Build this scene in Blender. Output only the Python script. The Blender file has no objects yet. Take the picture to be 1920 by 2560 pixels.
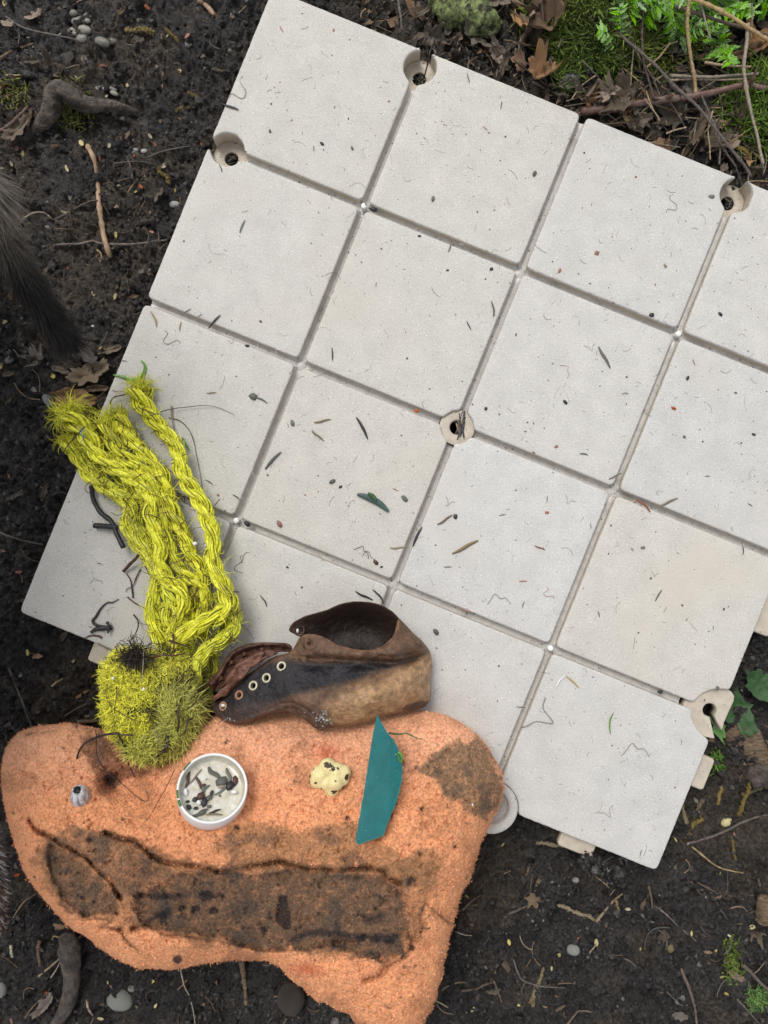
import bpy, bmesh, math, random
import numpy as np
from mathutils import Vector, Matrix, Euler
from mathutils.geometry import delaunay_2d_cdt

random.seed(7); rng = np.random.default_rng(7)
S = bpy.context.scene
COL = S.collection
H = 0.571            # camera height above the tile surface (z = 0)
F = 1920.0           # focal length in photo pixels (photo 1920 x 2560)

# ------------------------------------------------------------------ camera, world, sun, exposure
cam_d = bpy.data.cameras.new("camera"); cam = bpy.data.objects.new("camera", cam_d); COL.objects.link(cam)
cam.location = (0, 0, H); cam.rotation_euler = (0, 0, 0)
cam_d.sensor_fit = 'VERTICAL'; cam_d.sensor_height = 24.0; cam_d.lens = 24.0 * F / 2560.0
cam_d.clip_start = 0.01; cam_d.clip_end = 200
cam_d.dof.use_dof = False
S.camera = cam
W = bpy.data.worlds.new("World"); S.world = W; W.use_nodes = True
nt = W.node_tree; bg = nt.nodes["Background"]
sky = nt.nodes.new("ShaderNodeTexSky"); sky.sky_type = 'NISHITA'; sky.sun_disc = False
SUN_EL, SUN_AZ = math.radians(58), math.radians(-28)     # azimuth from +Y (top of the photograph), negative = to the left
sky.sun_elevation = SUN_EL; sky.sun_rotation = SUN_AZ
hs = nt.nodes.new("ShaderNodeHueSaturation"); hs.inputs['Saturation'].default_value = 0.22
nt.links.new(sky.outputs[0], hs.inputs['Color']); nt.links.new(hs.outputs[0], bg.inputs[0])
bg.inputs[1].default_value = 0.12
sd = bpy.data.lights.new("sun", 'SUN'); sd.energy = 1.35; sd.angle = math.radians(25); sd.color = (1.0, 0.955, 0.89)
sun = bpy.data.objects.new("sun", sd); COL.objects.link(sun)
dv = Vector((math.sin(SUN_AZ) * math.cos(SUN_EL), math.cos(SUN_AZ) * math.cos(SUN_EL), math.sin(SUN_EL)))
sun.rotation_euler = dv.to_track_quat('Z', 'Y').to_euler(); sun.location = dv * 3
S.view_settings.view_transform = 'Standard'; S.view_settings.look = 'None'
S.view_settings.exposure = 0.64; S.view_settings.gamma = 1.0; S.view_settings.use_curve_mapping = False

# ------------------------------------------------------------------ helpers
def at(px, py, z=0.0):
    px = np.asarray(px, float); py = np.asarray(py, float); z = np.asarray(z, float)
    k = (H - z) / F
    return np.stack(np.broadcast_arrays((px - 960) * k, -(py - 1280) * k, z), -1)

def crop(x0, y0, s, pts):                      # coordinates read off an enlarged crop -> photo pixels
    return [(x0 + x * s, y0 + y * s) for x, y in pts]
def d2s(pts): return [(x * 1.1573, y * 1.1573) for x, y in pts]

_T = {}
def _tab(seed):
    if seed not in _T: _T[seed] = np.random.default_rng(seed + 100).random((256, 256))
    return _T[seed]
def vnoise(x, y, seed=0):
    t = _tab(seed); xi = np.floor(x).astype(int); yi = np.floor(y).astype(int)
    fx = x - xi; fy = y - yi; fx = fx * fx * (3 - 2 * fx); fy = fy * fy * (3 - 2 * fy)
    a = t[xi & 255, yi & 255]; b = t[(xi + 1) & 255, yi & 255]; c = t[xi & 255, (yi + 1) & 255]; d = t[(xi + 1) & 255, (yi + 1) & 255]
    return (a * (1 - fx) + b * fx) * (1 - fy) + (c * (1 - fx) + d * fx) * fy
def fbm(x, y, freq, octv=4, seed=0, gain=0.5):
    x = np.asarray(x, float); y = np.asarray(y, float); s = 0; a = 1; tot = 0
    for o in range(octv):
        ca, sa = math.cos(o * 1.3), math.sin(o * 1.3)
        s = s + a * vnoise((x * ca - y * sa) * freq + 17 * o, (x * sa + y * ca) * freq + 31 * o, seed + o); tot += a; a *= gain; freq *= 2.03
    return s / tot - 0.5
def sstep(a, b, x): t = np.clip((x - a) / (b - a), 0, 1); return t * t * (3 - 2 * t)

def seg_dist(P, poly, closed=True):
    P = np.asarray(P, float); A = np.asarray(poly, float); B = np.roll(A, -1, 0)
    if not closed: A = A[:-1]; B = B[:-1]
    out = np.full(len(P), 1e9)
    for a, b in zip(A, B):
        ab = b - a; t = np.clip(((P - a) @ ab) / max(ab @ ab, 1e-12), 0, 1)
        out = np.minimum(out, np.hypot(*(P - a - t[:, None] * ab).T))
    return out
def inside(P, poly):
    P = np.asarray(P, float); A = np.asarray(poly, float); B = np.roll(A, -1, 0); c = np.zeros(len(P), bool)
    for (ax, ay), (bx, by) in zip(A, B):
        if ay == by: continue
        m = ((ay > P[:, 1]) != (by > P[:, 1])) & (P[:, 0] < (bx - ax) * (P[:, 1] - ay) / (by - ay) + ax); c ^= m
    return c
def sdist(P, poly): d = seg_dist(P, poly); return np.where(inside(P, poly), d, -d)
class RBF:
    def __init__(s, pts):
        a = np.array(pts, float); s.p = a[:, :2] / 500; v = a[:, 2]; n = len(a)
        D = s.k(np.linalg.norm(s.p[:, None] - s.p[None], axis=2)); Pm = np.hstack([np.ones((n, 1)), s.p])
        M = np.block([[D + 1e-4 * np.eye(n), Pm], [Pm.T, np.zeros((3, 3))]]); s.w = np.linalg.solve(M, np.concatenate([v, [0, 0, 0]]))
    def k(s, r): return np.where(r > 1e-9, r * r * np.log(np.maximum(r, 1e-9)), 0)
    def __call__(s, x, y):
        q = np.stack([np.ravel(x), np.ravel(y)], -1) / 500
        D = s.k(np.linalg.norm(q[:, None] - s.p[None], axis=2))
        return (D @ s.w[:len(s.p)] + s.w[-3] + q @ s.w[-2:]).reshape(np.shape(x))
def smooth_path(pts, n, wig=0.0):
    p = np.array(pts, float); m = len(p)
    if m < 3:
        t = np.linspace(0, 1, n)[:, None]; q = p[0] * (1 - t) + p[-1] * t
    else:
        e = np.vstack([2 * p[0] - p[1], p, 2 * p[-1] - p[-2]]); L = np.r_[0, np.cumsum(np.linalg.norm(np.diff(p, axis=0), axis=1))]
        out = []
        for s in np.linspace(0, L[-1], n):
            i = min(np.searchsorted(L, s, 'right') - 1, m - 2); t = (s - L[i]) / max(L[i + 1] - L[i], 1e-9)
            a, b, c, d = e[i], e[i + 1], e[i + 2], e[i + 3]
            out.append(0.5 * ((2 * b) + (-a + c) * t + (2 * a - 5 * b + 4 * c - d) * t * t + (-a + 3 * b - 3 * c + d) * t ** 3))
        q = np.array(out)
    if wig: q = q + np.cumsum(rng.normal(0, wig, q.shape), 0) * 0.3 + rng.normal(0, wig * .3, q.shape)
    return q

def mesh_from(name, V, faces, mats, cols=None, smooth=True, midx=None):
    """faces: list of int arrays (n,3)/(n,4)"""
    me = bpy.data.meshes.new(name); V = np.asarray(V, np.float32); me.vertices.add(len(V)); me.vertices.foreach_set("co", V.ravel())
    faces = [f for f in faces if len(f)]
    tot = np.concatenate([np.full(len(f), f.shape[1]) for f in faces]); idx = np.concatenate([f.ravel() for f in faces])
    me.loops.add(len(idx)); me.loops.foreach_set("vertex_index", idx.astype(np.int32))
    me.polygons.add(len(tot)); me.polygons.foreach_set("loop_start", np.r_[0, np.cumsum(tot)[:-1]].astype(np.int32))
    me.polygons.foreach_set("loop_total", tot.astype(np.int32))
    if smooth: me.polygons.foreach_set("use_smooth", np.ones(len(tot), bool))
    if midx is not None: me.polygons.foreach_set("material_index", midx.astype(np.int32))
    me.update(calc_edges=True)
    if cols is not None:
        a = me.color_attributes.new("Col", 'FLOAT_COLOR', 'POINT'); c = np.ones((len(V), 4), np.float32); c[:, :3] = cols; a.data.foreach_set("color", c.ravel())
    for m in (mats if isinstance(mats, (list, tuple)) else [mats]): me.materials.append(m)
    return me
def put(name, me, parent=None, **kw):
    o = bpy.data.objects.new(name, me); COL.objects.link(o)
    if parent: o.parent = parent
    return tag(o, **kw)
def tag(o, label=None, cat=None, group=None, kind=None):
    if label: o['label'] = label
    if cat: o['category'] = cat
    if group: o['group'] = group
    if kind: o['kind'] = kind
    return o
def empty(name, loc=(0, 0, 0), rz=0, **kw):
    o = bpy.data.objects.new(name, None); COL.objects.link(o); o.location = loc; o.rotation_euler = (0, 0, rz); o.empty_display_size = .02
    return tag(o, **kw)
class Acc:
    def __init__(s): s.V = []; s.T = []; s.Q = []; s.C = []; s.n = 0
    def add(s, V, T=None, Q=None, col=None):
        V = np.asarray(V, float).reshape(-1, 3)
        if T is not None and len(T): s.T.append(np.asarray(T, int) + s.n)
        if Q is not None and len(Q): s.Q.append(np.asarray(Q, int) + s.n)
        s.V.append(V); c = np.broadcast_to(np.asarray(col if col is not None else (1, 1, 1), float), (len(V), 3)); s.C.append(c); s.n += len(V)
    def mesh(s, name, mat, smooth=True):
        f = ([np.vstack(s.T)] if s.T else []) + ([np.vstack(s.Q)] if s.Q else [])
        return mesh_from(name, np.vstack(s.V), f, mat, np.vstack(s.C), smooth)

def tubes(P, R, sides=3, caps=False):
    """P (M,n,3) centre lines, R radius broadcastable to (M,n). returns V, Q"""
    P = np.asarray(P, float); M, n, _ = P.shape; R = np.broadcast_to(np.asarray(R, float), (M, n))
    T = np.gradient(P, axis=1); T /= np.linalg.norm(T, axis=2, keepdims=True) + 1e-12
    ref = np.broadcast_to(np.array([0.13, 0.21, 0.97]), T.shape); A = np.cross(T, ref); A /= np.linalg.norm(A, axis=2, keepdims=True) + 1e-9; B = np.cross(T, A)
    th = np.arange(sides) * 2 * np.pi / sides
    V = P[:, :, None] + R[:, :, None, None] * (A[:, :, None] * np.cos(th)[:, None] + B[:, :, None] * np.sin(th)[:, None])
    i = np.arange(M)[:, None, None] * n * sides; j = np.arange(n - 1)[None, :, None] * sides; k = np.arange(sides)[None, None]; k2 = (k + 1) % sides
    Q = np.stack([i + j + k, i + j + k2, i + j + sides + k2, i + j + sides + k], -1).reshape(-1, 4)
    return V.reshape(-1, 3), Q
def tube1(path, r, sides=8):
    path = np.asarray(path, float); n = len(path); r = np.broadcast_to(np.asarray(r, float), n).copy()
    d0 = path[0] - path[1]; d1 = path[-1] - path[-2]
    p = np.vstack([path[0] + d0 / (np.linalg.norm(d0) + 1e-9) * r[0] * .3, path, path[-1] + d1 / (np.linalg.norm(d1) + 1e-9) * r[-1] * .3]); rr = np.r_[r[0] * .05, r, r[-1] * .05]
    return tubes(p[None], rr[None], sides)

def lathe(prof, n=48):
    prof = np.array(prof, float); m = len(prof); th = np.arange(n) * 2 * np.pi / n
    V = np.stack([prof[:, 0, None] * np.cos(th), prof[:, 0, None] * np.sin(th), np.broadcast_to(prof[:, 1, None], (m, n))], -1).reshape(-1, 3)
    i = np.arange(m - 1)[:, None] * n; k = np.arange(n)[None]; k2 = (k + 1) % n
    return V, np.stack([i + k, i + k2, i + n + k2, i + n + k], -1).reshape(-1, 4)

# ------------------------------------------------------------------ materials
def mat(name, base=(.5, .5, .5), rough=.7, attr=False, noise=0, nscale=200, col2=None, bump=0, bscale=600, rnd=0, spec=None, ramp=(.35, .65),
        coat=0, sheen=0, bdist=.001, stretch=None, trans=0, detail=6, speck=None, bump2=None, sss=0, emit=None):
    m = bpy.data.materials.new(name); m.use_nodes = True; t = m.node_tree; b = t.nodes["Principled BSDF"]; N = t.nodes.new; L = t.links.new
    b.inputs['Roughness'].default_value = rough
    if spec is not None: b.inputs['Specular IOR Level'].default_value = spec
    if coat: b.inputs['Coat Weight'].default_value = coat; b.inputs['Coat Roughness'].default_value = .15
    if sheen: b.inputs['Sheen Weight'].default_value = sheen
    if trans: b.inputs['Transmission Weight'].default_value = trans
    if sss: b.inputs['Subsurface Weight'].default_value = sss; b.inputs['Subsurface Scale'].default_value = .004
    tc = N('ShaderNodeTexCoord'); vec = tc.outputs['Object']
    if stretch:
        mp = N('ShaderNodeMapping'); mp.inputs['Scale'].default_value = stretch; L(vec, mp.inputs[0]); vec = mp.outputs[0]
    c = None
    if attr:
        a = N('ShaderNodeAttribute'); a.attribute_name = 'Col'; c = a.outputs['Color']
    else:
        r = N('ShaderNodeRGB'); r.outputs[0].default_value = (*base, 1); c = r.outputs[0]
    def mixc(fac, A, B, mode='MIX'):
        x = N('ShaderNodeMix'); x.data_type = 'RGBA'; x.blend_type = mode
        for s_, v in ((0, fac), (6, A), (7, B)):
            if hasattr(v, 'is_output') or isinstance(v, bpy.types.NodeSocket): L(v, x.inputs[s_])
            else: x.inputs[s_].default_value = v if s_ == 0 else (*v, 1)
        return x.outputs[2]
    def nz(scale, det=detail, r=(.35, .65), rough_=.6):
        n_ = N('ShaderNodeTexNoise'); n_.inputs['Scale'].default_value = scale; n_.inputs['Detail'].default_value = det; n_.inputs['Roughness'].default_value = rough_; L(vec, n_.inputs[0])
        mr = N('ShaderNodeMapRange'); mr.inputs[1].default_value = r[0]; mr.inputs[2].default_value = r[1]; L(n_.outputs[0], mr.inputs[0]); return mr.outputs[0], n_.outputs[0]
    if col2 is not None:
        f, _ = nz(nscale, r=ramp); c = mixc(f, c, col2)
    if noise:
        f, _ = nz(nscale * 1.7); mr = N('ShaderNodeMapRange'); mr.inputs[3].default_value = 1 - noise; mr.inputs[4].default_value = 1 + noise; L(f, mr.inputs[0])
        cc = N('ShaderNodeCombineColor'); [L(mr.outputs[0], cc.inputs[i]) for i in range(3)]; c = mixc(1.0, c, cc.outputs[0], 'MULTIPLY')
    if speck:
        for (sc, lo, hi, colr) in speck:
            f, _ = nz(sc, det=2, r=(lo, hi)); c = mixc(f, c, colr)
    if rnd:
        oi = N('ShaderNodeObjectInfo'); mr = N('ShaderNodeMapRange'); mr.inputs[3].default_value = 1 - rnd; mr.inputs[4].default_value = 1 + rnd; L(oi.outputs['Random'], mr.inputs[0])
        h = N('ShaderNodeHueSaturation'); L(c, h.inputs['Color']); L(mr.outputs[0], h.inputs['Value']); c = h.outputs[0]
        m2 = N('ShaderNodeMath'); m2.operation = 'MULTIPLY'; m2.inputs[1].default_value = 7.13; L(oi.outputs['Random'], m2.inputs[0]); m3 = N('ShaderNodeMath'); m3.operation = 'FRACT'; L(m2.outputs[0], m3.inputs[0])
        mr2 = N('ShaderNodeMapRange'); mr2.inputs[3].default_value = .6; mr2.inputs[4].default_value = 1.3; L(m3.outputs[0], mr2.inputs[0]); L(mr2.outputs[0], h.inputs['Saturation'])
    L(c, b.inputs['Base Color'])
    if bump:
        _, f = nz(bscale, det=8, rough_=.65); bp = N('ShaderNodeBump'); bp.inputs['Strength'].default_value = bump; bp.inputs['Distance'].default_value = bdist; L(f, bp.inputs['Height'])
        if bump2:
            _, g = nz(bump2[0], det=4); b2 = N('ShaderNodeBump'); b2.inputs['Strength'].default_value = bump2[1]; b2.inputs['Distance'].default_value = bump2[2]; L(g, b2.inputs['Height']); L(b2.outputs[0], bp.inputs['Normal'])
        L(bp.outputs[0], b.inputs['Normal'])
    return m

M_soil = mat('wet_soil', attr=True, rough=.33, noise=.6, nscale=260, bump=1.0, bscale=520, bdist=.004, spec=.5, bump2=(150, .8, .006))
M_crumb = mat('soil_crumb', (.020, .017, .015), rough=.5, noise=.5, nscale=300, bump=.8, bscale=900, bdist=.002)
M_lit = mat('litter', attr=True, rough=.7, noise=.35, nscale=500, bump=.4, bscale=900)
M_plastic = mat('weathered_plastic', (.570, .550, .508), rnd=.02, rough=.6, noise=.06, nscale=30, bump=.75, bscale=1300, bdist=.0009, bump2=(600, .35, .0007),
                speck=[(820, .60, .70, (.80, .79, .77)), (1100, .40, .31, (.36, .34, .31)), (7, .56, .80, (.58, .54, .475)), (520, .70, .74, (.14, .115, .09))])
M_groove = mat('groove_plastic', (.56, .54, .51), rough=.30, noise=.10, nscale=120, speck=[(520, .68, .72, (.14, .12, .10)), (40, .6, .8, (.36, .33, .29))])
M_cup = mat('cup_plastic', (.50, .44, .355), rough=.5, noise=.10, nscale=90, speck=[(450, .68, .72, (.12, .09, .06))])
M_pin = mat('pin_plastic', (.78, .77, .74), rough=.35, noise=.05, nscale=900)
M_foam = mat('orange_foam', attr=True, rough=.9, noise=.30, nscale=330, bump=.8, bscale=620, bdist=.0030, spec=.2, bump2=(260, .6, .004))
M_fcr = mat('foam_crumb', attr=True, rough=.9, noise=.2, nscale=500, spec=.2)
M_rope = mat('yellow_rope_fibre', attr=True, rough=.45, noise=.25, nscale=260, sss=.0)
M_leather = mat('old_leather', attr=True, rough=.5, noise=.34, nscale=120, bump=.7, bscale=380, bdist=.0018, bump2=(110, .6, .004), spec=.45)
M_brass = mat('eyelet_metal', (.42, .36, .22), rough=.42, col2=(.55, .55, .45), nscale=700, bump=.3, bscale=1500); M_brass.node_tree.nodes["Principled BSDF"].inputs['Metallic'].default_value = .4
M_rust = mat('rusty_eyelet', (.24, .10, .05), rough=.6, col2=(.40, .24, .14), nscale=900, bump=.4, bscale=1500)
M_cap = mat('white_cap_plastic', (.82, .82, .80), rough=.35, noise=.02, nscale=200)
M_capin = mat('stained_cap_inside', (.50, .46, .35), rough=.18, noise=.15, nscale=140, col2=(.62, .61, .55), spec=.5)
M_teal = mat('teal_plastic', (.004, .115, .122), spec=.12, rough=.4, noise=.12, nscale=60, speck=[(160, .60, .72, (.01, .10, .08)), (900, .72, .75, (.15, .35, .33))], bump=.15, bscale=300, bdist=.0006)
M_tealedge = mat('teal_edge', (.02, .26, .25), rough=.35, noise=.1)
M_blob = mat('yellow_foam_lump', (.74, .63, .31), rough=.6, noise=.10, nscale=140, bump=.4, bscale=300, bdist=.002, speck=[(170, .585, .61, (.055, .035, .025))])
M_barn = mat('barnacle_shell', (.62, .62, .64), rough=.6, col2=(.28, .28, .30), nscale=420, ramp=(.45, .6), bump=.6, bscale=900)
M_bark = mat('twig_bark', (.105, .078, .060), rough=.7, noise=.45, nscale=260, bump=.6, bscale=500, stretch=(1, 1, 1), rnd=.25)
M_redbark = mat('reddish_branch_bark', (.12, .058, .042), rough=.5, col2=(.21, .165, .14), nscale=130, ramp=(.45, .7), bump=.4, bscale=500)
M_pale = mat('pale_stripped_twig', (.40, .27, .17), rough=.6, col2=(.22, .13, .08), nscale=160, ramp=(.5, .7), bump=.4, bscale=400)
M_straw = mat('dry_straw', (.27, .205, .125), rough=.6, noise=.35, nscale=300, bump=.3, bscale=600, rnd=.3)
M_dleaf = mat('dry_leaf', (.215, .118, .066), col2=(.31, .215, .135), rough=.7, noise=.4, nscale=160, bump=.6, bscale=300, rnd=.45)
M_gleaf = mat('decayed_leaf', (.155, .12, .085), rough=.7, noise=.4, nscale=160, bump=.6, bscale=300, rnd=.45)
M_green = mat('fresh_green_leaf', (.19, .40, .05), spec=.2, rough=.6, noise=.25, nscale=200, rnd=.22, sss=.0)
M_dgreen = mat('dark_green_leaf', (.03, .085, .02), rough=.35, noise=.35, nscale=150, bump=.4, bscale=250)
M_moss = mat('moss', attr=True, rough=.85, noise=.3, nscale=300)
M_catkin = mat('catkin', (.21, .155, .05), rough=.7, noise=.5, nscale=500, bump=.6, bscale=900, rnd=.35)
M_peb = mat('pebble', (.27, .27, .25), rough=.45, noise=.35, nscale=180, bump=.3, bscale=600, rnd=.45, col2=(.18, .19, .21), ramp=(.4, .7))
M_bud = mat('bud_scale', (.42, .36, .15), rough=.55, noise=.2, nscale=400, rnd=.3)
M_rust2 = mat('reddish_seed_husk', (.30, .10, .05), rough=.5, noise=.3, nscale=400, rnd=.3)
M_wood = mat('split_wood', (.66, .50, .24), rough=.7, noise=.3, nscale=300, bump=.7, bscale=400, bdist=.002)
M_rotw = mat('rotting_wood', (.19, .13, .08), rough=.8, noise=.55, nscale=150, bump=1, bscale=350, bdist=.003, stretch=(1, 3, 1))
M_root = mat('grey_root', (.125, .10, .08), rough=.7, noise=.55, nscale=90, bump=1, bscale=300, bdist=.006, speck=[(45, .55, .7, (.04, .035, .03))])
M_kelp = mat('dark_rootlet', (.030, .017, .013), rough=.4, noise=.5, nscale=400)
M_kelpb = mat('brown_rootlet', (.07, .028, .016), rough=.45, noise=.5, nscale=300)
M_black = mat('black_bits', (.018, .018, .020), rough=.5, noise=.5, nscale=500, rnd=.4)
M_grey = mat('grey_green_bits', (.10, .105, .085), rough=.6, noise=.4, nscale=500, rnd=.4)
M_faint = mat('faint_fibres', (.27, .255, .23), rough=.7, noise=.3)
M_white = mat('white_bits', (.75, .75, .74), rough=.5, noise=.1)
M_lichen = mat('lichen_bark', (.035, .030, .022), rough=.9, noise=.4, col2=(.25, .31, .11), nscale=170, ramp=(.40, .56), bump=1, bscale=300, bdist=.004)
M_stone = mat('grey_stone', (.24, .25, .22), rough=.7, noise=.3, nscale=150, bump=.7, bscale=350, bdist=.002, col2=(.36, .37, .33))
M_fur = mat('dog_fur', attr=True, rough=.6, noise=.2, nscale=200)
M_dskin = mat('dog_skin_coat', attr=True, rough=.75, noise=.3, nscale=150, bump=.5, bscale=300)
M_nose = mat('dog_nose', (.012, .011, .012), rough=.3, noise=.2)

# ------------------------------------------------------------------ ground
def gz(x, y):
    x = np.asarray(x, float); y = np.asarray(y, float)
    z = -0.030 + 0.016 * fbm(x, y, 9, 3, 1) + 0.011 * fbm(x, y, 32, 3, 5)
    z = z + 0.012 * sstep(.0, .30, x * .75 + (y - .25)) * sstep(-.1, .05, x)           # bank rising to the top right
    z = z + 0.036 * np.exp(-(((x - .160) / .050) ** 2 + ((y - .375) / .060) ** 2))     # moss mound
    z = z + 0.030 * np.exp(-(((x - .315) / .040) ** 2 + ((y - .315) / .030) ** 2))
    z = z + 0.010 * np.exp(-(((x + .28) / .05) ** 2 + ((y - .33) / .035) ** 2))
    inside_tile = sstep(.30, .24, np.abs(x * .926 - y * .377 - .025)) * sstep(.30, .24, np.abs(x * .377 + y * .926 - .081))
    return np.minimum(z, -0.023 * inside_tile + 9 * (1 - inside_tile))
def gfine(x, y):
    r = np.hypot(x, y); k = sstep(1.4, .6, r)
    n1 = fbm(x, y, 95, 4, 11, .6); n2 = np.abs(fbm(x, y, 210, 3, 21, .6))
    return k * (0.015 * n1 - 0.020 * n2 + .003 * fbm(x, y, 330, 2, 27) + .010 * np.maximum(0, fbm(x, y, 130, 2, 25)))
fx = np.arange(-.40, .4001, .0016); g = 1.13
tail = .0016 * np.cumsum(g ** np.arange(1, 60)); tail = tail[tail < 45]
xs = np.r_[(-.40 - tail)[::-1], fx, .40 + tail]
fy = np.arange(-.47, .4701, .0016); ys = np.r_[(-.47 - tail)[::-1], fy, .47 + tail]
X, Y = np.meshgrid(xs, ys, indexing='ij'); Z = gz(X, Y) + gfine(X, Y)
nx, ny = X.shape; idg = np.arange(nx * ny).reshape(nx, ny)
Q = np.stack([idg[:-1, :-1], idg[1:, :-1], idg[1:, 1:], idg[:-1, 1:]], -1).reshape(-1, 4)
br = fbm(X, Y, 14, 4, 31); b2 = fbm(X, Y, 60, 3, 41)
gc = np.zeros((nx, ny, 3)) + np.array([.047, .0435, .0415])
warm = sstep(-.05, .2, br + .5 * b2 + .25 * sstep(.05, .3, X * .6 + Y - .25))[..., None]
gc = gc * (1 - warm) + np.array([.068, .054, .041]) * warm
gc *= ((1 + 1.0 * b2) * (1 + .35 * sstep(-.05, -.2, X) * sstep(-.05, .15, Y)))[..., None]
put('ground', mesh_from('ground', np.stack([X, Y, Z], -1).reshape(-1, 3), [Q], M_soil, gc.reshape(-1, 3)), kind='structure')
def gzz(x, y): return gz(x, y) + gfine(np.asarray(x, float), np.asarray(y, float))
def on_ground(px, py, lift=0.0):
    p = at(px, py, -.03)
    for _ in range(4): p = at(px, py, gzz(p[..., 0], p[..., 1]) + lift)
    return p

# panel frame: origin = hub, +X along the grooves running right, +Y along those running up
SP = .12645
PA = -math.radians(22.12); PO = at(1143.5, 1067.5, 0)
def pan(u, l, z=0):        # grid units (l counts down the picture) -> world
    x = u * SP; y = -l * SP
    return np.array([PO[0] + x * math.cos(PA) - y * math.sin(PA), PO[1] + x * math.sin(PA) + y * math.cos(PA), z])
def on_tile_mask(x, y, m=.0):
    dx = x - PO[0]; dy = y - PO[1]; u = (dx * math.cos(PA) + dy * math.sin(PA)) / SP; l = -(-dx * math.sin(PA) + dy * math.cos(PA)) / SP
    return (u > -1.98 + m) & (u < 2.07 - m) & (l > -1.98 + m) & (l < 1.98 - m)

# ------------------------------------------------------------------ deck tile
def fill_cap(V, start, n):
    """triangulate the flat top bounded by ring start..start+n, facing up"""
    B = V[start:start + n, :2]; z = V[start, 2]; st = max((B.max(0) - B.min(0))[0] / 18, .0012); gx_, gy_ = np.meshgrid(np.arange(B[:, 0].min(), B[:, 0].max(), st), np.arange(B[:, 1].min(), B[:, 1].max(), st)); G_ = np.stack([gx_.ravel(), gy_.ravel()], -1); G_ = G_ + rng.uniform(-.2, .2, G_.shape) * st; G_ = G_[sdist(G_, B) > st * .5]
    r = delaunay_2d_cdt([Vector(p) for p in (np.vstack([B, G_]) * 100).tolist()], [(i, (i + 1) % n) for i in range(n)], [], 1, 1e-5, True)
    P2 = np.array([(v[0], v[1]) for v in r[0]]) / 100; mp = {}
    for k, src in enumerate(r[3]):
        if len(src) and src[0] < n: mp[k] = start + src[0]
    extra = []
    for k in range(len(P2)):
        if k not in mp: mp[k] = len(V) + len(extra); extra.append((P2[k][0], P2[k][1], z))
    tf = []
    for f in r[2]:
        c = P2[list(f)].mean(0)
        if not inside(c[None], B)[0]: continue
        a, b, c3_ = [P2[q] for q in f[:3]]; cr_ = (b[0] - a[0]) * (c3_[1] - a[1]) - (b[1] - a[1]) * (c3_[0] - a[0]); f2 = tuple(mp[q] for q in f); tf.append(f2 if cr_ > 0 else f2[::-1])
    if extra: V = np.vstack([V, extra])
    return V, tf
tile = empty('floor_tile', (PO[0], PO[1], 0), PA, label='large pale grey square interlocking plastic floor tile lying on the black soil', cat='floor tile')
GW = .0026; TH = .0165
cups = [(-1, -1.88, .101), (1.01, -1.885, .101), (-1.87, -1.005, .101), (-1.87, 1.0, .101)]
hub = (0, 0, .098)
tabs = [(2.10, .99, .200), (2.10, -1.01, .200), (1.03, 2.0, .161), (-.98, 2.0, .161)]
UE = (-1.98, -1, 0, 1, 2.07); LE = (-1.98, -1, 0, 1, 1.98)
def cell_outline(i, j):
    gu = GW / SP
    u0 = UE[i] + (gu if i > 0 else 0); u1 = UE[i + 1] - (gu if i < 3 else 0); l0 = LE[j] + (gu if j > 0 else 0); l1 = LE[j + 1] - (gu if j < 3 else 0)
    def rad(c):
        a, b = c
        if (a, b) == (0, 0): return .055
        if (a, b) in ((0, 3), (3, 3), (3, 0)): return .025
        return .018
    rs = [rad((i + (0 if k in (0, 3) else 0), j)) for k in range(4)]
    cor = [(u0, l0), (u1, l0), (u1, l1), (u0, l1)]; pts = []
    for k, (cu, cl) in enumerate(cor):
        outer = (abs(cu) > 1.9) and (abs(cl) > 1.9); r = .05 if (outer and cu < 0 and cl < 0) else (.022 if outer else .016)
        su = 1 if k in (0, 3) else -1; sl = 1 if k in (0, 1) else -1
        cc = (cu + su * r, cl + sl * r); a0 = {0: math.pi, 1: -math.pi / 2, 2: 0, 3: math.pi / 2}[k]
        for q in range(7):
            a = a0 + q * math.pi / 12; pts.append((cc[0] + r * math.cos(a), cc[1] + r * math.sin(a)))
    dense = []
    for a, b in zip(pts, pts[1:] + pts[:1]):
        d = math.dist(a, b); n = max(1, int(d / .012))
        for q in range(n): dense.append((a[0] + (b[0] - a[0]) * q / n, a[1] + (b[1] - a[1]) * q / n))
    D = np.array(dense)
    for (cu, cl, r) in cups + [hub] + tabs:
        e_ = .80 if (abs(cu - 2.10) < .01) else 1.0
        d = (D - (cu, cl)) / (1, e_); dist = np.hypot(*d.T); m = dist < r
        if m.any():
            mm = m & (dist > 1e-6); D[mm] = np.array([cu, cl]) + d[mm] / dist[mm][:, None] * r * (1, e_)
    # resample evenly
    C = np.vstack([D, D[:1]]); Ls = np.r_[0, np.cumsum(np.hypot(*np.diff(C, axis=0).T))]; n = 260; s = np.linspace(0, Ls[-1], n, endpoint=False)
    D = np.stack([np.interp(s, Ls, C[:, 0]), np.interp(s, Ls, C[:, 1])], -1)
    for _ in range(2): D = .5 * D + .25 * (np.roll(D, 1, 0) + np.roll(D, -1, 0))
    return D
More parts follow.
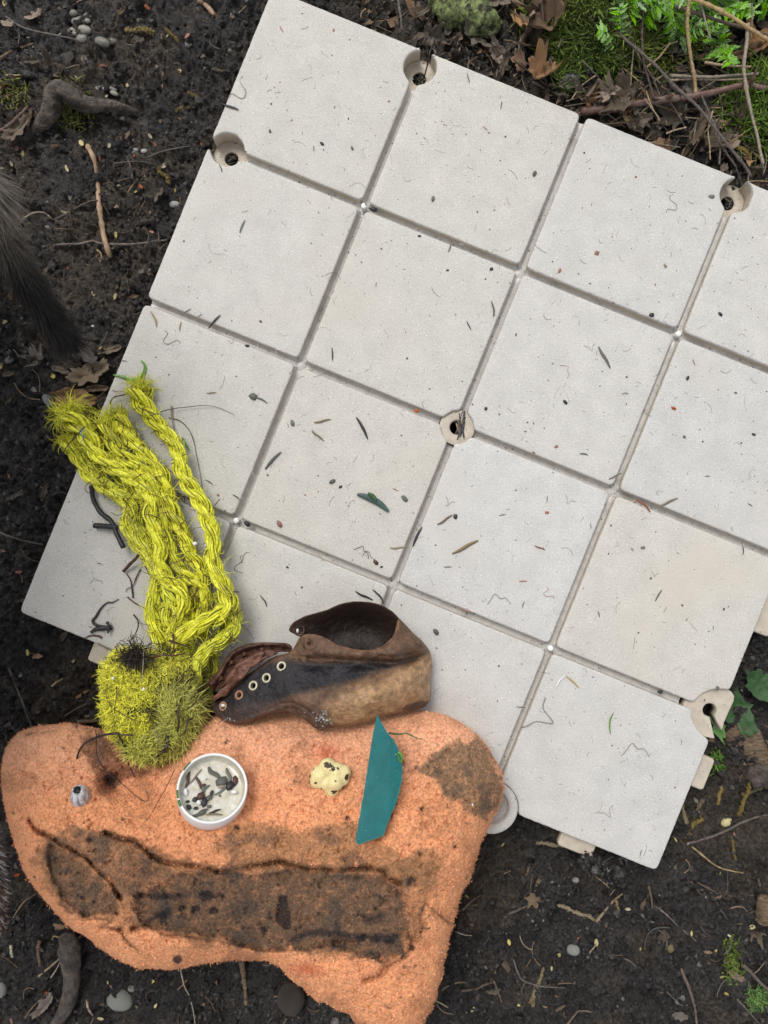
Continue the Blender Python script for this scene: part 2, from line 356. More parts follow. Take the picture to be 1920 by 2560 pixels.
for i in range(4):
    for j in range(4):
        D = cell_outline(i, j) * SP; D[:, 1] *= -1
        n = len(D); T = np.roll(D, -1, 0) - np.roll(D, 1, 0); T /= np.hypot(*T.T)[:, None]; Nn = np.stack([T[:, 1], -T[:, 0]], -1)
        area = .5 * np.sum(D[:, 0] * np.roll(D[:, 1], -1) - D[:, 1] * np.roll(D[:, 0], -1)); Nn *= (1 if area > 0 else -1)   # outward
        D = D + Nn * (rng.normal(0, .00005, n) + .00025 * fbm(D[:, 0], D[:, 1], 60, 3, 7))[:, None]; wob = rng.normal(0, .00006, n)
        dd_ = np.linalg.norm(D[:, None] - D[None], axis=2); per = np.r_[0, np.cumsum(np.hypot(*np.diff(np.vstack([D, D[:1]]), axis=0).T))]; ar = np.abs(per[:-1, None] - per[None, :-1]); ar = np.minimum(ar, per[-1] - ar)
        lim = np.where(ar > 2.2 * dd_ + .002, dd_, 1).min(1); lim = np.minimum(1, lim * .38 / .0015)
        for _ in range(3): lim = np.minimum(lim, .5 * (np.roll(lim, 1) + np.roll(lim, -1)) + .02)
        # (inset, z)
        prof = [(.0004, -TH), (0, -.012), (0, -.0022), (.0001, -.0012), (.0004, -.0005), (.0009, -.00010), (.0015, 0)]
        V = []
        for ins, z in prof:
            V.append(np.column_stack([D - Nn * (ins * lim[:, None] - (wob[:, None] if -.001 > z > -.01 else 0)), np.full(n, z)]))
        V = np.vstack(V); me = bpy.data.meshes.new('square')
        faces = []
        for r_ in range(len(prof) - 1):
            for k in range(n):
                k2 = (k + 1) % n; q = (r_ * n + k, r_ * n + k2, (r_ + 1) * n + k2, (r_ + 1) * n + k); faces.append(q if area > 0 else q[::-1])
        V, tf = fill_cap(V, (len(prof) - 1) * n, n); bot = tuple(range(n)); nside = len(faces)
        faces += tf; faces.append(bot[::-1] if area > 0 else bot)
        me.from_pydata(V.tolist(), [], faces); sm = [True] * len(faces); sm[-1] = False; me.polygons.foreach_set('use_smooth', sm)
        # floor of the walls uses the dirtier plastic
        me.materials.append(M_plastic); me.materials.append(M_cup)
        mi = [1] * n + [1] * n + [0] * (n * (len(prof) - 3)) + [0] * len(tf) + [1]; me.polygons.foreach_set('material_index', mi)
        put('square', me, tile)
# groove channels
def channel(u0, l0, u1, l1):
    a = np.array([u0 * SP, -l0 * SP]); b = np.array([u1 * SP, -l1 * SP]); t = (b - a) / np.linalg.norm(b - a); nn = np.array([-t[1], t[0]])
    m = 24; s = np.linspace(0, 1, m)[:, None]; w = GW + .0006
    prof = [(-w, -.0052), (-w * .78, -.0073), (-w * .4, -.0083), (0, -.0086), (w * .4, -.0083), (w * .78, -.0073), (w, -.0052), (w, -.0105), (-w, -.0105)]
    V = np.stack([np.column_stack([a + (b - a) * s + nn * o, np.full(m, z)]) for o, z in prof], 1).reshape(-1, 3); k = len(prof); q = []
    for i in range(m - 1):
        for c in range(k): c2 = (c + 1) % k; q.append((i * k + c, (i + 1) * k + c, (i + 1) * k + c2, i * k + c2))
    put('groove', mesh_from('groove', V, [np.array(q)], M_groove), tile)
def segs(line_nodes): return list(zip(line_nodes[:-1], line_nodes[1:]))
for c in (-1, 0, 1):
    ends = [-1.98, -1.0, 0, 1.0, 1.98]
    for a, b in segs(ends):
        a2 = a + (.0 if (a != 0) else .0); b2_ = b
        if c != 0 and a == -1.98: a2 = -1.785
        if c == 0 and a == 0: a2 = .09
        if c == 0 and b == 0: b2_ = -.09
        if c in (-1, 1) and b == 1.98: b2_ = 1.86
        channel(c, a2 + .017, c, b2_ - .017)
        a2 = a; b2_ = b; e0 = a; e1 = 2.07 if b == 1.98 else b
        if c != 0 and a == -1.98: e0 = -1.775
        if c == 0 and a == 0: e0 = .09
        if c == 0 and b == 0: e1 = -.09
        if c in (-1, 1) and b == 1.98: e1 = 1.86
        channel(e0 + .017, c, e1 - .017, c)
# crossings
for u in (-1, 0, 1):
    for l in (-1, 0, 1):
        if u == 0 and l == 0: continue
        V, Qd = lathe([(.0, -.0074), (.0015, -.0076), (.0034, -.0080), (.0048, -.0088), (.0048, -.0105)], 20)
        o = put('crossing', mesh_from('crossing', V, [Qd], M_groove), tile); o.location = (u * SP, -l * SP, 0)
        if u != 0 and l != 0:
            V, Qd = lathe([(.0, -.0002), (.0016, -.0002), (.00205, -.0006), (.0021, -.006)], 24)
            o = put('pin', mesh_from('pin', V, [Qd], M_pin), tile); o.location = (u * SP, -l * SP, 0)
for (u, l, r) in cups:
    R_ = r * SP + .0006; hx = .0052
    V, Qd = lathe([(R_, -.0145), (R_ * .96, -.0158), (R_ * .8, -.0161), (hx + .0006, -.0161), (hx, -.0165), (hx, -.019), (R_, -.019)], 40)
    o = put('cup_floor', mesh_from('cup_floor', V, [Qd], M_cup), tile); o.location = (u * SP, -l * SP, 0)
V, Qd = lathe([(.098 * SP + .0008, -.0034), (.098 * SP - .001, -.0030), (.0066, -.0030), (.0054, -.0036), (.0052, -.016), (.0075, -.016), (.098 * SP + .0008, -.016)], 48)
put('hub', mesh_from('hub', V, [Qd], M_cup), tile)
# rim cups on two sides have a low ring; right hand tabs: flat lobes with a slot
def prism(name, poly, z0, z1, m, parent, bev=.0012, **kw):
    D = np.array(poly, float); n = len(D); area = .5 * np.sum(D[:, 0] * np.roll(D[:, 1], -1) - D[:, 1] * np.roll(D[:, 0], -1))
    if area < 0: D = D[::-1]
    T = np.roll(D, -1, 0) - np.roll(D, 1, 0); T /= np.hypot(*T.T)[:, None]; Nn = np.stack([T[:, 1], -T[:, 0]], -1)
    prof = [(0, z0), (0, z1 - bev), (bev * .3, z1 - bev * .3), (bev, z1)]
    V = np.vstack([np.column_stack([D - Nn * i_, np.full(n, z)]) for i_, z in prof]); faces = []
    for r_ in range(3):
        for k in range(n): k2 = (k + 1) % n; faces.append((r_ * n + k, r_ * n + k2, (r_ + 1) * n + k2, (r_ + 1) * n + k))
    V, tf = fill_cap(V, 3 * n, n); faces += tf; faces.append(tuple(range(n))[::-1])
    me = bpy.data.meshes.new(name); me.from_pydata(V.tolist(), [], faces); me.polygons.foreach_set('use_smooth', [True] * (3 * n) + [False] * (len(tf) + 1)); me.materials.append(m)
    return put(name, me, parent, **kw)
def tab_poly(rot):
    # outer boundary of lobe with slot running from the edge into a round hole (keyhole outline), local units of SP
    base = [(-.155, -.02), (-.13, .11), (-.06, .155), (.05, .158)]
    out = []
    pts = [(-.150, -.06), (-.155, .05), (-.12, .13), (-.04, .155), (.06, .150), (.125, .125), (.145, .085), (.145, -.10), (.135, -.13)]
    slot_a = (.110, -.150); slot_b = (.062, -.152)
    pts += [slot_a]
    a0 = math.radians(-55); a1 = math.radians(-90)
    hr = .040; hole = [(hr * math.cos(t), hr * math.sin(t)) for t in np.linspace(a0, a1 + 2 * math.pi, 22)]
    pts += hole + [slot_b, (-.05, -.155), (-.12, -.13)]
    return pts
def rotp(pts, a, c): return [(c[0] + (x * math.cos(a) - y * math.sin(a)) * SP, c[1] + (x * math.sin(a) + y * math.cos(a)) * SP) for x, y in pts]
def to_local(pts, z):
    q = at(*np.array(pts, float).T, z) - [PO[0], PO[1], 0]; return [(x * math.cos(PA) + y * math.sin(PA), -x * math.sin(PA) + y * math.cos(PA)) for x, y, _ in q]
hcx, hcy = 1775, 1776; a0_ = math.radians(62); tp = [(1749, 1706), (1762, 1702), (1785, 1704), (1800, 1708), (1812, 1716), (1832, 1732), (1837, 1741), (1836, 1753), (1828, 1770), (1812, 1806), (1803, 1826)] + [(hcx + 17 * math.cos(t), hcy + 17 * math.sin(t)) for t in np.linspace(math.radians(48), math.radians(90) - 2 * math.pi, 22)] + [(1788, 1846), (1770, 1845), (1749, 1841), (1725, 1832), (1708, 1818), (1700, 1790), (1712, 1755), (1735, 1722)]
tpl = to_local(tp, -.0042); prism('locking_tab', tpl, -.015, -.0042, M_cup, tile)
prism('locking_tab', [(x, y + 2 * SP) for x, y in tpl], -.015, -.0042, M_cup, tile)
for uu in (1.03, -.98):
    R0 = .158 * SP; Rr = .102 * SP
    V, Qd = lathe([(R0 * .98, -.0155), (R0, -.0030), (R0 * .99, -.0012), (R0 * .96, -.0004), (Rr + .0012, -.0004), (Rr, -.0022), (Rr * .98, -.0068), (Rr * .9, -.0075), (.0052, -.0076), (.005, -.0155)], 56)
    o = put('locking_cup', mesh_from('locking_cup', V, [Qd], M_plastic), tile); o.location = (uu * SP, -2.0 * SP, 0)
def rr(w, h, r, n=5):
    p = []
    for cx, cy, a0 in ((w / 2 - r, h / 2 - r, 0), (-w / 2 + r, h / 2 - r, 90), (-w / 2 + r, -h / 2 + r, 180), (w / 2 - r, -h / 2 + r, 270)):
        for q in range(n): a = math.radians(a0 + q * 90 / (n - 1)); p.append((cx + r * math.cos(a), cy + r * math.sin(a)))
    return p
def clip_at(u, l, wu, wl):
    prism('side_clip', [(u * SP + x * SP, -l * SP + y * SP) for x, y in rr(wu, wl, .02)], -.0160, -.0075, M_cup, tile)
clip_at(2.09, 1.35, .17, .20); clip_at(2.11, .335, .17, .24); clip_at(2.09, -1.35, .16, .20); clip_at(2.09, -.5, .16, .22)
clip_at(1.60, 2.00, .22, .15); clip_at(-1.40, 2.02, .24, .18); clip_at(.5, 2.0, .22, .14)

# ------------------------------------------------------------------ patch builder (sheet with thickness, shape traced then given its own heights)
def patch(outline, step, htop, hbot, holes=()):
    O = np.array(outline, float); C = np.vstack([O, O[:1]]); Ls = np.r_[0, np.cumsum(np.hypot(*np.diff(C, axis=0).T))]
    # smooth closed outline
    n = max(24, int(Ls[-1] / step)); s = np.linspace(0, Ls[-1], n, endpoint=False); B = np.stack([np.interp(s, Ls, C[:, 0]), np.interp(s, Ls, C[:, 1])], -1)
    for _ in range(3): B = .5 * B + .25 * (np.roll(B, 1, 0) + np.roll(B, -1, 0))
    x0, y0 = B.min(0); x1, y1 = B.max(0); gx, gy = np.meshgrid(np.arange(x0, x1, step), np.arange(y0, y1, step * .87))
    gx = gx + (np.arange(gx.shape[0]) % 2)[:, None] * step * .5; P = np.stack([gx.ravel(), gy.ravel()], -1) + rng.uniform(-.12, .12, (gx.size, 2)) * step
    P = P[sdist(P, B) > step * .6]
    pts = [B]; edges = [(i, (i + 1) % n) for i in range(n)]; k = n
    for (hx, hy, hr) in holes:
        P = P[np.hypot(P[:, 0] - hx, P[:, 1] - hy) > hr + step * .4]; m = max(12, int(2 * math.pi * hr / step)); a = np.arange(m) * 2 * math.pi / m
        pts.append(np.stack([hx + hr * np.cos(a), hy + hr * np.sin(a)], -1)); edges += [(k + i, k + (i + 1) % m) for i in range(m)]; k += m
    pts.append(P); A = np.vstack(pts)
    r = delaunay_2d_cdt([Vector(p) for p in A.tolist()], edges, [], 1, 1e-5, False)
    P2 = np.array([(v[0], v[1]) for v in r[0]]); T = np.array([f for f in r[2] if len(f) == 3]); cen = P2[T].mean(1); keep = inside(cen, B)
    for (hx, hy, hr) in holes: keep &= np.hypot(cen[:, 0] - hx, cen[:, 1] - hy) > hr * .97
    T = T[keep]; e1 = P2[T[:, 1]] - P2[T[:, 0]]; e2 = P2[T[:, 2]] - P2[T[:, 0]]; flip = (e1[:, 0] * e2[:, 1] - e1[:, 1] * e2[:, 0]) > 0; T[flip] = T[flip][:, ::-1]
    d = seg_dist(P2, B)
    ht = htop(P2[:, 0], P2[:, 1], d); hb = hbot(P2[:, 0], P2[:, 1], d, ht)
    N_ = len(P2); V = np.vstack([at(P2[:, 0], P2[:, 1], ht), at(P2[:, 0], P2[:, 1], hb)])
    E = np.vstack([T[:, [0, 1]], T[:, [1, 2]], T[:, [2, 0]]]); key = E[:, 0] * N_ + E[:, 1]; rev = E[:, 1] * N_ + E[:, 0]; bnd = E[~np.isin(key, rev)]
    Qs = np.stack([bnd[:, 1], bnd[:, 0], bnd[:, 0] + N_, bnd[:, 1] + N_], -1)
    return V, [np.vstack([T, T[:, ::-1] + N_]), Qs], P2, d, ht

# ------------------------------------------------------------------ orange foam block
foam_out = [(3, 1925), (8, 1890), (20, 1862), (46, 1832), (75, 1820), (108, 1814), (174, 1808), (224, 1818), (300, 1832), (380, 1835), (450, 1815), (505, 1803), (545, 1790),
            (620, 1780), (760, 1785), (870, 1782), (985, 1782), (1064, 1778), (1105, 1785), (1141, 1801), (1170, 1820), (1192, 1838), (1216, 1864), (1234, 1893), (1247, 1920), (1256, 1945), (1259, 1968), (1252, 2000),
            (1240, 2030), (1224, 2062), (1208, 2092), (1196, 2128), (1184, 2167), (1174, 2202), (1158, 2225), (1149, 2242), (1143, 2279), (1132, 2310), (1126, 2332), (1120, 2367), (1111, 2414), (1100, 2460),
            (1084, 2510), (1062, 2556), (1030, 2592), (985, 2604), (935, 2590), (890, 2560), (875, 2536), (841, 2524), (815, 2508), (788, 2500), (765, 2478), (742, 2458), (717, 2437), (702, 2420), (675, 2406), (640, 2399),
            (579, 2400), (501, 2410), (460, 2420), (424, 2424), (385, 2422), (347, 2419), (320, 2410), (301, 2402), (262, 2379), (240, 2362), (216, 2340), (190, 2328), (166, 2310), (135, 2277), (112, 2250), (96, 2229), (78, 2208),
            (62, 2182), (54, 2165), (46, 2140), (36, 2110), (29, 2086), (20, 2058), (14, 2028), (8, 1995), (4, 1960)]
Hf = RBF([(60, 1900, .046), (150, 1860, .042), (250, 1880, .036), (330, 1870, .026), (400, 1860, .022), (520, 1850, .040), (700, 1850, .043), (900, 1850, .044), (1100, 1850, .046), (1220, 1940, .056),
          (60, 2020, .062), (160, 2020, .066), (270, 2010, .058), (330, 1960, .038), (390, 1950, .034), (460, 1960, .050), (560, 1980, .062), (700, 1980, .064), (850, 1980, .064), (1000, 1990, .066), (1150, 2000, .068),
          (150, 2120, .076), (300, 2110, .080), (550, 2110, .084), (800, 2120, .084), (1050, 2110, .082), (200, 2230, .076), (350, 2240, .080), (550, 2250, .082), (800, 2260, .082), (1050, 2300, .080),
          (600, 2350, .077), (950, 2450, .074), (350, 2360, .076), (1100, 2180, .080)])
Hedge = RBF([(100, 1810, .014), (600, 1780, .012), (1100, 1790, .016), (1250, 1960, .026), (0, 1950, .022), (60, 2180, .034), (300, 2400, .040), (650, 2400, .042), (1180, 2180, .036), (1090, 2480, .040), (950, 2590, .040)])
cr = lambda pts: crop(0, 1920, .3858, pts)
c3 = lambda pts: crop(640, 1920, .3858, pts)
crackA = cr([(190, 340), (215, 385), (250, 412), (330, 445), (390, 490), (450, 520), (560, 580), (610, 640), (660, 690), (720, 740), (750, 790), (785, 845)])
crackB = cr([(680, 420), (740, 440), (800, 462), (880, 478), (920, 515), (1000, 580), (1070, 610), (1150, 625), (1300, 640), (1420, 668), (1500, 660)]) + c3([(0, 635), (90, 622), (150, 605), (250, 632), (350, 655), (440, 655), (540, 668), (640, 650), (740, 655), (830, 670), (850, 715), (930, 745)])
crackC = cr([(385, 885), (440, 915), (470, 940)]); crackD = cr([(540, 985), (600, 975), (680, 980), (720, 1000), (650, 1030), (780, 1045)])
crackE = c3([(990, 1010), (985, 1080), (1010, 1120), (985, 1190), (920, 1250), (850, 1290), (790, 1350), (700, 1375)])
crackF = cr([(860, 1040), (960, 1020), (1080, 1080), (1200, 1090), (1330, 1110), (1500, 1140)]) + c3([(60, 1185), (180, 1180), (300, 1185), (430, 1160), (520, 1125), (660, 1135)])
crackG = c3([(1320, 1060), (1100, 880), (1060, 960)]); crackH = c3([(870, 800), (940, 815)]); crackI = cr([(780, 1050), (810, 1110), (850, 1150), (900, 1185)])
crackJ = crop(0, 1280, .3858, [(170, 1450), (230, 1425), (330, 1418), (390, 1405)]); crackK = cr([(1080, 760), (1140, 710), (1200, 680)])
plateau = cr([(320, 455), (450, 530), (560, 590), (640, 670), (720, 760), (790, 860), (870, 800), (1040, 740), (1130, 690), (1000, 600), (900, 520), (800, 465), (700, 425), (620, 430), (520, 400), (500, 440), (620, 520)])
lower = cr([(860, 820), (1060, 740), (1200, 660), (1500, 670), (1659, 690)]) + c3([(250, 650), (540, 680), (830, 700), (900, 760), (990, 830), (985, 1000), (965, 1060), (975, 1200), (850, 1270), (700, 1230), (480, 1150), (300, 1180), (0, 1190)]) + cr([(1500, 1130), (1300, 1090), (1100, 1060), (900, 1010), (850, 900)])
leftpad = cr([(300, 460), (440, 540), (560, 610), (640, 700), (700, 780), (760, 880), (760, 940), (680, 960), (560, 985), (470, 930), (400, 850), (310, 680)])
upperband = c3([(0, 350), (200, 380), (350, 420), (480, 360), (620, 340), (700, 480), (850, 500), (930, 560), (1130, 620), (1120, 740), (1000, 780), (870, 700), (600, 640), (300, 640), (0, 630)]) + cr([(1500, 620), (1400, 520), (1500, 380)])
corner = c3([(1060, 0), (1150, 90), (1250, 200), (1370, 290), (1480, 340), (1560, 240), (1600, 80)]) + crop(640, 1280, .3858, [(1540, 1560), (1440, 1470), (1300, 1500), (1150, 1560), (1090, 1640)])
ballst = crop(0, 1280, .3858, [(560, 1420), (640, 1440), (760, 1560), (800, 1640), (900, 1659)]) + cr([(980, 30), (800, 90), (700, 200), (640, 130), (600, 20)]) + crop(0, 1280, .3858, [(520, 1540)])
spots = [c3([(775, 912)])[0] + (6,), c3([(1000, 730)])[0] + (15,), cr([(1340, 820)])[0] + (20,), cr([(1270, 915)])[0] + (15,), cr([(1380, 920)])[0] + (13,), cr([(1170, 915)])[0] + (12,), cr([(535, 845)])[0] + (6,),
         cr([(590, 470)])[0] + (12,), c3([(690, 1100)])[0] + (13,), c3([(780, 1110)])[0] + (14,), c3([(870, 1130)])[0] + (15,), c3([(600, 325)])[0] + (9,), c3([(1075, 270)])[0] + (8,), c3([(1290, 515)])[0] + (7,), cr([(1060, 960)])[0] + (16,),
         cr([(910, 820)])[0] + (10,), cr([(1540, 390)])[0] + (11,), c3([(50, 1040)])[0] + (12,), c3([(570, 590)])[0] + (9,), c3([(1060, 560)])[0] + (9,), cr([(225, 705)])[0] + (3.5,), c3([(1010, 1170)])[0] + (9,), c3([(1065, 1060)])[0] + (9,), cr([(720, 90)])[0] + (26,), cr([(1150, 1245)])[0] + (12,)]
slot = c3([(150, 830), (210, 830), (235, 1050), (180, 1040), (120, 990)])
streaks = [c3([(230, 1115), (330, 1075), (450, 1055), (600, 1090)]), c3([(650, 1095), (900, 1100)]), c3([(700, 990), (830, 960)]), cr([(980, 980), (1080, 930)]), cr([(1000, 835), (1200, 830)])]
def foam_h(px, py, d=None, fine=True):
    px = np.asarray(px, float); py = np.asarray(py, float); P = np.stack([px.ravel(), py.ravel()], -1)
    if d is None: d = np.maximum(seg_dist(P, foam_out), 0).reshape(px.shape)
    he = Hedge(px, py); hh = Hf(px, py); t = np.clip(d / 95, 0, 1); h = he + (hh - he) * np.sqrt(np.maximum(1 - (1 - t) ** 2, 0))
    inner = sstep(4, 40, d)
    h = h + inner * (.0045 * fbm(px, py, 1 / 90, 3, 51) * 2)
    pl = np.maximum.reduce([sstep(-3, 9, sdist(P, q) + 14 * fbm(px.ravel(), py.ravel(), 1 / 18, 3, 63)) for q in (lower, leftpad)]).reshape(px.shape)
    h = h - .0065 * pl * inner
    for q, dep, w in ((crackA, .013, 5.5), (crackB, .013, 6), (crackC, .007, 7), (crackD, .006, 8), (crackE, .006, 7), (crackF, .005, 6), (crackG, .003, 4), (crackH, .003, 4), (crackI, .003, 5), (crackJ, .004, 4), (crackK, .002, 4)):
        L = seg_dist(P, q, False).reshape(px.shape) + 5 * fbm(px, py, 1 / 18, 3, 61) ; wv = .15 + 1.2 * (fbm(px, py, 1 / 45, 3, 66) + .45)
        h = h - dep * wv * np.exp(-(np.maximum(L, 0) / w) ** 2)
    L = sdist(P, slot).reshape(px.shape); h = h - .004 * sstep(-2, 5, L)
    for (sx, sy, sr) in spots: h = h - .0022 * np.exp(-(((px - sx) ** 2 + (py - sy) ** 2) / sr ** 2))
    h = h - .010 * np.exp(-(((px - 292) ** 2 + (py - 1968) ** 2) / 30 ** 2))
    if fine: h = h + (.3 + .7 * inner) * (.0030 * fbm(px, py, 1 / 26, 3, 71) * 1.6 - .0025 * sstep(.20, .30, fbm(px, py, 1 / 14, 3, 78)) + .0011 * fbm(px, py, 1 / 6, 3, 75, .7) * 1.6)
    return h
def foam_b(px, py, d, ht):
    t = np.clip(d / 110, 0, 1); return np.where(d < .5, ht - .0004, Hedge(px, py) - .001 - (Hedge(px, py) + .034) * np.sqrt(np.maximum(1 - (1 - t) ** 2, 0)))
jit = []
for (x, y), (x2, y2) in zip(foam_out, foam_out[1:] + foam_out[:1]):
    n = max(1, int(math.dist((x, y), (x2, y2)) / 4))
    for q in range(n): jit.append((x + (x2 - x) * q / n, y + (y2 - y) * q / n))
J = np.array(jit); Jc = J - J.mean(0); amp = 1.0 + 2.2 * sstep(2300, 2450, J[:, 1]) * sstep(560, 700, J[:, 0])
J = J + (Jc / np.linalg.norm(Jc, axis=1)[:, None]) * (amp * (5 * fbm(J[:, 0], J[:, 1], 1 / 14, 3, 81) + rng.normal(0, .5, len(J))))[:, None]
V, Fc, P2, d, ht = patch(J, 3.6, lambda x, y, d: foam_h(x, y, d), foam_b)
px, py = P2.T
def softpoly(q, w=9, nf=1 / 26, amp_=26): return sstep(-w, w, sdist(P2, q) + amp_ * 2 * fbm(px, py, nf, 4, 91, .6))
C0 = np.array([.93, .41, .20]); C1 = np.array([.92, .46, .27]); dirt1 = np.array([.165, .105, .066]); dirt2 = np.array([.085, .070, .060]); blk = np.array([.012, .011, .014]); brown = np.array([.20, .09, .035])
col = C0 + (C1 - C0) * (sstep(2050, 1850, py) * .9 + .3 * fbm(px, py, 1 / 60, 3, 92))[:, None].clip(0, 1)
col = col * (1 + .35 * fbm(px, py, 1 / 40, 4, 93))[:, None]
def mixin(c, f, k): return c * (1 - f[:, None]) + k * f[:, None]
gen = sstep(.06, .26, fbm(px, py, 1 / 75, 4, 94) + .25 * fbm(px, py, 1 / 9, 3, 95)); col = mixin(col, gen * .45, np.array([.34, .15, .07]))
fl = sstep(.02, .22, fbm(px, py, 1 / 10, 3, 96, .7))
bigdirt = d2s([(95, 1800), (150, 1790), (230, 1785), (330, 1828), (420, 1862), (560, 1865), (640, 1862), (850, 1865), (930, 1825), (975, 1850), (945, 1900), (925, 1960), (900, 2030), (865, 2062), (760, 2075), (560, 2040), (440, 2045), (330, 2005), (240, 1995), (180, 1990), (110, 1935), (70, 1855)])
for q, a, k in ((bigdirt, .62, np.array([.30, .155, .075])), (plateau, .60, dirt1), (lower, .90, dirt1), (leftpad, .85, dirt1), (upperband, .70, np.array([.36, .19, .09])), (corner, .85, np.array([.19, .13, .075])), (ballst, .72, np.array([.22, .10, .06]))):
    m_ = softpoly(q); col = mixin(col, m_ * a * (1 - .30 * fl), k)
    g2 = sstep(.05, .25, fbm(px, py, 1 / 42, 3, 97)); col = mixin(col, m_ * g2 * .65 * a, dirt2)
for q in (crackA, crackB, crackC, crackD, crackE, crackF, crackG, crackH, crackI, crackJ):
    L = seg_dist(P2, q, False) + 5 * fbm(px, py, 1 / 18, 3, 61); wv = .35 + .9 * (fbm(px, py, 1 / 60, 2, 66) + .5)
    wv = sstep(.25, 1.15, wv + .5 * fbm(px, py, 1 / 15, 3, 67)); col = mixin(col, np.exp(-(np.maximum(L, 0) / 9) ** 2) * .45 * wv, brown); col = mixin(col, np.exp(-(np.maximum(L, 0) / 2.2) ** 2) * .7 * wv, blk * 1.8)
for (sx, sy, sr) in spots: r_ = np.hypot(px - sx, py - sy) + sr * 1.4 * fbm(px, py, 1 / 12, 3, 98); col = mixin(col, sstep(sr * 1.05, sr * .45, r_) * .88, blk * 1.6)
col = mixin(col, sstep(-3, 4, sdist(P2, slot) + 8 * fbm(px, py, 1 / 8, 2, 99)) * .8, blk * 1.8)
for q in streaks: L = seg_dist(P2, q, False) + 14 * fbm(px, py, 1 / 14, 3, 100); col = mixin(col, np.exp(-(np.maximum(L, 0) / 9) ** 2) * .8, blk * 2)
sm_ = sstep(.28, .37, fbm(px, py, 1 / 16, 3, 101) + .10 * sstep(2150, 2300, py) * softpoly(lower)); col = mixin(col, sm_ * .8, dirt2 * .6)
red = np.exp(-(((px - 765) / 40) ** 2 + ((py - 2423) / 14) ** 2)) + np.exp(-(((px - 812) / 28) ** 2 + ((py - 1880) / 22) ** 2)); col = mixin(col, np.clip(red * .55, 0, 1), np.array([.62, .07, .03]))
col = col.clip(.004, 1)
foam = put('foam_block', mesh_from('foam_block', V, Fc, M_foam, np.vstack([col, np.broadcast_to(np.array([.45, .18, .08]), col.shape)])),
           label='big weathered orange foam block with a dirty cracked brown face along its lower side', cat='foam block')
# crumbly nap: tiny chips standing on the surface
n = 30000; pick = rng.integers(0, len(P2), n); ctr = V[:len(P2)][pick] + rng.normal(0, .0006, (n, 3)); cc = col[pick] * rng.uniform(.8, 1.35, (n, 1)) + .04 * rng.random((n, 1)); sz = rng.uniform(.00028, .00088, (n, 1))
dr = rng.normal(0, 1, (n, 3)); dr[:, 2] = np.abs(dr[:, 2]) * .7; dr /= np.linalg.norm(dr, axis=1)[:, None]; a_ = np.cross(dr, rng.normal(0, 1, (n, 3))); a_ /= np.linalg.norm(a_, axis=1)[:, None]; b_ = np.cross(dr, a_)
vv = np.stack([ctr + a_ * sz * .6, ctr - a_ * sz * .35 + b_ * sz * .5, ctr - a_ * sz * .35 - b_ * sz * .5, ctr + dr * sz * 1.9], 1).reshape(-1, 3)
ii = np.arange(n)[:, None] * 4; T = np.concatenate([ii + [0, 1, 3], ii + [1, 2, 3], ii + [2, 0, 3]])
put('crumb', mesh_from('crumb', vv, [T], M_fcr, np.repeat(cc.clip(0, 1), 4, 0), smooth=False), foam, kind='stuff')
bi = np.where(d < 1.0)[0]; n = 2600; pick = rng.choice(bi, n); base = V[:len(P2)][pick]; out = base[:, :2] - at(600, 2100, .04)[:2]; out /= np.linalg.norm(out, axis=1)[:, None]
dr = np.column_stack([out + rng.normal(0, .6, (n, 2)), rng.normal(0, .5, n)]); Ln = rng.uniform(.0003, .0011, n); tt = np.linspace(0, 1, 3)[None, :, None]
Pt = base[:, None] + dr[:, None] * Ln[:, None, None] * tt + np.array([0, 0, -.0003]) * tt ** 2
Vh, Qh = tubes(Pt, np.array([.00028, .0002, .00004])[None], 3); cb = np.repeat((C0 * rng.uniform(.6, 1.2, (n, 1))).clip(0, 1), 9, 0)
put('frayed_edge', mesh_from('frayed_edge', Vh, [Qh], M_fcr, cb), foam, kind='stuff')
def on_foam(px, py, lift=0.0): return at(px, py, foam_h(np.atleast_1d(px), np.atleast_1d(py), fine=False).reshape(np.shape(px)) + lift)

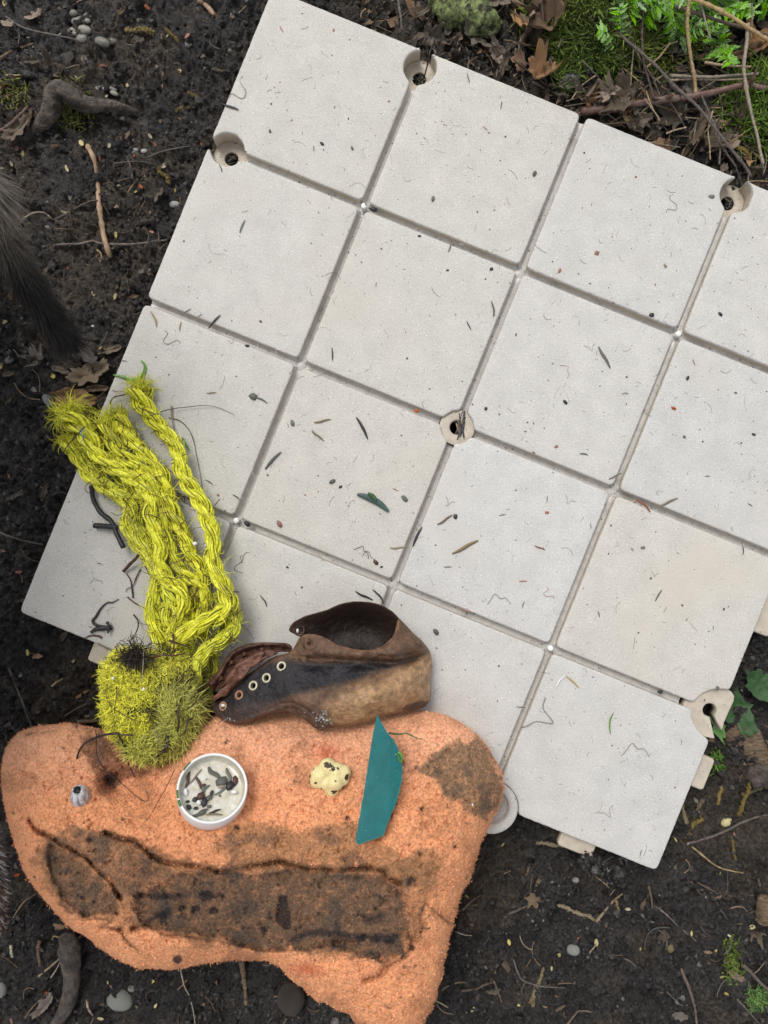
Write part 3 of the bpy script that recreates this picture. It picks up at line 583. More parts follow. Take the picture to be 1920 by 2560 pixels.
# ------------------------------------------------------------------ old leather boot
cb_ = lambda pts: crop(500, 1470, 600 / 1659, pts)
def leather_col(px, py, mode):
    P = np.stack([px, py], -1); n1 = fbm(px, py, 1 / 30, 4, 111); n2 = fbm(px, py, 1 / 7, 3, 112)
    base = np.array([.120, .064, .036]) * (1 + .5 * n1 + .35 * n2)[:, None]
    if mode == 'near':
        tanp = cb_([(960, 960), (860, 830), (1000, 740), (1230, 640), (1440, 540), (1580, 470), (1640, 500), (1640, 800), (1300, 900)])
        f = sstep(-34, 30, sdist(P, tanp) + 40 * n1); base = mixin(base, f * .85, np.array([.42, .25, .125])); base *= (1 + .6 * n2 * f)[:, None]
        blackp = cb_([(60, 820), (215, 690), (340, 590), (470, 510), (620, 490), (850, 505), (1100, 500), (1300, 508), (1480, 480), (1560, 440), (1470, 520), (1240, 590), (1000, 670), (800, 715), (640, 745), (560, 790), (420, 830), (380, 900), (240, 935), (150, 910)])
        f = sstep(-9, 14, sdist(P, blackp) + 16 * n1); base = mixin(base, f * .98, np.array([.010, .009, .012]))
        dark = cb_([(110, 830), (500, 780), (700, 800), (880, 850), (900, 960), (830, 990), (600, 900), (300, 900), (200, 940)]); f = sstep(-14, 14, sdist(P, dark) + 10 * n1); base = mixin(base, f * .6, np.array([.055, .030, .024]))
        wh = np.exp(-((px - cb_([(850, 900)])[0][0]) ** 2 + (py - cb_([(850, 900)])[0][1]) ** 2) / 30 ** 2) + np.exp(-((px - cb_([(220, 915)])[0][0]) ** 2 / 30 ** 2 + (py - cb_([(220, 915)])[0][1]) ** 2 / 10 ** 2)) * .8 + .6 * np.exp(-((px - cb_([(700, 880)])[0][0]) ** 2 + (py - cb_([(700, 880)])[0][1]) ** 2) / 16 ** 2)
        f = sstep(.70, .76, wh * .40 + fbm(px, py, 1 / 2.6, 2, 115) + .22); base = mixin(base, f * .8, np.array([.50, .56, .54]))
        heel = cb_([(1380, 860), (1440, 800), (1540, 775), (1600, 770), (1590, 810), (1500, 850)]); f = sstep(-4, 5, sdist(P, heel) + 12 * n2); base = mixin(base, f * .85, np.array([.018, .012, .010]))
        rim = cb_([(1362, 230), (1350, 300), (1310, 360), (1240, 410), (1150, 430), (1050, 420), (950, 395), (880, 350), (800, 325), (730, 320)]); f = np.exp(-(seg_dist(P, rim, False) / 5) ** 2); base = mixin(base, f * .7, np.array([.24, .125, .065]))
        for (hx, hy, w) in cb_c([(1250, 750, 26), (1420, 770, 22), (1490, 590, 16), (1080, 740, 22)]): base = mixin(base, .5 * np.exp(-((px - hx) ** 2 + (py - hy) ** 2) / w ** 2 * 6), np.array([.08, .045, .03]))
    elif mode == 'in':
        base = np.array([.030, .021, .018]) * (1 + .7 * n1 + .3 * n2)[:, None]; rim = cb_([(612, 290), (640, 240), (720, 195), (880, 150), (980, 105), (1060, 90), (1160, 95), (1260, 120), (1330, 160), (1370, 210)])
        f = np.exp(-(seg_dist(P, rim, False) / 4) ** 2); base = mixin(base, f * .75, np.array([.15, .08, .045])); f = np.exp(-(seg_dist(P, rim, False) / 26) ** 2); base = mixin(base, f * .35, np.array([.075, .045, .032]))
    elif mode == 'red': base = np.array([.095, .042, .028]) * (1 + .8 * n1 + .5 * n2)[:, None]
    return base.clip(.003, 1)
def cb_c(l): return [(500 + x * 600 / 1659, 1470 + y * 600 / 1659, w * 600 / 1659) for x, y, w in l]
def rb(l): return RBF([(500 + x * 600 / 1659, 1470 + y * 600 / 1659, z) for x, y, z in l])
boot = empty('leather_boot', tuple(at(770, 1660, 0.0)), label='old crushed brown and black leather boot beside the yellow rope, above the foam', cat='boot')
BL = np.array(boot.location)
def bput(name, V, Fc, cols, m=M_leather, **kw): return put(name, mesh_from(name, V - BL, Fc, m, cols), boot, **kw)
near_out = cb_([(72, 805), (88, 850), (120, 890), (165, 925), (210, 942), (290, 940), (340, 928), (380, 914), (450, 880), (520, 864), (580, 860), (640, 868), (700, 892), (740, 925), (790, 965), (832, 990), (862, 986), (878, 968), (892, 955), (1000, 962), (1060, 950), (1130, 930), (1200, 900),
                (1320, 872), (1440, 855), (1500, 845), (1550, 825), (1588, 785), (1598, 740), (1590, 690), (1596, 600), (1602, 530), (1600, 470), (1586, 430), (1550, 382), (1520, 350), (1480, 318), (1440, 275), (1400, 232), (1374, 205), (1362, 235), (1350, 300), (1325, 345), (1290, 380), (1240, 412), (1190, 428),
                (1120, 430), (1050, 420), (950, 395), (880, 350), (840, 332), (790, 320), (735, 318), (700, 330), (680, 355), (660, 395), (635, 430), (600, 452), (540, 465), (480, 490), (440, 520), (390, 560), (340, 590), (290, 620), (250, 655), (215, 695), (180, 745), (120, 785)])
Hn = rb([(90, 820, .030), (200, 920, .040), (400, 895, .046), (640, 875, .047), (830, 980, .052), (1000, 955, .050), (1200, 900, .046), (1440, 850, .034), (1570, 800, .024), (1597, 600, .014), (1590, 440, .020), (1450, 290, .030), (1375, 215, .034),
         (1340, 320, .040), (1230, 415, .048), (1050, 425, .052), (880, 355, .050), (740, 325, .044), (640, 440, .040), (480, 495, .036), (340, 595, .034), (200, 720, .032),
         (300, 780, .042), (560, 700, .049), (560, 560, .044), (800, 440, .052), (1100, 480, .058), (1350, 450, .052), (1480, 410, .040), (1530, 420, .036),
         (800, 600, .046), (1100, 570, .047), (1300, 535, .044), (1480, 480, .030), (1000, 760, .062), (1250, 720, .060), (1450, 650, .046), (1540, 600, .034), (700, 790, .056), (1100, 880, .056)])
eyes = cb_c([(563, 541, 20), (459, 622, 20), (367, 675, 20), (270, 740, 18), (160, 817, 17)])
fold = cb_([(1590, 440), (1530, 470), (1450, 500), (1350, 515), (1200, 508), (1050, 500), (900, 495), (760, 490)])
wr = [cb_([(560, 800), (640, 790), (740, 840), (800, 890)]), cb_([(600, 830), (680, 840), (740, 890)]), cb_([(1240, 470), (1350, 480), (1450, 455)]), cb_([(1440, 300), (1500, 380), (1540, 420)]), cb_([(640, 470), (700, 475), (740, 480)]), cb_([(640, 500), (690, 500)])]
def near_h(x, y, d):
    h = Hn(x, y); P = np.stack([x, y], -1)
    L = seg_dist(P, fold, False); h = h - .0055 * np.exp(-(L / 9) ** 2)
    for w in wr: h = h - .0015 * np.exp(-(seg_dist(P, w, False) / 3.5) ** 2)
    h = h + .0022 * fbm(x, y, 1 / 45, 3, 121) + .0009 * fbm(x, y, 1 / 12, 3, 122)
    for (sx, sy, r) in cb_c([(760, 385, 36)]):
        q = np.hypot(x - sx, (y - sy)); h = h + .0016 * np.exp(-((q - r) / 3.0) ** 2) - .0030 * np.exp(-(q / (r * .45)) ** 2) + .0012 * np.exp(-((q - r * .55) / 2.0) ** 2)
    for (sx, sy, r) in eyes: h = h - .0012 * np.exp(-(np.hypot(x - sx, y - sy) / (r * 1.6)) ** 2)
    return h - .0022 * (1 - sstep(0, 7, d)) * 1
V, Fc, P2b, d_, h_ = patch(near_out, 2.6, near_h, lambda x, y, d, ht: ht - .0019, holes=[(a, b, c * .88) for a, b, c in eyes])
c_ = leather_col(P2b[:, 0], P2b[:, 1], 'near'); bput('upper', V, Fc, np.vstack([c_, c_ * .5]))
in_out = cb_([(610, 296), (622, 262), (650, 232), (720, 195), (800, 172), (880, 150), (930, 125), (980, 106), (1060, 91), (1160, 95), (1220, 106), (1270, 124), (1330, 160), (1372, 205), (1400, 236), (1440, 330), (1430, 420), (1360, 480), (1150, 500), (950, 470), (800, 420), (720, 390), (700, 350), (684, 328), (650, 318)])
Hi = rb([(612, 296, .022), (640, 240, .026), (800, 172, .030), (980, 106, .032), (1160, 95, .034), (1330, 160, .036), (1390, 230, .031), (1420, 350, .026), (1350, 470, .010), (1100, 490, .012), (800, 415, .016), (700, 350, .022),
         (750, 280, .020), (900, 250, .012), (1050, 230, .006), (1200, 250, .005), (1250, 330, .004), (1050, 340, .003), (900, 340, .008), (1310, 260, .016)])
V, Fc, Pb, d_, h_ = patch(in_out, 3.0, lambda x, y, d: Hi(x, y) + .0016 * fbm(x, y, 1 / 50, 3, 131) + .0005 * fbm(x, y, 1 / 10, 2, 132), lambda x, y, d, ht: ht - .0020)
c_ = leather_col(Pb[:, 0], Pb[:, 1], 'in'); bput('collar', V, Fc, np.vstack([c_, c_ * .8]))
# lower leather behind everything (far side quarter and lining)
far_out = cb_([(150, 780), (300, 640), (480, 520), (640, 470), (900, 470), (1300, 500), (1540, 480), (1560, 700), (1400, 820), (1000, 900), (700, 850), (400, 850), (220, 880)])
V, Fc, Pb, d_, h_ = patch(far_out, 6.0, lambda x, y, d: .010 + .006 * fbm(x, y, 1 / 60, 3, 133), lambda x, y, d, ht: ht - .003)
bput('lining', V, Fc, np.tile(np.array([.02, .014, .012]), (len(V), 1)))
flapA = cb_([(56, 664), (64, 636), (92, 604), (138, 558), (160, 520), (182, 478), (210, 444), (262, 410), (330, 384), (430, 374), (520, 376), (600, 380), (632, 396), (640, 420), (620, 445), (560, 440), (520, 450), (480, 470), (430, 500), (380, 540), (300, 590), (250, 620), (200, 650), (165, 690), (110, 705), (74, 700)])
Ha = rb([(60, 660, .030), (120, 690, .032), (150, 560, .030), (220, 440, .026), (400, 376, .026), (600, 385, .030), (620, 440, .030), (430, 500, .033), (250, 620, .036), (170, 680, .036)])
fa = [cb_([(110, 690), (150, 640), (190, 570), (250, 480), (330, 440), (440, 410), (520, 410), (600, 430)]), cb_([(80, 660), (140, 590), (180, 510), (240, 440), (340, 405), (430, 392), (540, 395)]), cb_([(240, 560), (330, 500), (400, 480), (470, 480)])]
def ha(x, y, d):
    h = Ha(x, y); P = np.stack([x, y], -1); L0 = seg_dist(P, fa[0], False); L1 = seg_dist(P, fa[1], False); h = h - .0050 * np.exp(-(L0 / 6) ** 2) + .0030 * np.exp(-(L1 / 5) ** 2) - .003 * np.exp(-(seg_dist(P, fa[2], False) / 5) ** 2)
    return h + .0060 * fbm(x, y, 1 / 16, 4, 141) - .002 * (1 - sstep(0, 5, d))
V, Fc, Pb, d_, h_ = patch(flapA, 2.5, ha, lambda x, y, d, ht: ht - .002); c_ = leather_col(Pb[:, 0], Pb[:, 1], 'red'); bput('eyelet_flap', V, Fc, np.vstack([c_, c_ * .6]), label='crumpled dark red-brown far eyelet flap')
tong = cb_([(75, 778), (84, 757), (120, 728), (152, 698), (190, 668), (178, 634), (198, 612), (212, 590), (232, 560), (244, 532), (284, 508), (340, 478), (392, 448), (432, 434), (452, 452), (430, 478), (470, 476), (440, 504), (400, 528), (352, 560), (330, 592), (300, 626), (258, 652), (234, 668), (206, 712), (186, 748), (150, 752), (118, 772)])
Ht = rb([(80, 770, .036), (150, 720, .040), (210, 640, .044), (260, 560, .042), (350, 500, .040), (440, 455, .040), (340, 580, .040), (200, 710, .040), (230, 600, .046)])
V, Fc, Pb, d_, h_ = patch(tong, 2.3, lambda x, y, d: Ht(x, y) + .0045 * fbm(x, y, 1 / 20, 3, 151) - .0016 * (1 - sstep(0, 4, d)), lambda x, y, d, ht: ht - .0018); c_ = leather_col(Pb[:, 0], Pb[:, 1], 'red') * 1.7; bput('tongue', V, Fc, np.vstack([c_, c_ * .6]), label='torn red-brown strip of the tongue')
rag = cb_([(430, 440), (470, 425), (520, 440), (545, 455), (500, 470), (460, 490), (440, 500), (425, 480)])
V, Fc, Pb, d_, h_ = patch(rag, 2.3, lambda x, y, d: .037 + .005 * fbm(x, y, 1 / 9, 3, 152), lambda x, y, d, ht: ht - .0016); c_ = leather_col(Pb[:, 0], Pb[:, 1], 'red') * 1.3; bput('torn_scrap', V, Fc, np.vstack([c_, c_]))
def ring(R, r, m, name, loc, tilt=(0, 0)):
    pr = [(R + r * math.cos(a), r * .7 * math.sin(a)) for a in np.linspace(0, 2 * math.pi, 9)]; pr += [(R - r, -.0026)]
    V, Qd = lathe(pr[:9], 24); A = Acc(); A.add(V, Q=Qd, col=(1, 1, 1)); V2, Q2 = lathe([(R - r * .9, 0), (R - r * .95, -.0030)], 24); A.add(V2, Q=Q2)
    o = put(name, A.mesh(name, m), boot); o.location = tuple(np.array(loc) - BL); o.rotation_euler = (tilt[0], tilt[1], 0); return o
for k, (sx, sy, r) in enumerate(eyes):
    z = near_h(np.array([sx]), np.array([sy]), np.array([20.]))[0] + .0008
    e = 4.0; gx_ = (Hn(np.array([sx + e]), np.array([sy]))[0] - Hn(np.array([sx - e]), np.array([sy]))[0]) / (2 * e * .2725); gy_ = (Hn(np.array([sx]), np.array([sy + e]))[0] - Hn(np.array([sx]), np.array([sy - e]))[0]) / (2 * e * .2725)
    if k == 0 or k < 3: ring(.0027, .00082, M_brass, 'eyelet', at(sx, sy, z), (-gy_ * 1000 * .6, -gx_ * 1000 * .6))
    else: ring(.0026, .00080, M_rust, 'eyelet', at(sx, sy, z), (-gy_ * 1000 * .6, -gx_ * 1000 * .6)).update_tag()
for (x, y, w) in cb_c([(150, 642, 12), (222, 532, 10), (312, 474, 10), (432, 444, 12)]):
    z = Ha(np.array([x]), np.array([y]))[0] + .0012; ring(.0018, .0005, M_kelpb, 'eyelet', at(x, y, z), (.7, .4))
x, y, w = cb_c([(685, 292, 30)])[0]; ring(.0036, .0007, M_kelpb, 'worn_eyelet', at(x, y, Hi(np.array([x]), np.array([y]))[0] + .0002))
V, Qd = lathe([(0, .0006), (.0011, .0003), (.0015, -.0006)], 14)
o = put('thread_scrap', mesh_from('thread_scrap', V, [Qd], M_white), boot); o.location = tuple(at(x - 4, y + 1, Hi(np.array([x]), np.array([y]))[0] + .0006) - BL); o.scale = (.7, 1.2, 1)
x, y, w = cb_c([(162, 812, 30)])[0]; V, Qd = lathe([(0, .0007), (.0016, .0004), (.0024, -.0004)], 18); o = put('bright_rivet', mesh_from('bright_rivet', V, [Qd], M_white), boot); o.location = tuple(at(x, y, near_h(np.array([x]), np.array([y]), np.array([20.]))[0]) - BL); o.scale = (.9, .6, 1)

# ------------------------------------------------------------------ white cap, shard, lump, barnacle on the foam
def basis(z, up=(0, 1, 0)):
    z = Vector(z).normalized(); x = Vector(up).cross(z).normalized(); y = z.cross(x); m = Matrix((x, y, z)).transposed(); return m.to_4x4()
cap_axis = Vector((.19, .58, .79)).normalized()
R = .0222; capc = Vector(at(530, 1987, float(foam_h(np.array([530.]), np.array([1987.]), fine=False)[0]) + .0065))
cap = empty('bottle_cap', tuple(capc), label='round white plastic jar cap lying open side up on the foam, holding wet scraps', cat='bottle cap')
cap.rotation_euler = basis(cap_axis).to_euler()
nR = 192; pr = [(R * .97, -.0005), (R, .0008), (R, .0153), (R * .985, .0163), (R * .945, .0165), (R * .92, .0157), (R * .91, .0040)]
V, Qd = lathe(pr, nR); ang = np.tile(np.arange(nR), len(pr)); wallm = np.repeat([0, 1, 1, 0, 0, 0, 0], nR); rr_ = 1 - .011 * wallm * ((ang % 2) == 0); V[:, :2] *= rr_[:, None]
Vb, Qb = lathe([(R * .97, -.0005), (R * .5, -.0006), (0.0001, -.0006)], nR)
A = Acc(); A.add(V, Q=Qd); A.add(Vb, Q=Qb); put('cap_wall', A.mesh('cap_wall', M_cap), cap)
V, Qd = lathe([(R * .918, .0155), (R * .90, .0140), (R * .90, .0120), (R * .88, .0116), (R * .88, .0100), (R * .86, .0092), (R * .82, .0088), (R * .45, .0085), (R * .40, .0089), (R * .36, .0085), (.0001, .0085)], 96)
put('cap_inside', mesh_from('cap_inside', V, [Qd], M_capin), cap)
CM = Matrix.Translation(capc) @ basis(cap_axis)
def in_cap(cx, cy, h=.0032):
    """cx, cy in cap radii: x right, y up in the photo; returns a world point on the cap floor"""
    e = Matrix.Rotation(0, 4, 'Z'); ax = basis(cap_axis).to_3x3(); xw = Vector((1, 0, 0)); xw = (xw - cap_axis * xw.dot(cap_axis)).normalized(); yw = cap_axis.cross(xw)
    return capc + cap_axis * h + xw * (cx * R) + yw * (cy * R)

def plate(pts_px, zf, th, name, m, **kw):
    """thin rigid plate: outline and its height, own thickness"""
    P = np.array(pts_px, float); zz = np.array([zf(x, y) for x, y in P]); top = at(P[:, 0], P[:, 1], zz); n = len(P); base = top.mean(0)
    nn = np.cross(top[n // 3] - top[0], top[2 * n // 3] - top[0]); nn /= np.linalg.norm(nn); nn *= np.sign(nn[2]); bev = .0002
    cen = top.mean(0); ins = top + (cen - top) / np.linalg.norm(cen - top, axis=1)[:, None] * .0003
    V = np.vstack([ins, top - nn * .0003, top - nn * th]) - base; f = [tuple(range(n))]
    for r_ in range(2):
        for k in range(n): k2 = (k + 1) % n; f.append((r_ * n + k2, r_ * n + k, (r_ + 1) * n + k, (r_ + 1) * n + k2))
    f.append(tuple(range(2 * n, 3 * n))[::-1]); me = bpy.data.meshes.new(name); me.from_pydata(V.tolist(), [], f); me.materials.append(m); me.materials.append(M_tealedge)
    me.polygons.foreach_set('material_index', [0] + [1] * (2 * n) + [0]); bm = bmesh.new(); bm.from_mesh(me); bmesh.ops.recalc_face_normals(bm, faces=bm.faces); bm.to_mesh(me); bm.free()
    o = put(name, me, **kw); o.location = tuple(base); return o
cs = lambda pts: crop(430, 1850, 600 / 1659, pts)
sh = [(943, 1784)] + [(952, 1803), (966, 1828), (984, 1850), (993, 1866), (1000, 1885), (1005, 1905), (1006, 1925), (1004, 1950), (998, 1982), (988, 2012), (976, 2042), (966, 2068), (960, 2088), (940, 2096), (912, 2106), (897, 2112), (889, 2104), (893, 2075), (901, 2028), (910, 1975), (919, 1920), (926, 1872), (934, 1825)]
sh = [(a[0] + (b[0] - a[0]) * q / 5 + (rng.normal(0, .45) if q else 0), a[1] + (b[1] - a[1]) * q / 5 + (rng.normal(0, .45) if q else 0)) for a, b in zip(sh, sh[1:] + sh[:1]) for q in range(5)]
plate(sh, lambda x, y: .060 + (y - 1784) / 330 * .033, .0019, 'plastic_shard', M_teal, label='long pointed teal plastic shard resting on the orange foam below the boot', cat='plastic shard')

def blob(name, m, c, lobes, res=4, rough_=.0006, sc=(1, 1, 1), **kw):
    bm = bmesh.new(); bmesh.ops.create_icosphere(bm, subdivisions=res, radius=1)
    L = [(Vector(p), r) for p, r in lobes]
    for v in bm.verts:
        d = v.co.normalized(); best = 0; acc = 0
        for p, r in L:     # smooth union of spheres along the ray
            b = d.dot(p); q = b * b - (p.length_squared - r * r)
            if q > 0: t = b + math.sqrt(q); best = max(best, t)
        v.co = d * max(best, .0005)
    for _ in range(1): bmesh.ops.smooth_vert(bm, verts=bm.verts, factor=.5, use_axis_x=True, use_axis_y=True, use_axis_z=True)
    for v in bm.verts:
        x, y, z = v.co; v.co += v.co.normalized() * float(fbm(x * 1000 + z * 700, y * 1000 - z * 500, .35, 3, 161)) * rough_ * 2
    for f in bm.faces: f.smooth = True
    me = bpy.data.meshes.new(name); bm.to_mesh(me); bm.free(); me.materials.append(m); o = put(name, me, **kw); o.location = tuple(c); o.scale = sc; return o
k = .00025
lob = [((-30 * k, 6 * k, 0), 26 * k), ((-38 * k, -10 * k, 0), 20 * k), ((-8 * k, 28 * k, 2 * k), 24 * k), ((14 * k, 20 * k, 0), 22 * k), ((36 * k, 16 * k, 0), 19 * k), ((32 * k, -6 * k, 0), 18 * k), ((4 * k, -30 * k, 0), 22 * k), ((-6 * k, -44 * k, 0), 10 * k), ((12 * k, -8 * k, 10 * k), 24 * k), ((-14 * k, -12 * k, 4 * k), 20 * k)]
pb = on_foam(827, 1944, .003)
blob('foam_lump', M_blob, pb, lob, label='lumpy pale yellow foam nugget with dark specks left of the teal shard', cat='foam lump')
# barnacle
pbn = on_foam(201, 1994, .0005)
barn = empty('barnacle', tuple(pbn), label='tiny white and grey barnacle shell on the left end of the orange foam', cat='barnacle'); barn.rotation_euler = basis((.05, .75, .65)).to_euler(); barn.scale = (1.05, 1.05, 1.35)
for kx in range(7):
    a = kx * 2 * math.pi / 7; pts = []
    w = .50
    V = []
    for s_, rr0, zz in ((0, .0054, 0), (1, .0050, .003), (2, .0038, .006), (3, .0024, .0078)):
        for t in (-w, -w * .3, w * .3, w): V.append(((rr0 + .0005 * math.cos(t * 3)) * math.cos(a + t), (rr0 + .0005 * math.cos(t * 3)) * math.sin(a + t) * 1.15, zz + .0004 * math.sin(kx * 3)))
    V = np.array(V); Vi = V * np.array([.82, .82, .95]); q = [(r_ * 4 + c, r_ * 4 + c + 1, r_ * 4 + c + 5, r_ * 4 + c + 4) for r_ in range(3) for c in range(3)]
    q2 = [(b + 16, a_ + 16, d2 + 16, c2 + 16) for a_, b, c2, d2 in q]; rim = [(12, 13, 29, 28), (13, 14, 30, 29), (14, 15, 31, 30), (0, 4, 20, 16), (4, 8, 24, 20), (8, 12, 28, 24), (3, 19, 23, 7), (7, 23, 27, 11), (11, 27, 31, 15)]
    put('shell_plate', mesh_from('shell_plate', np.vstack([V, Vi]), [np.array(q + q2 + rim)], M_barn), barn)
V, Qd = lathe([(.0001, .0070), (.0011, .0070), (.0017, .0058)], 12); put('dark_opening', mesh_from('dark_opening', V, [Qd], M_black), barn)

# ------------------------------------------------------------------ yellow rope
YEL = np.array([.74, .73, .045]); YG = np.array([.44, .50, .07]); DIRT = np.array([.10, .085, .02])
c4 = lambda pts: crop(0, 640, .3858, pts); c7 = lambda pts: crop(0, 1280, .3858, pts)
ropeO = at(400, 1400, .01)
rope = empty('frayed_rope', tuple(ropeO), label='tangled bunch of frayed yellow rope with a matted ball at its end', cat='rope')
def stretch_(p, z0, z1=None, mid=None):
    n = len(p); t = np.linspace(0, 1, n); z1 = z0 if z1 is None else z1; z = z0 * (1 - t) + z1 * t
    if mid is not None: z = z + mid * np.sin(np.pi * t)
    return [tuple(at(x, y, zz)) for (x, y), zz in zip(p, z)]
fuzzP = []; fuzzC = []
def curl(base, d, L, turn, n, drop=.12, rs=rng):
    d = d / (np.linalg.norm(d, axis=1)[:, None] + 1e-9); p = np.cross(d, rs.normal(0, 1, d.shape)); p /= np.linalg.norm(p, axis=1)[:, None] + 1e-9; turn = np.reshape(turn, (-1, 1, 1)); t = np.linspace(0, 1, n)[None, :, None]
    return base[:, None] + L[:, None] / turn * (d[:, None] * np.sin(turn * t) + p[:, None] * (1 - np.cos(turn * t))) - np.array([0, 0, drop]) * L[:, None] * t ** 2
def make_strand(pts, rad=.0049, pitch=.043, fray0=0, fray1=0, tint=0, seed=0, ph=None):
    rs = np.random.default_rng(seed); L = sum(math.dist(a, b) for a, b in zip(pts[:-1], pts[1:])); n = max(30, int(L / .0013)); C = smooth_path(pts, n); s = np.r_[0, np.cumsum(np.linalg.norm(np.diff(C, axis=0), axis=1))]
    Tn = np.gradient(C, axis=0); Tn /= np.linalg.norm(Tn, axis=1)[:, None]; up = np.array([0, 0, 1.]); A = np.cross(Tn, up); A /= np.linalg.norm(A, axis=1)[:, None]; B = np.cross(A, Tn)
    ph = rs.uniform(0, 6) if ph is None else ph; acc = Acc(); nf = 13
    loose = 1 + 1.1 * fray0 * np.exp(-s / .010) + 1.1 * fray1 * np.exp(-(s[-1] - s) / .010) + .12 * np.interp(s, np.linspace(0, s[-1], 9), rs.normal(0, 1, 9))
    for k_ in range(3):
        th = ph + 2 * np.pi * (s / pitch) + 2 * np.pi * k_ / 3; r1 = rad * .56 * loose; cen = C + A * (np.cos(th) * r1)[:, None] + B * (np.sin(th) * r1)[:, None]
        V, Qd = tubes(cen[None], (rad * .40 * np.ones(n))[None], 7); acc.add(V, Q=Qd, col=YEL * .30)  # core tinted dark: shade in the gaps between fibres put into its colour
        fib = []; fr = []
        for j in range(nf):
            ph2 = 2 * np.pi * j / nf + rs.uniform(-.25, .25); ft = ph2 - 2 * np.pi * s / (pitch * 1.25); r2 = rad * .44 * (1 + rs.uniform(-.12, .12)) * (1 + .18 * np.interp(s, np.linspace(0, s[-1], 14), rs.normal(0, 1, 14))) * (1 + .4 * (loose - 1))
            f_ = cen + A * (np.cos(ft) * r2)[:, None] + B * (np.sin(ft) * r2)[:, None]; fib.append(f_); fr.append(rad * rs.uniform(.10, .17) * np.ones(n))
        fib = np.array(fib); V, Qd = tubes(fib, np.array(fr), 4)
        sh_ = rs.uniform(.82, 1.14, (nf, 1, 1)) ; cbase = (YEL * (1 - tint) + YG * tint)
        dn = fbm(s * 1000 + seed * 77, s * 0 + k_ * 9, 1 / 16, 3, 171)[None, :, None]; cc_ = cbase * sh_ * (1 + .25 * dn); dd = np.clip(sstep(.10, .26, dn + .1 * rs.normal(0, 1, (nf, 1, 1))), 0, 1) * .55; cc_ = cc_ * (1 - dd) + DIRT * 1.6 * dd
        acc.add(V, Q=Qd, col=np.repeat(cc_.reshape(-1, 3), 4, 0))
    V = np.vstack(acc.V) - ropeO; acc.V = [V]
    put('strand', acc.mesh('strand', M_rope), rope)
    # stray fibres
    nh = int(L / .00040); i0 = rs.integers(0, n, nh); a = rs.uniform(0, 2 * np.pi, nh); base = C[i0] + (A[i0] * np.cos(a)[:, None] + B[i0] * np.sin(a)[:, None]) * rad * .85; out = A[i0] * np.cos(a)[:, None] + B[i0] * np.sin(a)[:, None]
    ln = rs.gamma(2.0, .0021, nh)[:, None]; d0 = out * .55 + Tn[i0] * rs.choice([-1, 1], nh)[:, None] * .9 + rs.normal(0, .3, (nh, 3)); d0[:, 2] = np.abs(d0[:, 2]) * .5; cur = rs.normal(0, .9, (nh, 3)); cur[:, 2] -= .5
    t = np.linspace(0, 1, 6)[None, :, None]; Pp = curl(base, d0, ln * 1.3, rs.uniform(.4, 4.2, nh), 6, .2, rs); fuzzP.append(Pp); fuzzC.append(np.repeat(np.where(rs.random((nh, 1)) < .12, DIRT, (YEL * (1 - tint) + YG * tint)) * rs.uniform(.8, 1.3, (nh, 1)), 6, 0))
    for end, fr_, sgn in ((0, fray0, -1), (-1, fray1, 1)):
        if fr_:
            m_ = int(260 * fr_); ce = C[end]; bs = ce + (A[end] * rs.normal(0, .5, (m_, 1)) + B[end] * rs.normal(0, .4, (m_, 1))) * rad; dr_ = Tn[end] * sgn * rs.uniform(.3, 1.3, (m_, 1)) + A[end] * rs.normal(0, .75, (m_, 1)) + B[end] * rs.uniform(-.4, .8, (m_, 1)); ln = rs.uniform(.005, .017, (m_, 1)) * fr_ ** .5
            cur = rs.normal(0, 1.2, (m_, 3)); fuzzP.append(curl(bs, dr_, ln * 1.25, rs.uniform(.6, 4.5, m_), 6, .3, rs)); fuzzC.append(np.repeat(YEL * rs.uniform(.5, 1.25, (m_, 1)), 6, 0))
R1 = [(349, 978), (356, 1008), (380, 1045), (409, 1078), (436, 1110), (449, 1150), (455, 1180), (474, 1215), (500, 1252), (519, 1300), (533, 1345), (532, 1392), (543, 1434), (563, 1477), (574, 1512), (545, 1538), (498, 1562), (462, 1585), (430, 1610)]
R2 = [(296, 1040), (312, 1070), (330, 1100), (366, 1140), (402, 1180), (415, 1226), (428, 1268), (447, 1308), (459, 1338), (474, 1380), (503, 1420), (502, 1461), (480, 1500), (474, 1550), (476, 1590)]
R3 = [(272, 1060), (283, 1100), (300, 1135), (340, 1165), (372, 1195), (392, 1235), (405, 1275), (414, 1325), (432, 1390), (455, 1430), (492, 1458), (512, 1490), (505, 1540), (495, 1590)]
R4 = [(176, 1042), (205, 1070), (225, 1100), (240, 1130), (272, 1160), (312, 1185), (350, 1212), (378, 1250), (376, 1290), (392, 1334), (403, 1370), (398, 1405), (417, 1446), (450, 1476), (462, 1508), (447, 1542), (436, 1585)]
R5 = [(182, 1105), (196, 1140), (215, 1175), (251, 1208), (301, 1238), (332, 1266), (318, 1300), (330, 1342), (368, 1390), (392, 1434), (386, 1485), (379, 1530), (390, 1572), (408, 1610)]
R6 = [(236, 1080), (255, 1125), (292, 1180), (335, 1222), (372, 1262), (352, 1300), (372, 1345), (400, 1385), (412, 1440), (424, 1496), (417, 1542), (428, 1585), (420, 1625)]
R7 = [(574, 1500), (586, 1540), (583, 1573), (558, 1600), (520, 1622), (494, 1655), (484, 1690), (476, 1730), (470, 1770)]
R8 = [(540, 1480), (566, 1520), (570, 1560), (548, 1592), (530, 1625), (530, 1665), (520, 1700), (510, 1735), (521, 1758)]
R9 = [(318, 1110), (350, 1150), (385, 1200), (420, 1260), (445, 1320), (470, 1420), (520, 1440), (556, 1490)]
R10 = [(212, 1120), (240, 1180), (280, 1225), (322, 1262), (345, 1330), (395, 1420), (440, 1500), (455, 1560), (470, 1620), (450, 1680)]
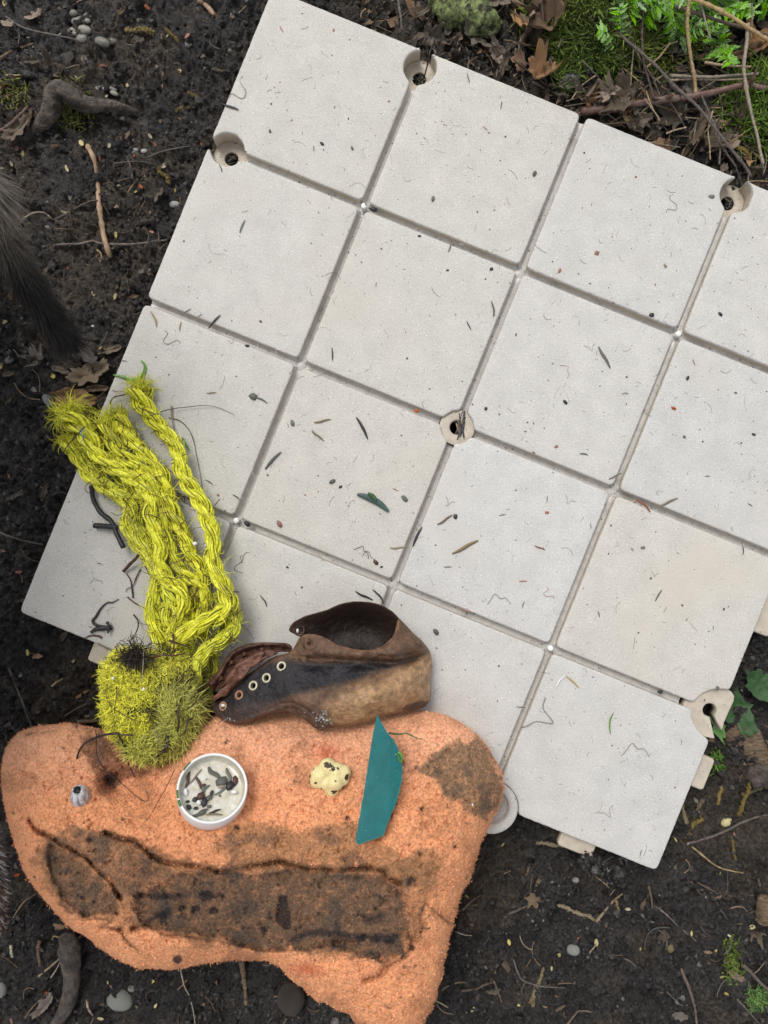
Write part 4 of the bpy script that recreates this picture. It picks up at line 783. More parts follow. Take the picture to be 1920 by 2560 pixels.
make_strand(stretch_(R6, .008, .014), seed=6, tint=.25, fray0=.8)
make_strand(stretch_(R10, .009, .022, -.001), seed=10, tint=.3, fray0=.7)
make_strand(stretch_(R5, .008, .016), seed=5, fray0=1.0, tint=.1)
make_strand(stretch_(R3, .017, .012, .003), seed=3, fray0=.9)
make_strand(stretch_(R2, .014, .012, .002), seed=2, fray0=.6)
make_strand(stretch_(R8, .010, .010), rad=.0047, seed=8, tint=.55)
make_strand(stretch_(R7, .020, .030), rad=.0053, seed=7, tint=.25)
make_strand(stretch_(R4, .018, .020, .004), seed=4, fray0=1.3)
make_strand(stretch_(R1, .009, .034), rad=.0053, seed=1, fray0=1.0)
# matted ball: lumps wound in strands, covered with short fibres
def ell(cx, cy, z, rx, ry, rz): return (at(cx, cy, z), np.array([rx, ry, rz]))
balls = [ell(348, 1755, .030, .0235, .030, .026), ell(330, 1690, .030, .0190, .0190, .021), ell(436, 1765, .022, .0200, .033, .026), ell(378, 1845, .034, .0190, .0150, .018), ell(410, 1680, .026, .0240, .0160, .020)]
acc = Acc()
for c, r in balls:
    bm = bmesh.new(); bmesh.ops.create_icosphere(bm, subdivisions=4, radius=1); v = np.array([q.co[:] for q in bm.verts]); f = np.array([[q.index for q in ff.verts] for ff in bm.faces]); bm.free()
    nn = 1 + .16 * fbm(v[:, 0] * 10 + v[:, 2] * 8, v[:, 1] * 10 - v[:, 2] * 6, .5, 3, 181); acc.add(c + v * r * nn[:, None] * .90 - ropeO, T=f, col=np.array([.46, .44, .07]))
put('ball_core', acc.mesh('ball_core', M_rope), rope)
rs = np.random.default_rng(99); P_ = []; Cc_ = []
def ball_hairs(bi, num, lmin, lmax, colr, aim=None, curl_=1.0, dirt=.12, out=.55):
    c, r = balls[bi]; d0 = rs.normal(0, 1, (num, 3)); d0[:, 2] = np.where(d0[:, 2] < -.35, -d0[:, 2], d0[:, 2]); d0 /= np.linalg.norm(d0, axis=1)[:, None]; b = c + d0 * r * rs.uniform(.84, .98, (num, 1)); nn = d0 / r; nn /= np.linalg.norm(nn, axis=1)[:, None]
    t1 = np.cross(nn, rs.normal(0, 1, (num, 3)) if aim is None else np.array(aim) + rs.normal(0, .28, (num, 3))); t1 /= np.linalg.norm(t1, axis=1)[:, None]; ln = rs.uniform(lmin, lmax, (num, 1)); t = np.linspace(0, 1, 6)[None, :, None]
    cu = None
    patchy = fbm(b[:, 0] * 1000, b[:, 1] * 1000, 1 / 9, 2, 183)[:, None]; k1 = np.where((rs.random((num, 1)) < dirt * .6) | (patchy > .25), DIRT * 1.2, colr); k1 = k1 * rs.uniform(.55, 1.35, (num, 1))
    P_.append(curl(b, t1 + nn * out, ln * 1.35, rs.uniform(.5, 4.8, num) * (1 if curl_ > .6 else .3) + .05, 6, .15, rs)); Cc_.append(np.repeat(k1, 6, 0))
ball_hairs(0, 9000, .003, 0.0080, np.array([.86, .83, .08]), out=.35); ball_hairs(1, 5500, .003, 0.008, np.array([.84, .81, .08]), out=.35); ball_hairs(4, 2600, .003, .008, np.array([.80, .77, .09]), dirt=.2, out=.4)
ball_hairs(2, 6500, .006, .014, np.array([.68, .68, .17]), aim=(.85, .12, .5), curl_=.35, out=.18, dirt=.10); ball_hairs(3, 2400, .004, .010, np.array([.64, .64, .13]), aim=(.5, -.5, .6), curl_=.5, out=.3, dirt=.14)
Ph = np.concatenate(P_) ; Vh, Qh = tubes(Ph - ropeO, np.array([.00026, .00030, .00029, .00027, .00022, .00010])[None], 3); me = mesh_from('ball_fibres', Vh, [Qh], M_rope, np.repeat(np.concatenate(Cc_), 3, 0)); put('ball_fibres', me, rope, kind='stuff')
Ph = np.concatenate(fuzzP); Vh, Qh = tubes(Ph - ropeO, np.array([.00026, .00026, .00024, .0002, .00016, .00006])[None], 3); put('stray_fibres', mesh_from('stray_fibres', Vh, [Qh], M_rope, np.repeat(np.concatenate(fuzzC), 3, 0)), rope, kind='stuff')
nD = 620; ci = rs.integers(0, 9, nD); allp = [R1, R2, R3, R4, R5, R6, R8, R7, R10]; zc_ = [.020, .020, .022, .027, .018, .018, .018, .030, .020]; tq = rs.uniform(0, 1, nD); Pq = []
for c_i, t_i in zip(ci, tq):
    a_ = np.array(allp[c_i]); k_ = t_i * (len(a_) - 1); i_ = min(int(k_), len(a_) - 2); q_ = a_[i_] + (a_[i_ + 1] - a_[i_]) * (k_ - i_) + rs.normal(0, 9, 2); Pq.append(at(q_[0], q_[1], zc_[c_i] + rs.uniform(-.004, .002)))
Vh, Qh = tubes(curl(np.array(Pq), rs.normal(0, 1, (nD, 3)) * [1, 1, .25], rs.gamma(2, .0035, (nD, 1)), rs.uniform(.3, 3.5, nD), 8, .1, rs), rs.uniform(.00012, .00035, (nD, 1)), 3)
tag(put('root_hairs', mesh_from('root_hairs', Vh, [Qh], M_kelpb)), label='fine dark root hairs caught all over the yellow rope', cat='root hairs', kind='stuff')
A = Acc()       # dark clot of fine roots caught in the ball
Pd = at(335 + rs.normal(0, 17, 260), 1640 + rs.normal(0, 15, 260), .050 + rs.normal(0, .003, 260)); dd = rs.normal(0, 1, (260, 3)); dd[:, 2] *= .4; cu = rs.normal(0, 1, (260, 3)); t = np.linspace(-1, 1, 6)[None, :, None]
Vh, Qh = tubes(Pd[:, None] + .0042 * (dd[:, None] * t + cu[:, None] * t * t * .5), .00022, 3)
tag(put('root_clot', mesh_from('root_clot', Vh, [Qh], M_kelp)), label='matted clot of fine black roots on top of the yellow rope ball', cat='root clot')

# ------------------------------------------------------------------ dark rootlets and weed
def strip(name, pts, r, m, z=None, n=40, sides=6, wig=.0, grp=None, label=None, cat='rootlet', taper=(1, .35), flat=1):
    if z is not None: pts = [tuple(at(x, y, zz)) for (x, y), zz in zip(pts, (z if hasattr(z, '__len__') else [z] * len(pts)))]
    C = smooth_path(pts, n, wig); rr0 = np.linspace(taper[0], taper[1], n) * r * (1 + .25 * fbm(np.arange(n) * 1., np.full(n, r * 1e5), .35, 2, 191) * 2); b = C[n // 2].copy(); V, Qd = tube1(C - b, rr0, sides)
    if flat != 1: V[:, 2] = V[:, 2] * 1  # kept round
    o = put(name, mesh_from(name, V, [Qd], m), label=label, cat=cat, group=grp); o.location = tuple(b); return o
cB = lambda pts: crop(130, 1570, 430 / 1659, pts)
strip('rootlet', cB([(645, 1015), (540, 1025), (420, 1060), (320, 1110), (265, 1180), (240, 1260), (240, 1325)]), .00085, M_kelp, z=[.056, .055, .052, .050, .046, .044, .043], label='thick dark root curving left out of the rope ball over the orange foam', taper=(1, .8))
strip('rootlet', cB([(420, 980), (430, 1060), (425, 1160), (440, 1250), (490, 1340), (560, 1410), (640, 1470), (740, 1560), (860, 1660)]) + [(362, 2002)], .00042, M_kelp, z=[.056, .054, .050, .048, .047, .048, .052, .058, .063, .066], label='long thin dark rootlet trailing down from the rope ball across the orange foam')
strip('rootlet', cB([(640, 1030), (690, 1120), (720, 1220), (740, 1320), (800, 1440)]), .00075, M_kelp, z=[.056, .052, .045, .043, .044], label='dark root hanging straight down from the rope ball onto the foam', taper=(1, .5))
strip('rootlet', cB([(780, 1030), (700, 1030), (640, 1015)]), .0008, M_kelp, z=.058, label='short dark root stub crossing the lower rope ball')
strip('rootlet', crop(0, 1920, .3858, [(1130, 15), (1080, 120), (1030, 210), (985, 290), (930, 360), (860, 425)]), .00026, M_kelpb, z=[.050, .058, .064, .069, .073, .078], label='fine brown hair-like rootlet on the foam left of the white cap')
strip('rootlet', crop(0, 1920, .3858, [(640, 5), (720, 50), (800, 110), (880, 180), (940, 215), (965, 200), (940, 140)]), .0004, M_kelp, z=[.044, .050, .058, .064, .067, .066, .063], label='dark rootlet ending in a small loop on the foam')
strip('rootlet', c4([(1035, 1010), (1120, 990), (1220, 978), (1330, 968), (1420, 985), (1520, 1030)]), .00036, M_kelp, z=[.006, .004, .003, .0025, .001, .0005], label='thin black rootlet reaching right from the rope top across the tile')
strip('rootlet', c4([(1090, 1048), (1160, 1065), (1220, 1120), (1255, 1200), (1275, 1300), (1295, 1400), (1315, 1530)]), .00034, M_kelp, z=.0012, label='thin black rootlet running down the tile beside the rightmost rope')
strip('rootlet', c4([(715, 945), (740, 915), (800, 900), (860, 885), (930, 875), (975, 872)]), .0007, M_kelpb, z=[.004, .004, .005, .009, .014, .015], label='crooked brown root lying across the top rope end', taper=(.8, .4))
strip('rootlet', c4([(715, 945), (725, 1010), (700, 1080), (760, 1060), (830, 1110), (920, 1125)]), .0005, M_kelp, z=[.004, .006, .010, .018, .018, .010], label='dark rootlet looped over the second rope end')
strip('rootlet', c4([(700, 850), (740, 875), (800, 880), (850, 900)]), .00025, M_kelp, z=[-.004, .001, .002, .006], label='hair thin rootlet at the tile edge above the rope')
strip('rootlet', c4([(550, 1105), (480, 1180), (430, 1240), (410, 1280)]), .0006, M_kelp, z=[.031, .030, .022, .014], label='dark twiglet over the leftmost rope end')
strip('rootlet', c4([(505, 990), (540, 1030), (590, 1070), (630, 1110)]), .0006, M_kelpb, z=[-.006, .010, .012, .014], label='brown root poking up behind the leftmost rope end')
strip('rootlet', c7([(935, 340), (975, 420), (1010, 500), (1050, 570), (1055, 640)]), .00045, M_kelp, z=[.012, .008, .006, .004, .003], label='dark rootlet hanging beside the middle ropes')
strip('weed_strip', c4([(595, 1490), (600, 1560), (625, 1620), (660, 1670)]) + c7([(720, 60), (760, 150), (800, 230)]), .0023, M_black, z=[.006, .005, .005, .006, .008, .010, .012], label='wide glossy black weed band along the left side of the ropes', cat='weed', taper=(.8, .8), sides=8)
strip('weed_strip', c7([(610, 88), (680, 92), (760, 100)]), .0022, M_black, z=[.004, .006, .010], label='short black weed stub sticking out left of the ropes', cat='weed', taper=(1, .9))
strip('rootlet', c7([(800, 385), (840, 340), (890, 290), (910, 240)]), .0013, M_kelpb, z=[.003, .006, .012, .016], label='stout red-brown root end hanging below the left ropes', taper=(1, .9))
o = strip('weed_strip', c7([(820, 400), (845, 440), (855, 490), (862, 555)]), .0014, M_black, z=.0012, label='flat blackish leaf strip on the tile left of the ropes', cat='weed', taper=(.3, .5)); o.scale.z = .35
strip('rootlet', c7([(910, 370), (880, 430), (860, 480), (820, 500), (818, 520)]), .0006, M_kelpb, z=.0015, label='small hooked brown rootlet on the tile left of the ropes')
strip('rootlet', c7([(825, 550), (860, 580), (900, 605), (940, 625), (946, 650)]), .0006, M_kelpb, z=.0011, label='short bent red-brown rootlet above the ball on the tile')
strip('weed_strip', c7([(768, 565), (730, 585), (690, 590), (650, 630), (620, 680), (600, 705), (620, 730), (680, 745)]), .0012, M_black, z=.0012, label='curled black weed strand near the lower left corner of the tile', cat='weed', taper=(.3, 1))
strip('weed_strip', c7([(588, 780), (620, 760), (680, 752), (725, 750)]), .0020, M_black, z=.0022, label='thick grey-black weed piece below the curled strand on the tile', cat='weed', taper=(.6, 1)).scale.z = .5
strip('weed_strip', c7([(695, 712), (705, 745), (700, 785)]), .0014, M_black, z=.004, label='small black weed piece crossing the thicker one', cat='weed', taper=(.9, .6))
strip('rootlet', c7([(545, 822), (580, 803), (630, 802), (660, 815)]), .0009, M_kelpb, z=.0010, label='small red-brown rootlet at the lower left tile edge', taper=(.4, 1))
strip('rootlet', c7([(866, 665), (895, 710), (890, 760), (860, 820), (850, 830)]), .0006, M_kelp, z=[.001, .004, .010, .022, .035], label='dark rootlet bowed above the rope ball')
strip('rootlet', cB([(960, 290), (1060, 265), (1180, 265), (1280, 245)]), .0010, M_kelpb, z=[.048, .050, .048, .042], label='brown twig lying across the upper right of the rope ball')
strip('rootlet', cB([(1130, 120), (1220, 150), (1330, 190)]), .0009, M_kelpb, z=[.042, .041, .038], label='short brown twig above the rope ball')
strip('rootlet', cB([(1170, 60), (1175, 160), (1175, 260)]), .0010, M_kelpb, z=[.040, .046, .046], label='upright brown twig in front of the rope loop')
strip('rootlet', cB([(1225, 740), (1215, 830), (1225, 900), (1210, 1000)]), .0013, M_kelp, z=[.050, .052, .052, .046], label='glossy black root on the right half of the rope ball', taper=(.6, .5))
strip('rootlet', cB([(1360, 870), (1310, 900), (1290, 980), (1250, 1040)]), .0007, M_kelp, z=[.042, .046, .048, .046], label='small bent black root at the right of the rope ball')
strip('rootlet', cB([(1390, 710), (1340, 760), (1280, 790)]), .0006, M_kelp, z=[.044, .048, .050], label='tiny dark root high on the right of the rope ball')
strip('rootlet', cB([(620, 560), (625, 650), (605, 760), (600, 860)]), .0004, M_kelp, z=[.055, .058, .058, .053], label='fine dark rootlet down the left face of the rope ball')
strip('rootlet', cB([(520, 560), (525, 660), (570, 760), (680, 830), (800, 890), (960, 910)]), .0004, M_kelpb, z=[.046, .050, .055, .059, .060, .056], label='brown rootlet curving over the lower rope ball')
strip('rootlet', cB([(1080, 1010), (1115, 1090), (1100, 1160), (1030, 1230), (960, 1300)]), .0023, M_kelp, z=[.046, .048, .050, .047, .043], label='black gap root curling under the bottom of the rope ball', taper=(.6, .5))
strip('straw_bit', cB([(1000, 985), (1035, 1090), (1065, 1200)]), .0005, M_straw, z=[.055, .056, .056], label='pale straw stuck in the bottom of the rope ball', cat='straw')
strip('straw_bit', cB([(885, 170), (880, 320), (870, 480), (860, 590)]), .0004, M_straw, z=[.050, .055, .058, .059], label='long pale straw down the middle of the rope ball', cat='straw')
strip('straw_bit', c4([(1110, 970), (1115, 1050), (1130, 1130), (1150, 1180)]), .0007, M_straw, z=.002, label='dry stem on the tile right of the top rope end', cat='straw')
strip('weed_strip', crop(640, 1280, .3858, [(860, 1432), (920, 1440), (980, 1436), (1030, 1460), (1078, 1474)]), .0007, M_dgreen, z=[.052, .053, .054, .055, .056], label='thin dark green weed thread on the foam right of the teal shard', cat='weed')
strip('rootlet', crop(0, 1920, .3858, [(800, 560), (790, 680), (800, 800), (850, 900), (910, 1040)]), .00028, M_straw, z=[.082, .082, .082, .081, .080], label='pale fine root across the dirty face of the foam', cat='rootlet')
for kx, (x, y) in enumerate(cB([(585, 485), (880, 590)])):
    blob('shell_fragment', M_white, at(x, y, .058), [((0, 0, 0), .0012), ((.0006, .0005, 0), .0009)], res=2, label='white shell speck on the %s of the rope ball' % ('left side' if kx == 0 else 'middle'), cat='shell fragment')
blob('shell_fragment', M_white, at(*c7([(1260, 205)])[0], .030), [((0, 0, 0), .0016), ((.0012, .0004, 0), .0013)], res=2, label='cluster of pale shell bits between the right hand ropes', cat='shell fragment')
ob = strip('blue_thread', c4([(540, 1120), (525, 1150), (545, 1175), (520, 1210)]), .0004, mat('blue_thread', (.08, .30, .48), rough=.5), z=.031, label='bright blue thread on the leftmost rope end', cat='thread')
# green grass blade on the tile
def ribbon(name, pts, w, m, z, label, cat, n=24, cup=.3):
    C = smooth_path([tuple(at(x, y, zz)) for (x, y), zz in zip(pts, z if hasattr(z, '__len__') else [z] * len(pts))], n); T = np.gradient(C, axis=0); T /= np.linalg.norm(T, axis=1)[:, None]; A = np.cross(T, [0, 0, 1.]); A /= np.linalg.norm(A, axis=1)[:, None]
    t = np.linspace(0, 1, n); ww = (w * np.sin(np.pi * np.clip(t * .9 + .05, 0, 1)) ** .6)[:, None]; b = C[n // 2].copy(); th = .00025
    rows = [C - A * ww + [0, 0, th], C + [0, 0, -cup * w + th], C + A * ww + [0, 0, th], C + A * ww, C + [0, 0, -cup * w - th], C - A * ww]; V = np.stack(rows, 1).reshape(-1, 3) - b
    q = [(i * 6 + c, i * 6 + (c + 1) % 6, (i + 1) * 6 + (c + 1) % 6, (i + 1) * 6 + c) for i in range(n - 1) for c in range(6)]
    o = put(name, mesh_from(name, V, [np.array(q)], m), label=label, cat=cat); o.location = tuple(b); return o
M_blade = mat('green_blade', (.10, .25, .025), rough=.35, noise=.35, nscale=500)
ribbon('grass_blade', c4([(735, 770), (800, 785), (850, 805), (890, 795), (925, 770), (940, 730), (935, 700), (915, 678)]), .0013, M_blade, .0012, 'curved bright green grass blade on the tile above the rope', 'grass blade')
ribbon('grass_blade', c4([(1180, 1175), (1200, 1215), (1228, 1260)]), .0008, M_blade, .001, 'short green blade on the tile beside the rightmost rope', 'grass blade')
ribbon('leaf_strip', crop(640, 640, .3858, [(655, 1545), (700, 1555), (760, 1580), (810, 1610), (860, 1655)]), .0024, mat('teal_green_leaf', (.045, .085, .075), rough=.5, noise=.4, nscale=400), .0018, 'dark blue-green needle leaf on the tile below the middle cell', 'leaf')
ribbon('leaf_strip', crop(640, 640, .3858, [(725, 1535), (760, 1560), (780, 1585)]), .0016, M_dgreen, .0030, 'short green leaflet joined to the blue-green needle leaf', 'leaf')

# ------------------------------------------------------------------ wording: where a small thing lies, by the nearest thing one can find
LMK_T = [(1143, 1067, 'the middle hole of the tile'), (914, 515, 'the upper left pin'), (1701, 832, 'the upper right pin'), (594, 1299, 'the pin beside the ropes'), (1383, 1621, 'the lower right pin'), (1056, 190, 'the top edge hole'), (575, 390, 'the left edge hole'), (1840, 490, 'the upper right hole'), (1775, 1776, 'the keyhole shaped tab'),
         (900, 1560, 'the boot collar'), (360, 1000, 'the top rope end'), (1637, 2150, 'the lowest tile corner'), (60, 1520, 'the left tile corner'), (310, 935, 'the curved grass blade'), (930, 1250, 'the blue-green needle leaf'), (1415, 1705, 'the pale straw chevron')]
LMK_G = [(215, 70, 'the pebble cluster'), (170, 240, 'the arched root'), (245, 500, 'the pale peeled stick'), (110, 740, "the dog's tail"), (190, 990, 'the big pale curled leaf'), (350, 1750, 'the rope ball'), (20, 1950, 'the left end of the foam'), (300, 2500, 'the mottled stone'), (1000, 2540, 'the lower foam tip'), (1640, 2180, 'the lowest tile corner'),
         (1440, 2290, 'the long curved brown catkin'), (1775, 1776, 'the keyhole shaped tab'), (1480, 100, 'the moss mound'), (1475, 205, 'the pale wood chip'), (1575, 300, 'the small wood splinter'), (1730, 200, 'the thick mottled stem'), (1840, 480, 'the upper right hole'), (1190, 50, 'the lichen bark'), (1892, 2492, 'the lower right moss tuft'), (1434, 2375, 'the pale blue-grey pebble'), (560, 400, 'the left edge hole'), (45, 1540, 'the left tile corner'), (1905, 270, 'the feathery moss cushion')]
def where(px, py, lm):
    d, lx, ly, nm = min((math.hypot(px - a, py - b), a, b, c) for a, b, c in lm); dx = px - lx; dy = py - ly
    v = 'above' if dy < 0 else 'below'; h = 'left of' if dx < 0 else 'right of'
    w = h if abs(dx) > 2.4 * abs(dy) else (v if abs(dy) > 2.4 * abs(dx) else v + ' and ' + h)
    return ('touching ' + nm) if d < 14 else (('close ' if d < 55 else ('a little ' if d < 120 else ('some way ' if d < 210 else 'far '))) + w + ' ' + nm)
# ------------------------------------------------------------------ debris lying on the tile
def needle_mesh(kind, seed):
    r = random.Random(seed)
    if kind == 'needle':
        pts = [(-.5, 0, 0), (-.2, r.uniform(-.04, .04), .01), (.15, r.uniform(-.06, .06), .01), (.5, r.uniform(-.1, .1), 0)]; C = smooth_path(pts, 9); t = np.linspace(0, 1, 9); V, Qd = tube1(C, .068 * np.sin(np.pi * (.08 + .86 * t)) ** .6, 5); V[:, 2] *= .5
    elif kind == 'curl':
        a0 = r.uniform(0, 6); pts = [(-.5 + k * .2 + r.uniform(-.06, .06), r.uniform(-.16, .16) + .12 * math.sin(k * 1.3 + a0), .02 * (k % 2)) for k in range(6)]; C = smooth_path(pts, 18); V, Qd = tube1(C, .013, 4)
    elif kind == 'chip':
        n = 7; a = np.arange(n) * 2 * math.pi / n; rr0 = np.array([r.uniform(.28, .5) for _ in a]); P = np.stack([np.cos(a) * rr0, np.sin(a) * rr0 * .6], -1); V = np.vstack([np.c_[P, np.zeros(n)], np.c_[P * .85, np.full(n, .12)], [[0, 0, .15]]])
        Qd = np.array([(k, (k + 1) % n, n + (k + 1) % n, n + k) for k in range(n)]); T = np.array([(n + k, n + (k + 1) % n, 2 * n) for k in range(n)]); return mesh_from(kind, V, [Qd, T], M_black, smooth=False)
    return mesh_from(kind, V, [Qd], M_black)
MN = {k: [needle_mesh(k, s) for s in range(4)] for k in ('needle', 'curl', 'chip')}
MM = {}
def variant(kind, v, m):
    key = (kind, v, m.name)
    if key not in MM: me = MN[kind][v].copy(); me.materials.clear(); me.materials.append(m); MM[key] = me
    return MM[key]
def bit(name, kind, p, L, ang, m, label, cat, group, wid=1.0, v=None, tilt=0.0):
    o = put(name, variant(kind, random.randrange(4) if v is None else v, m), label=label, cat=cat, group=group); o.location = tuple(p); o.rotation_euler = (random.uniform(-.1, .1), tilt, ang); o.scale = (L, L * wid * (.72 if kind == 'needle' and name != 'plant_scrap' else 1), L * (.7 if kind == 'needle' else 1)); return o
b_at = lambda x0, y0: (lambda pts: crop(x0, y0, .3858, pts))
S_ = .3858 * .2974e-3
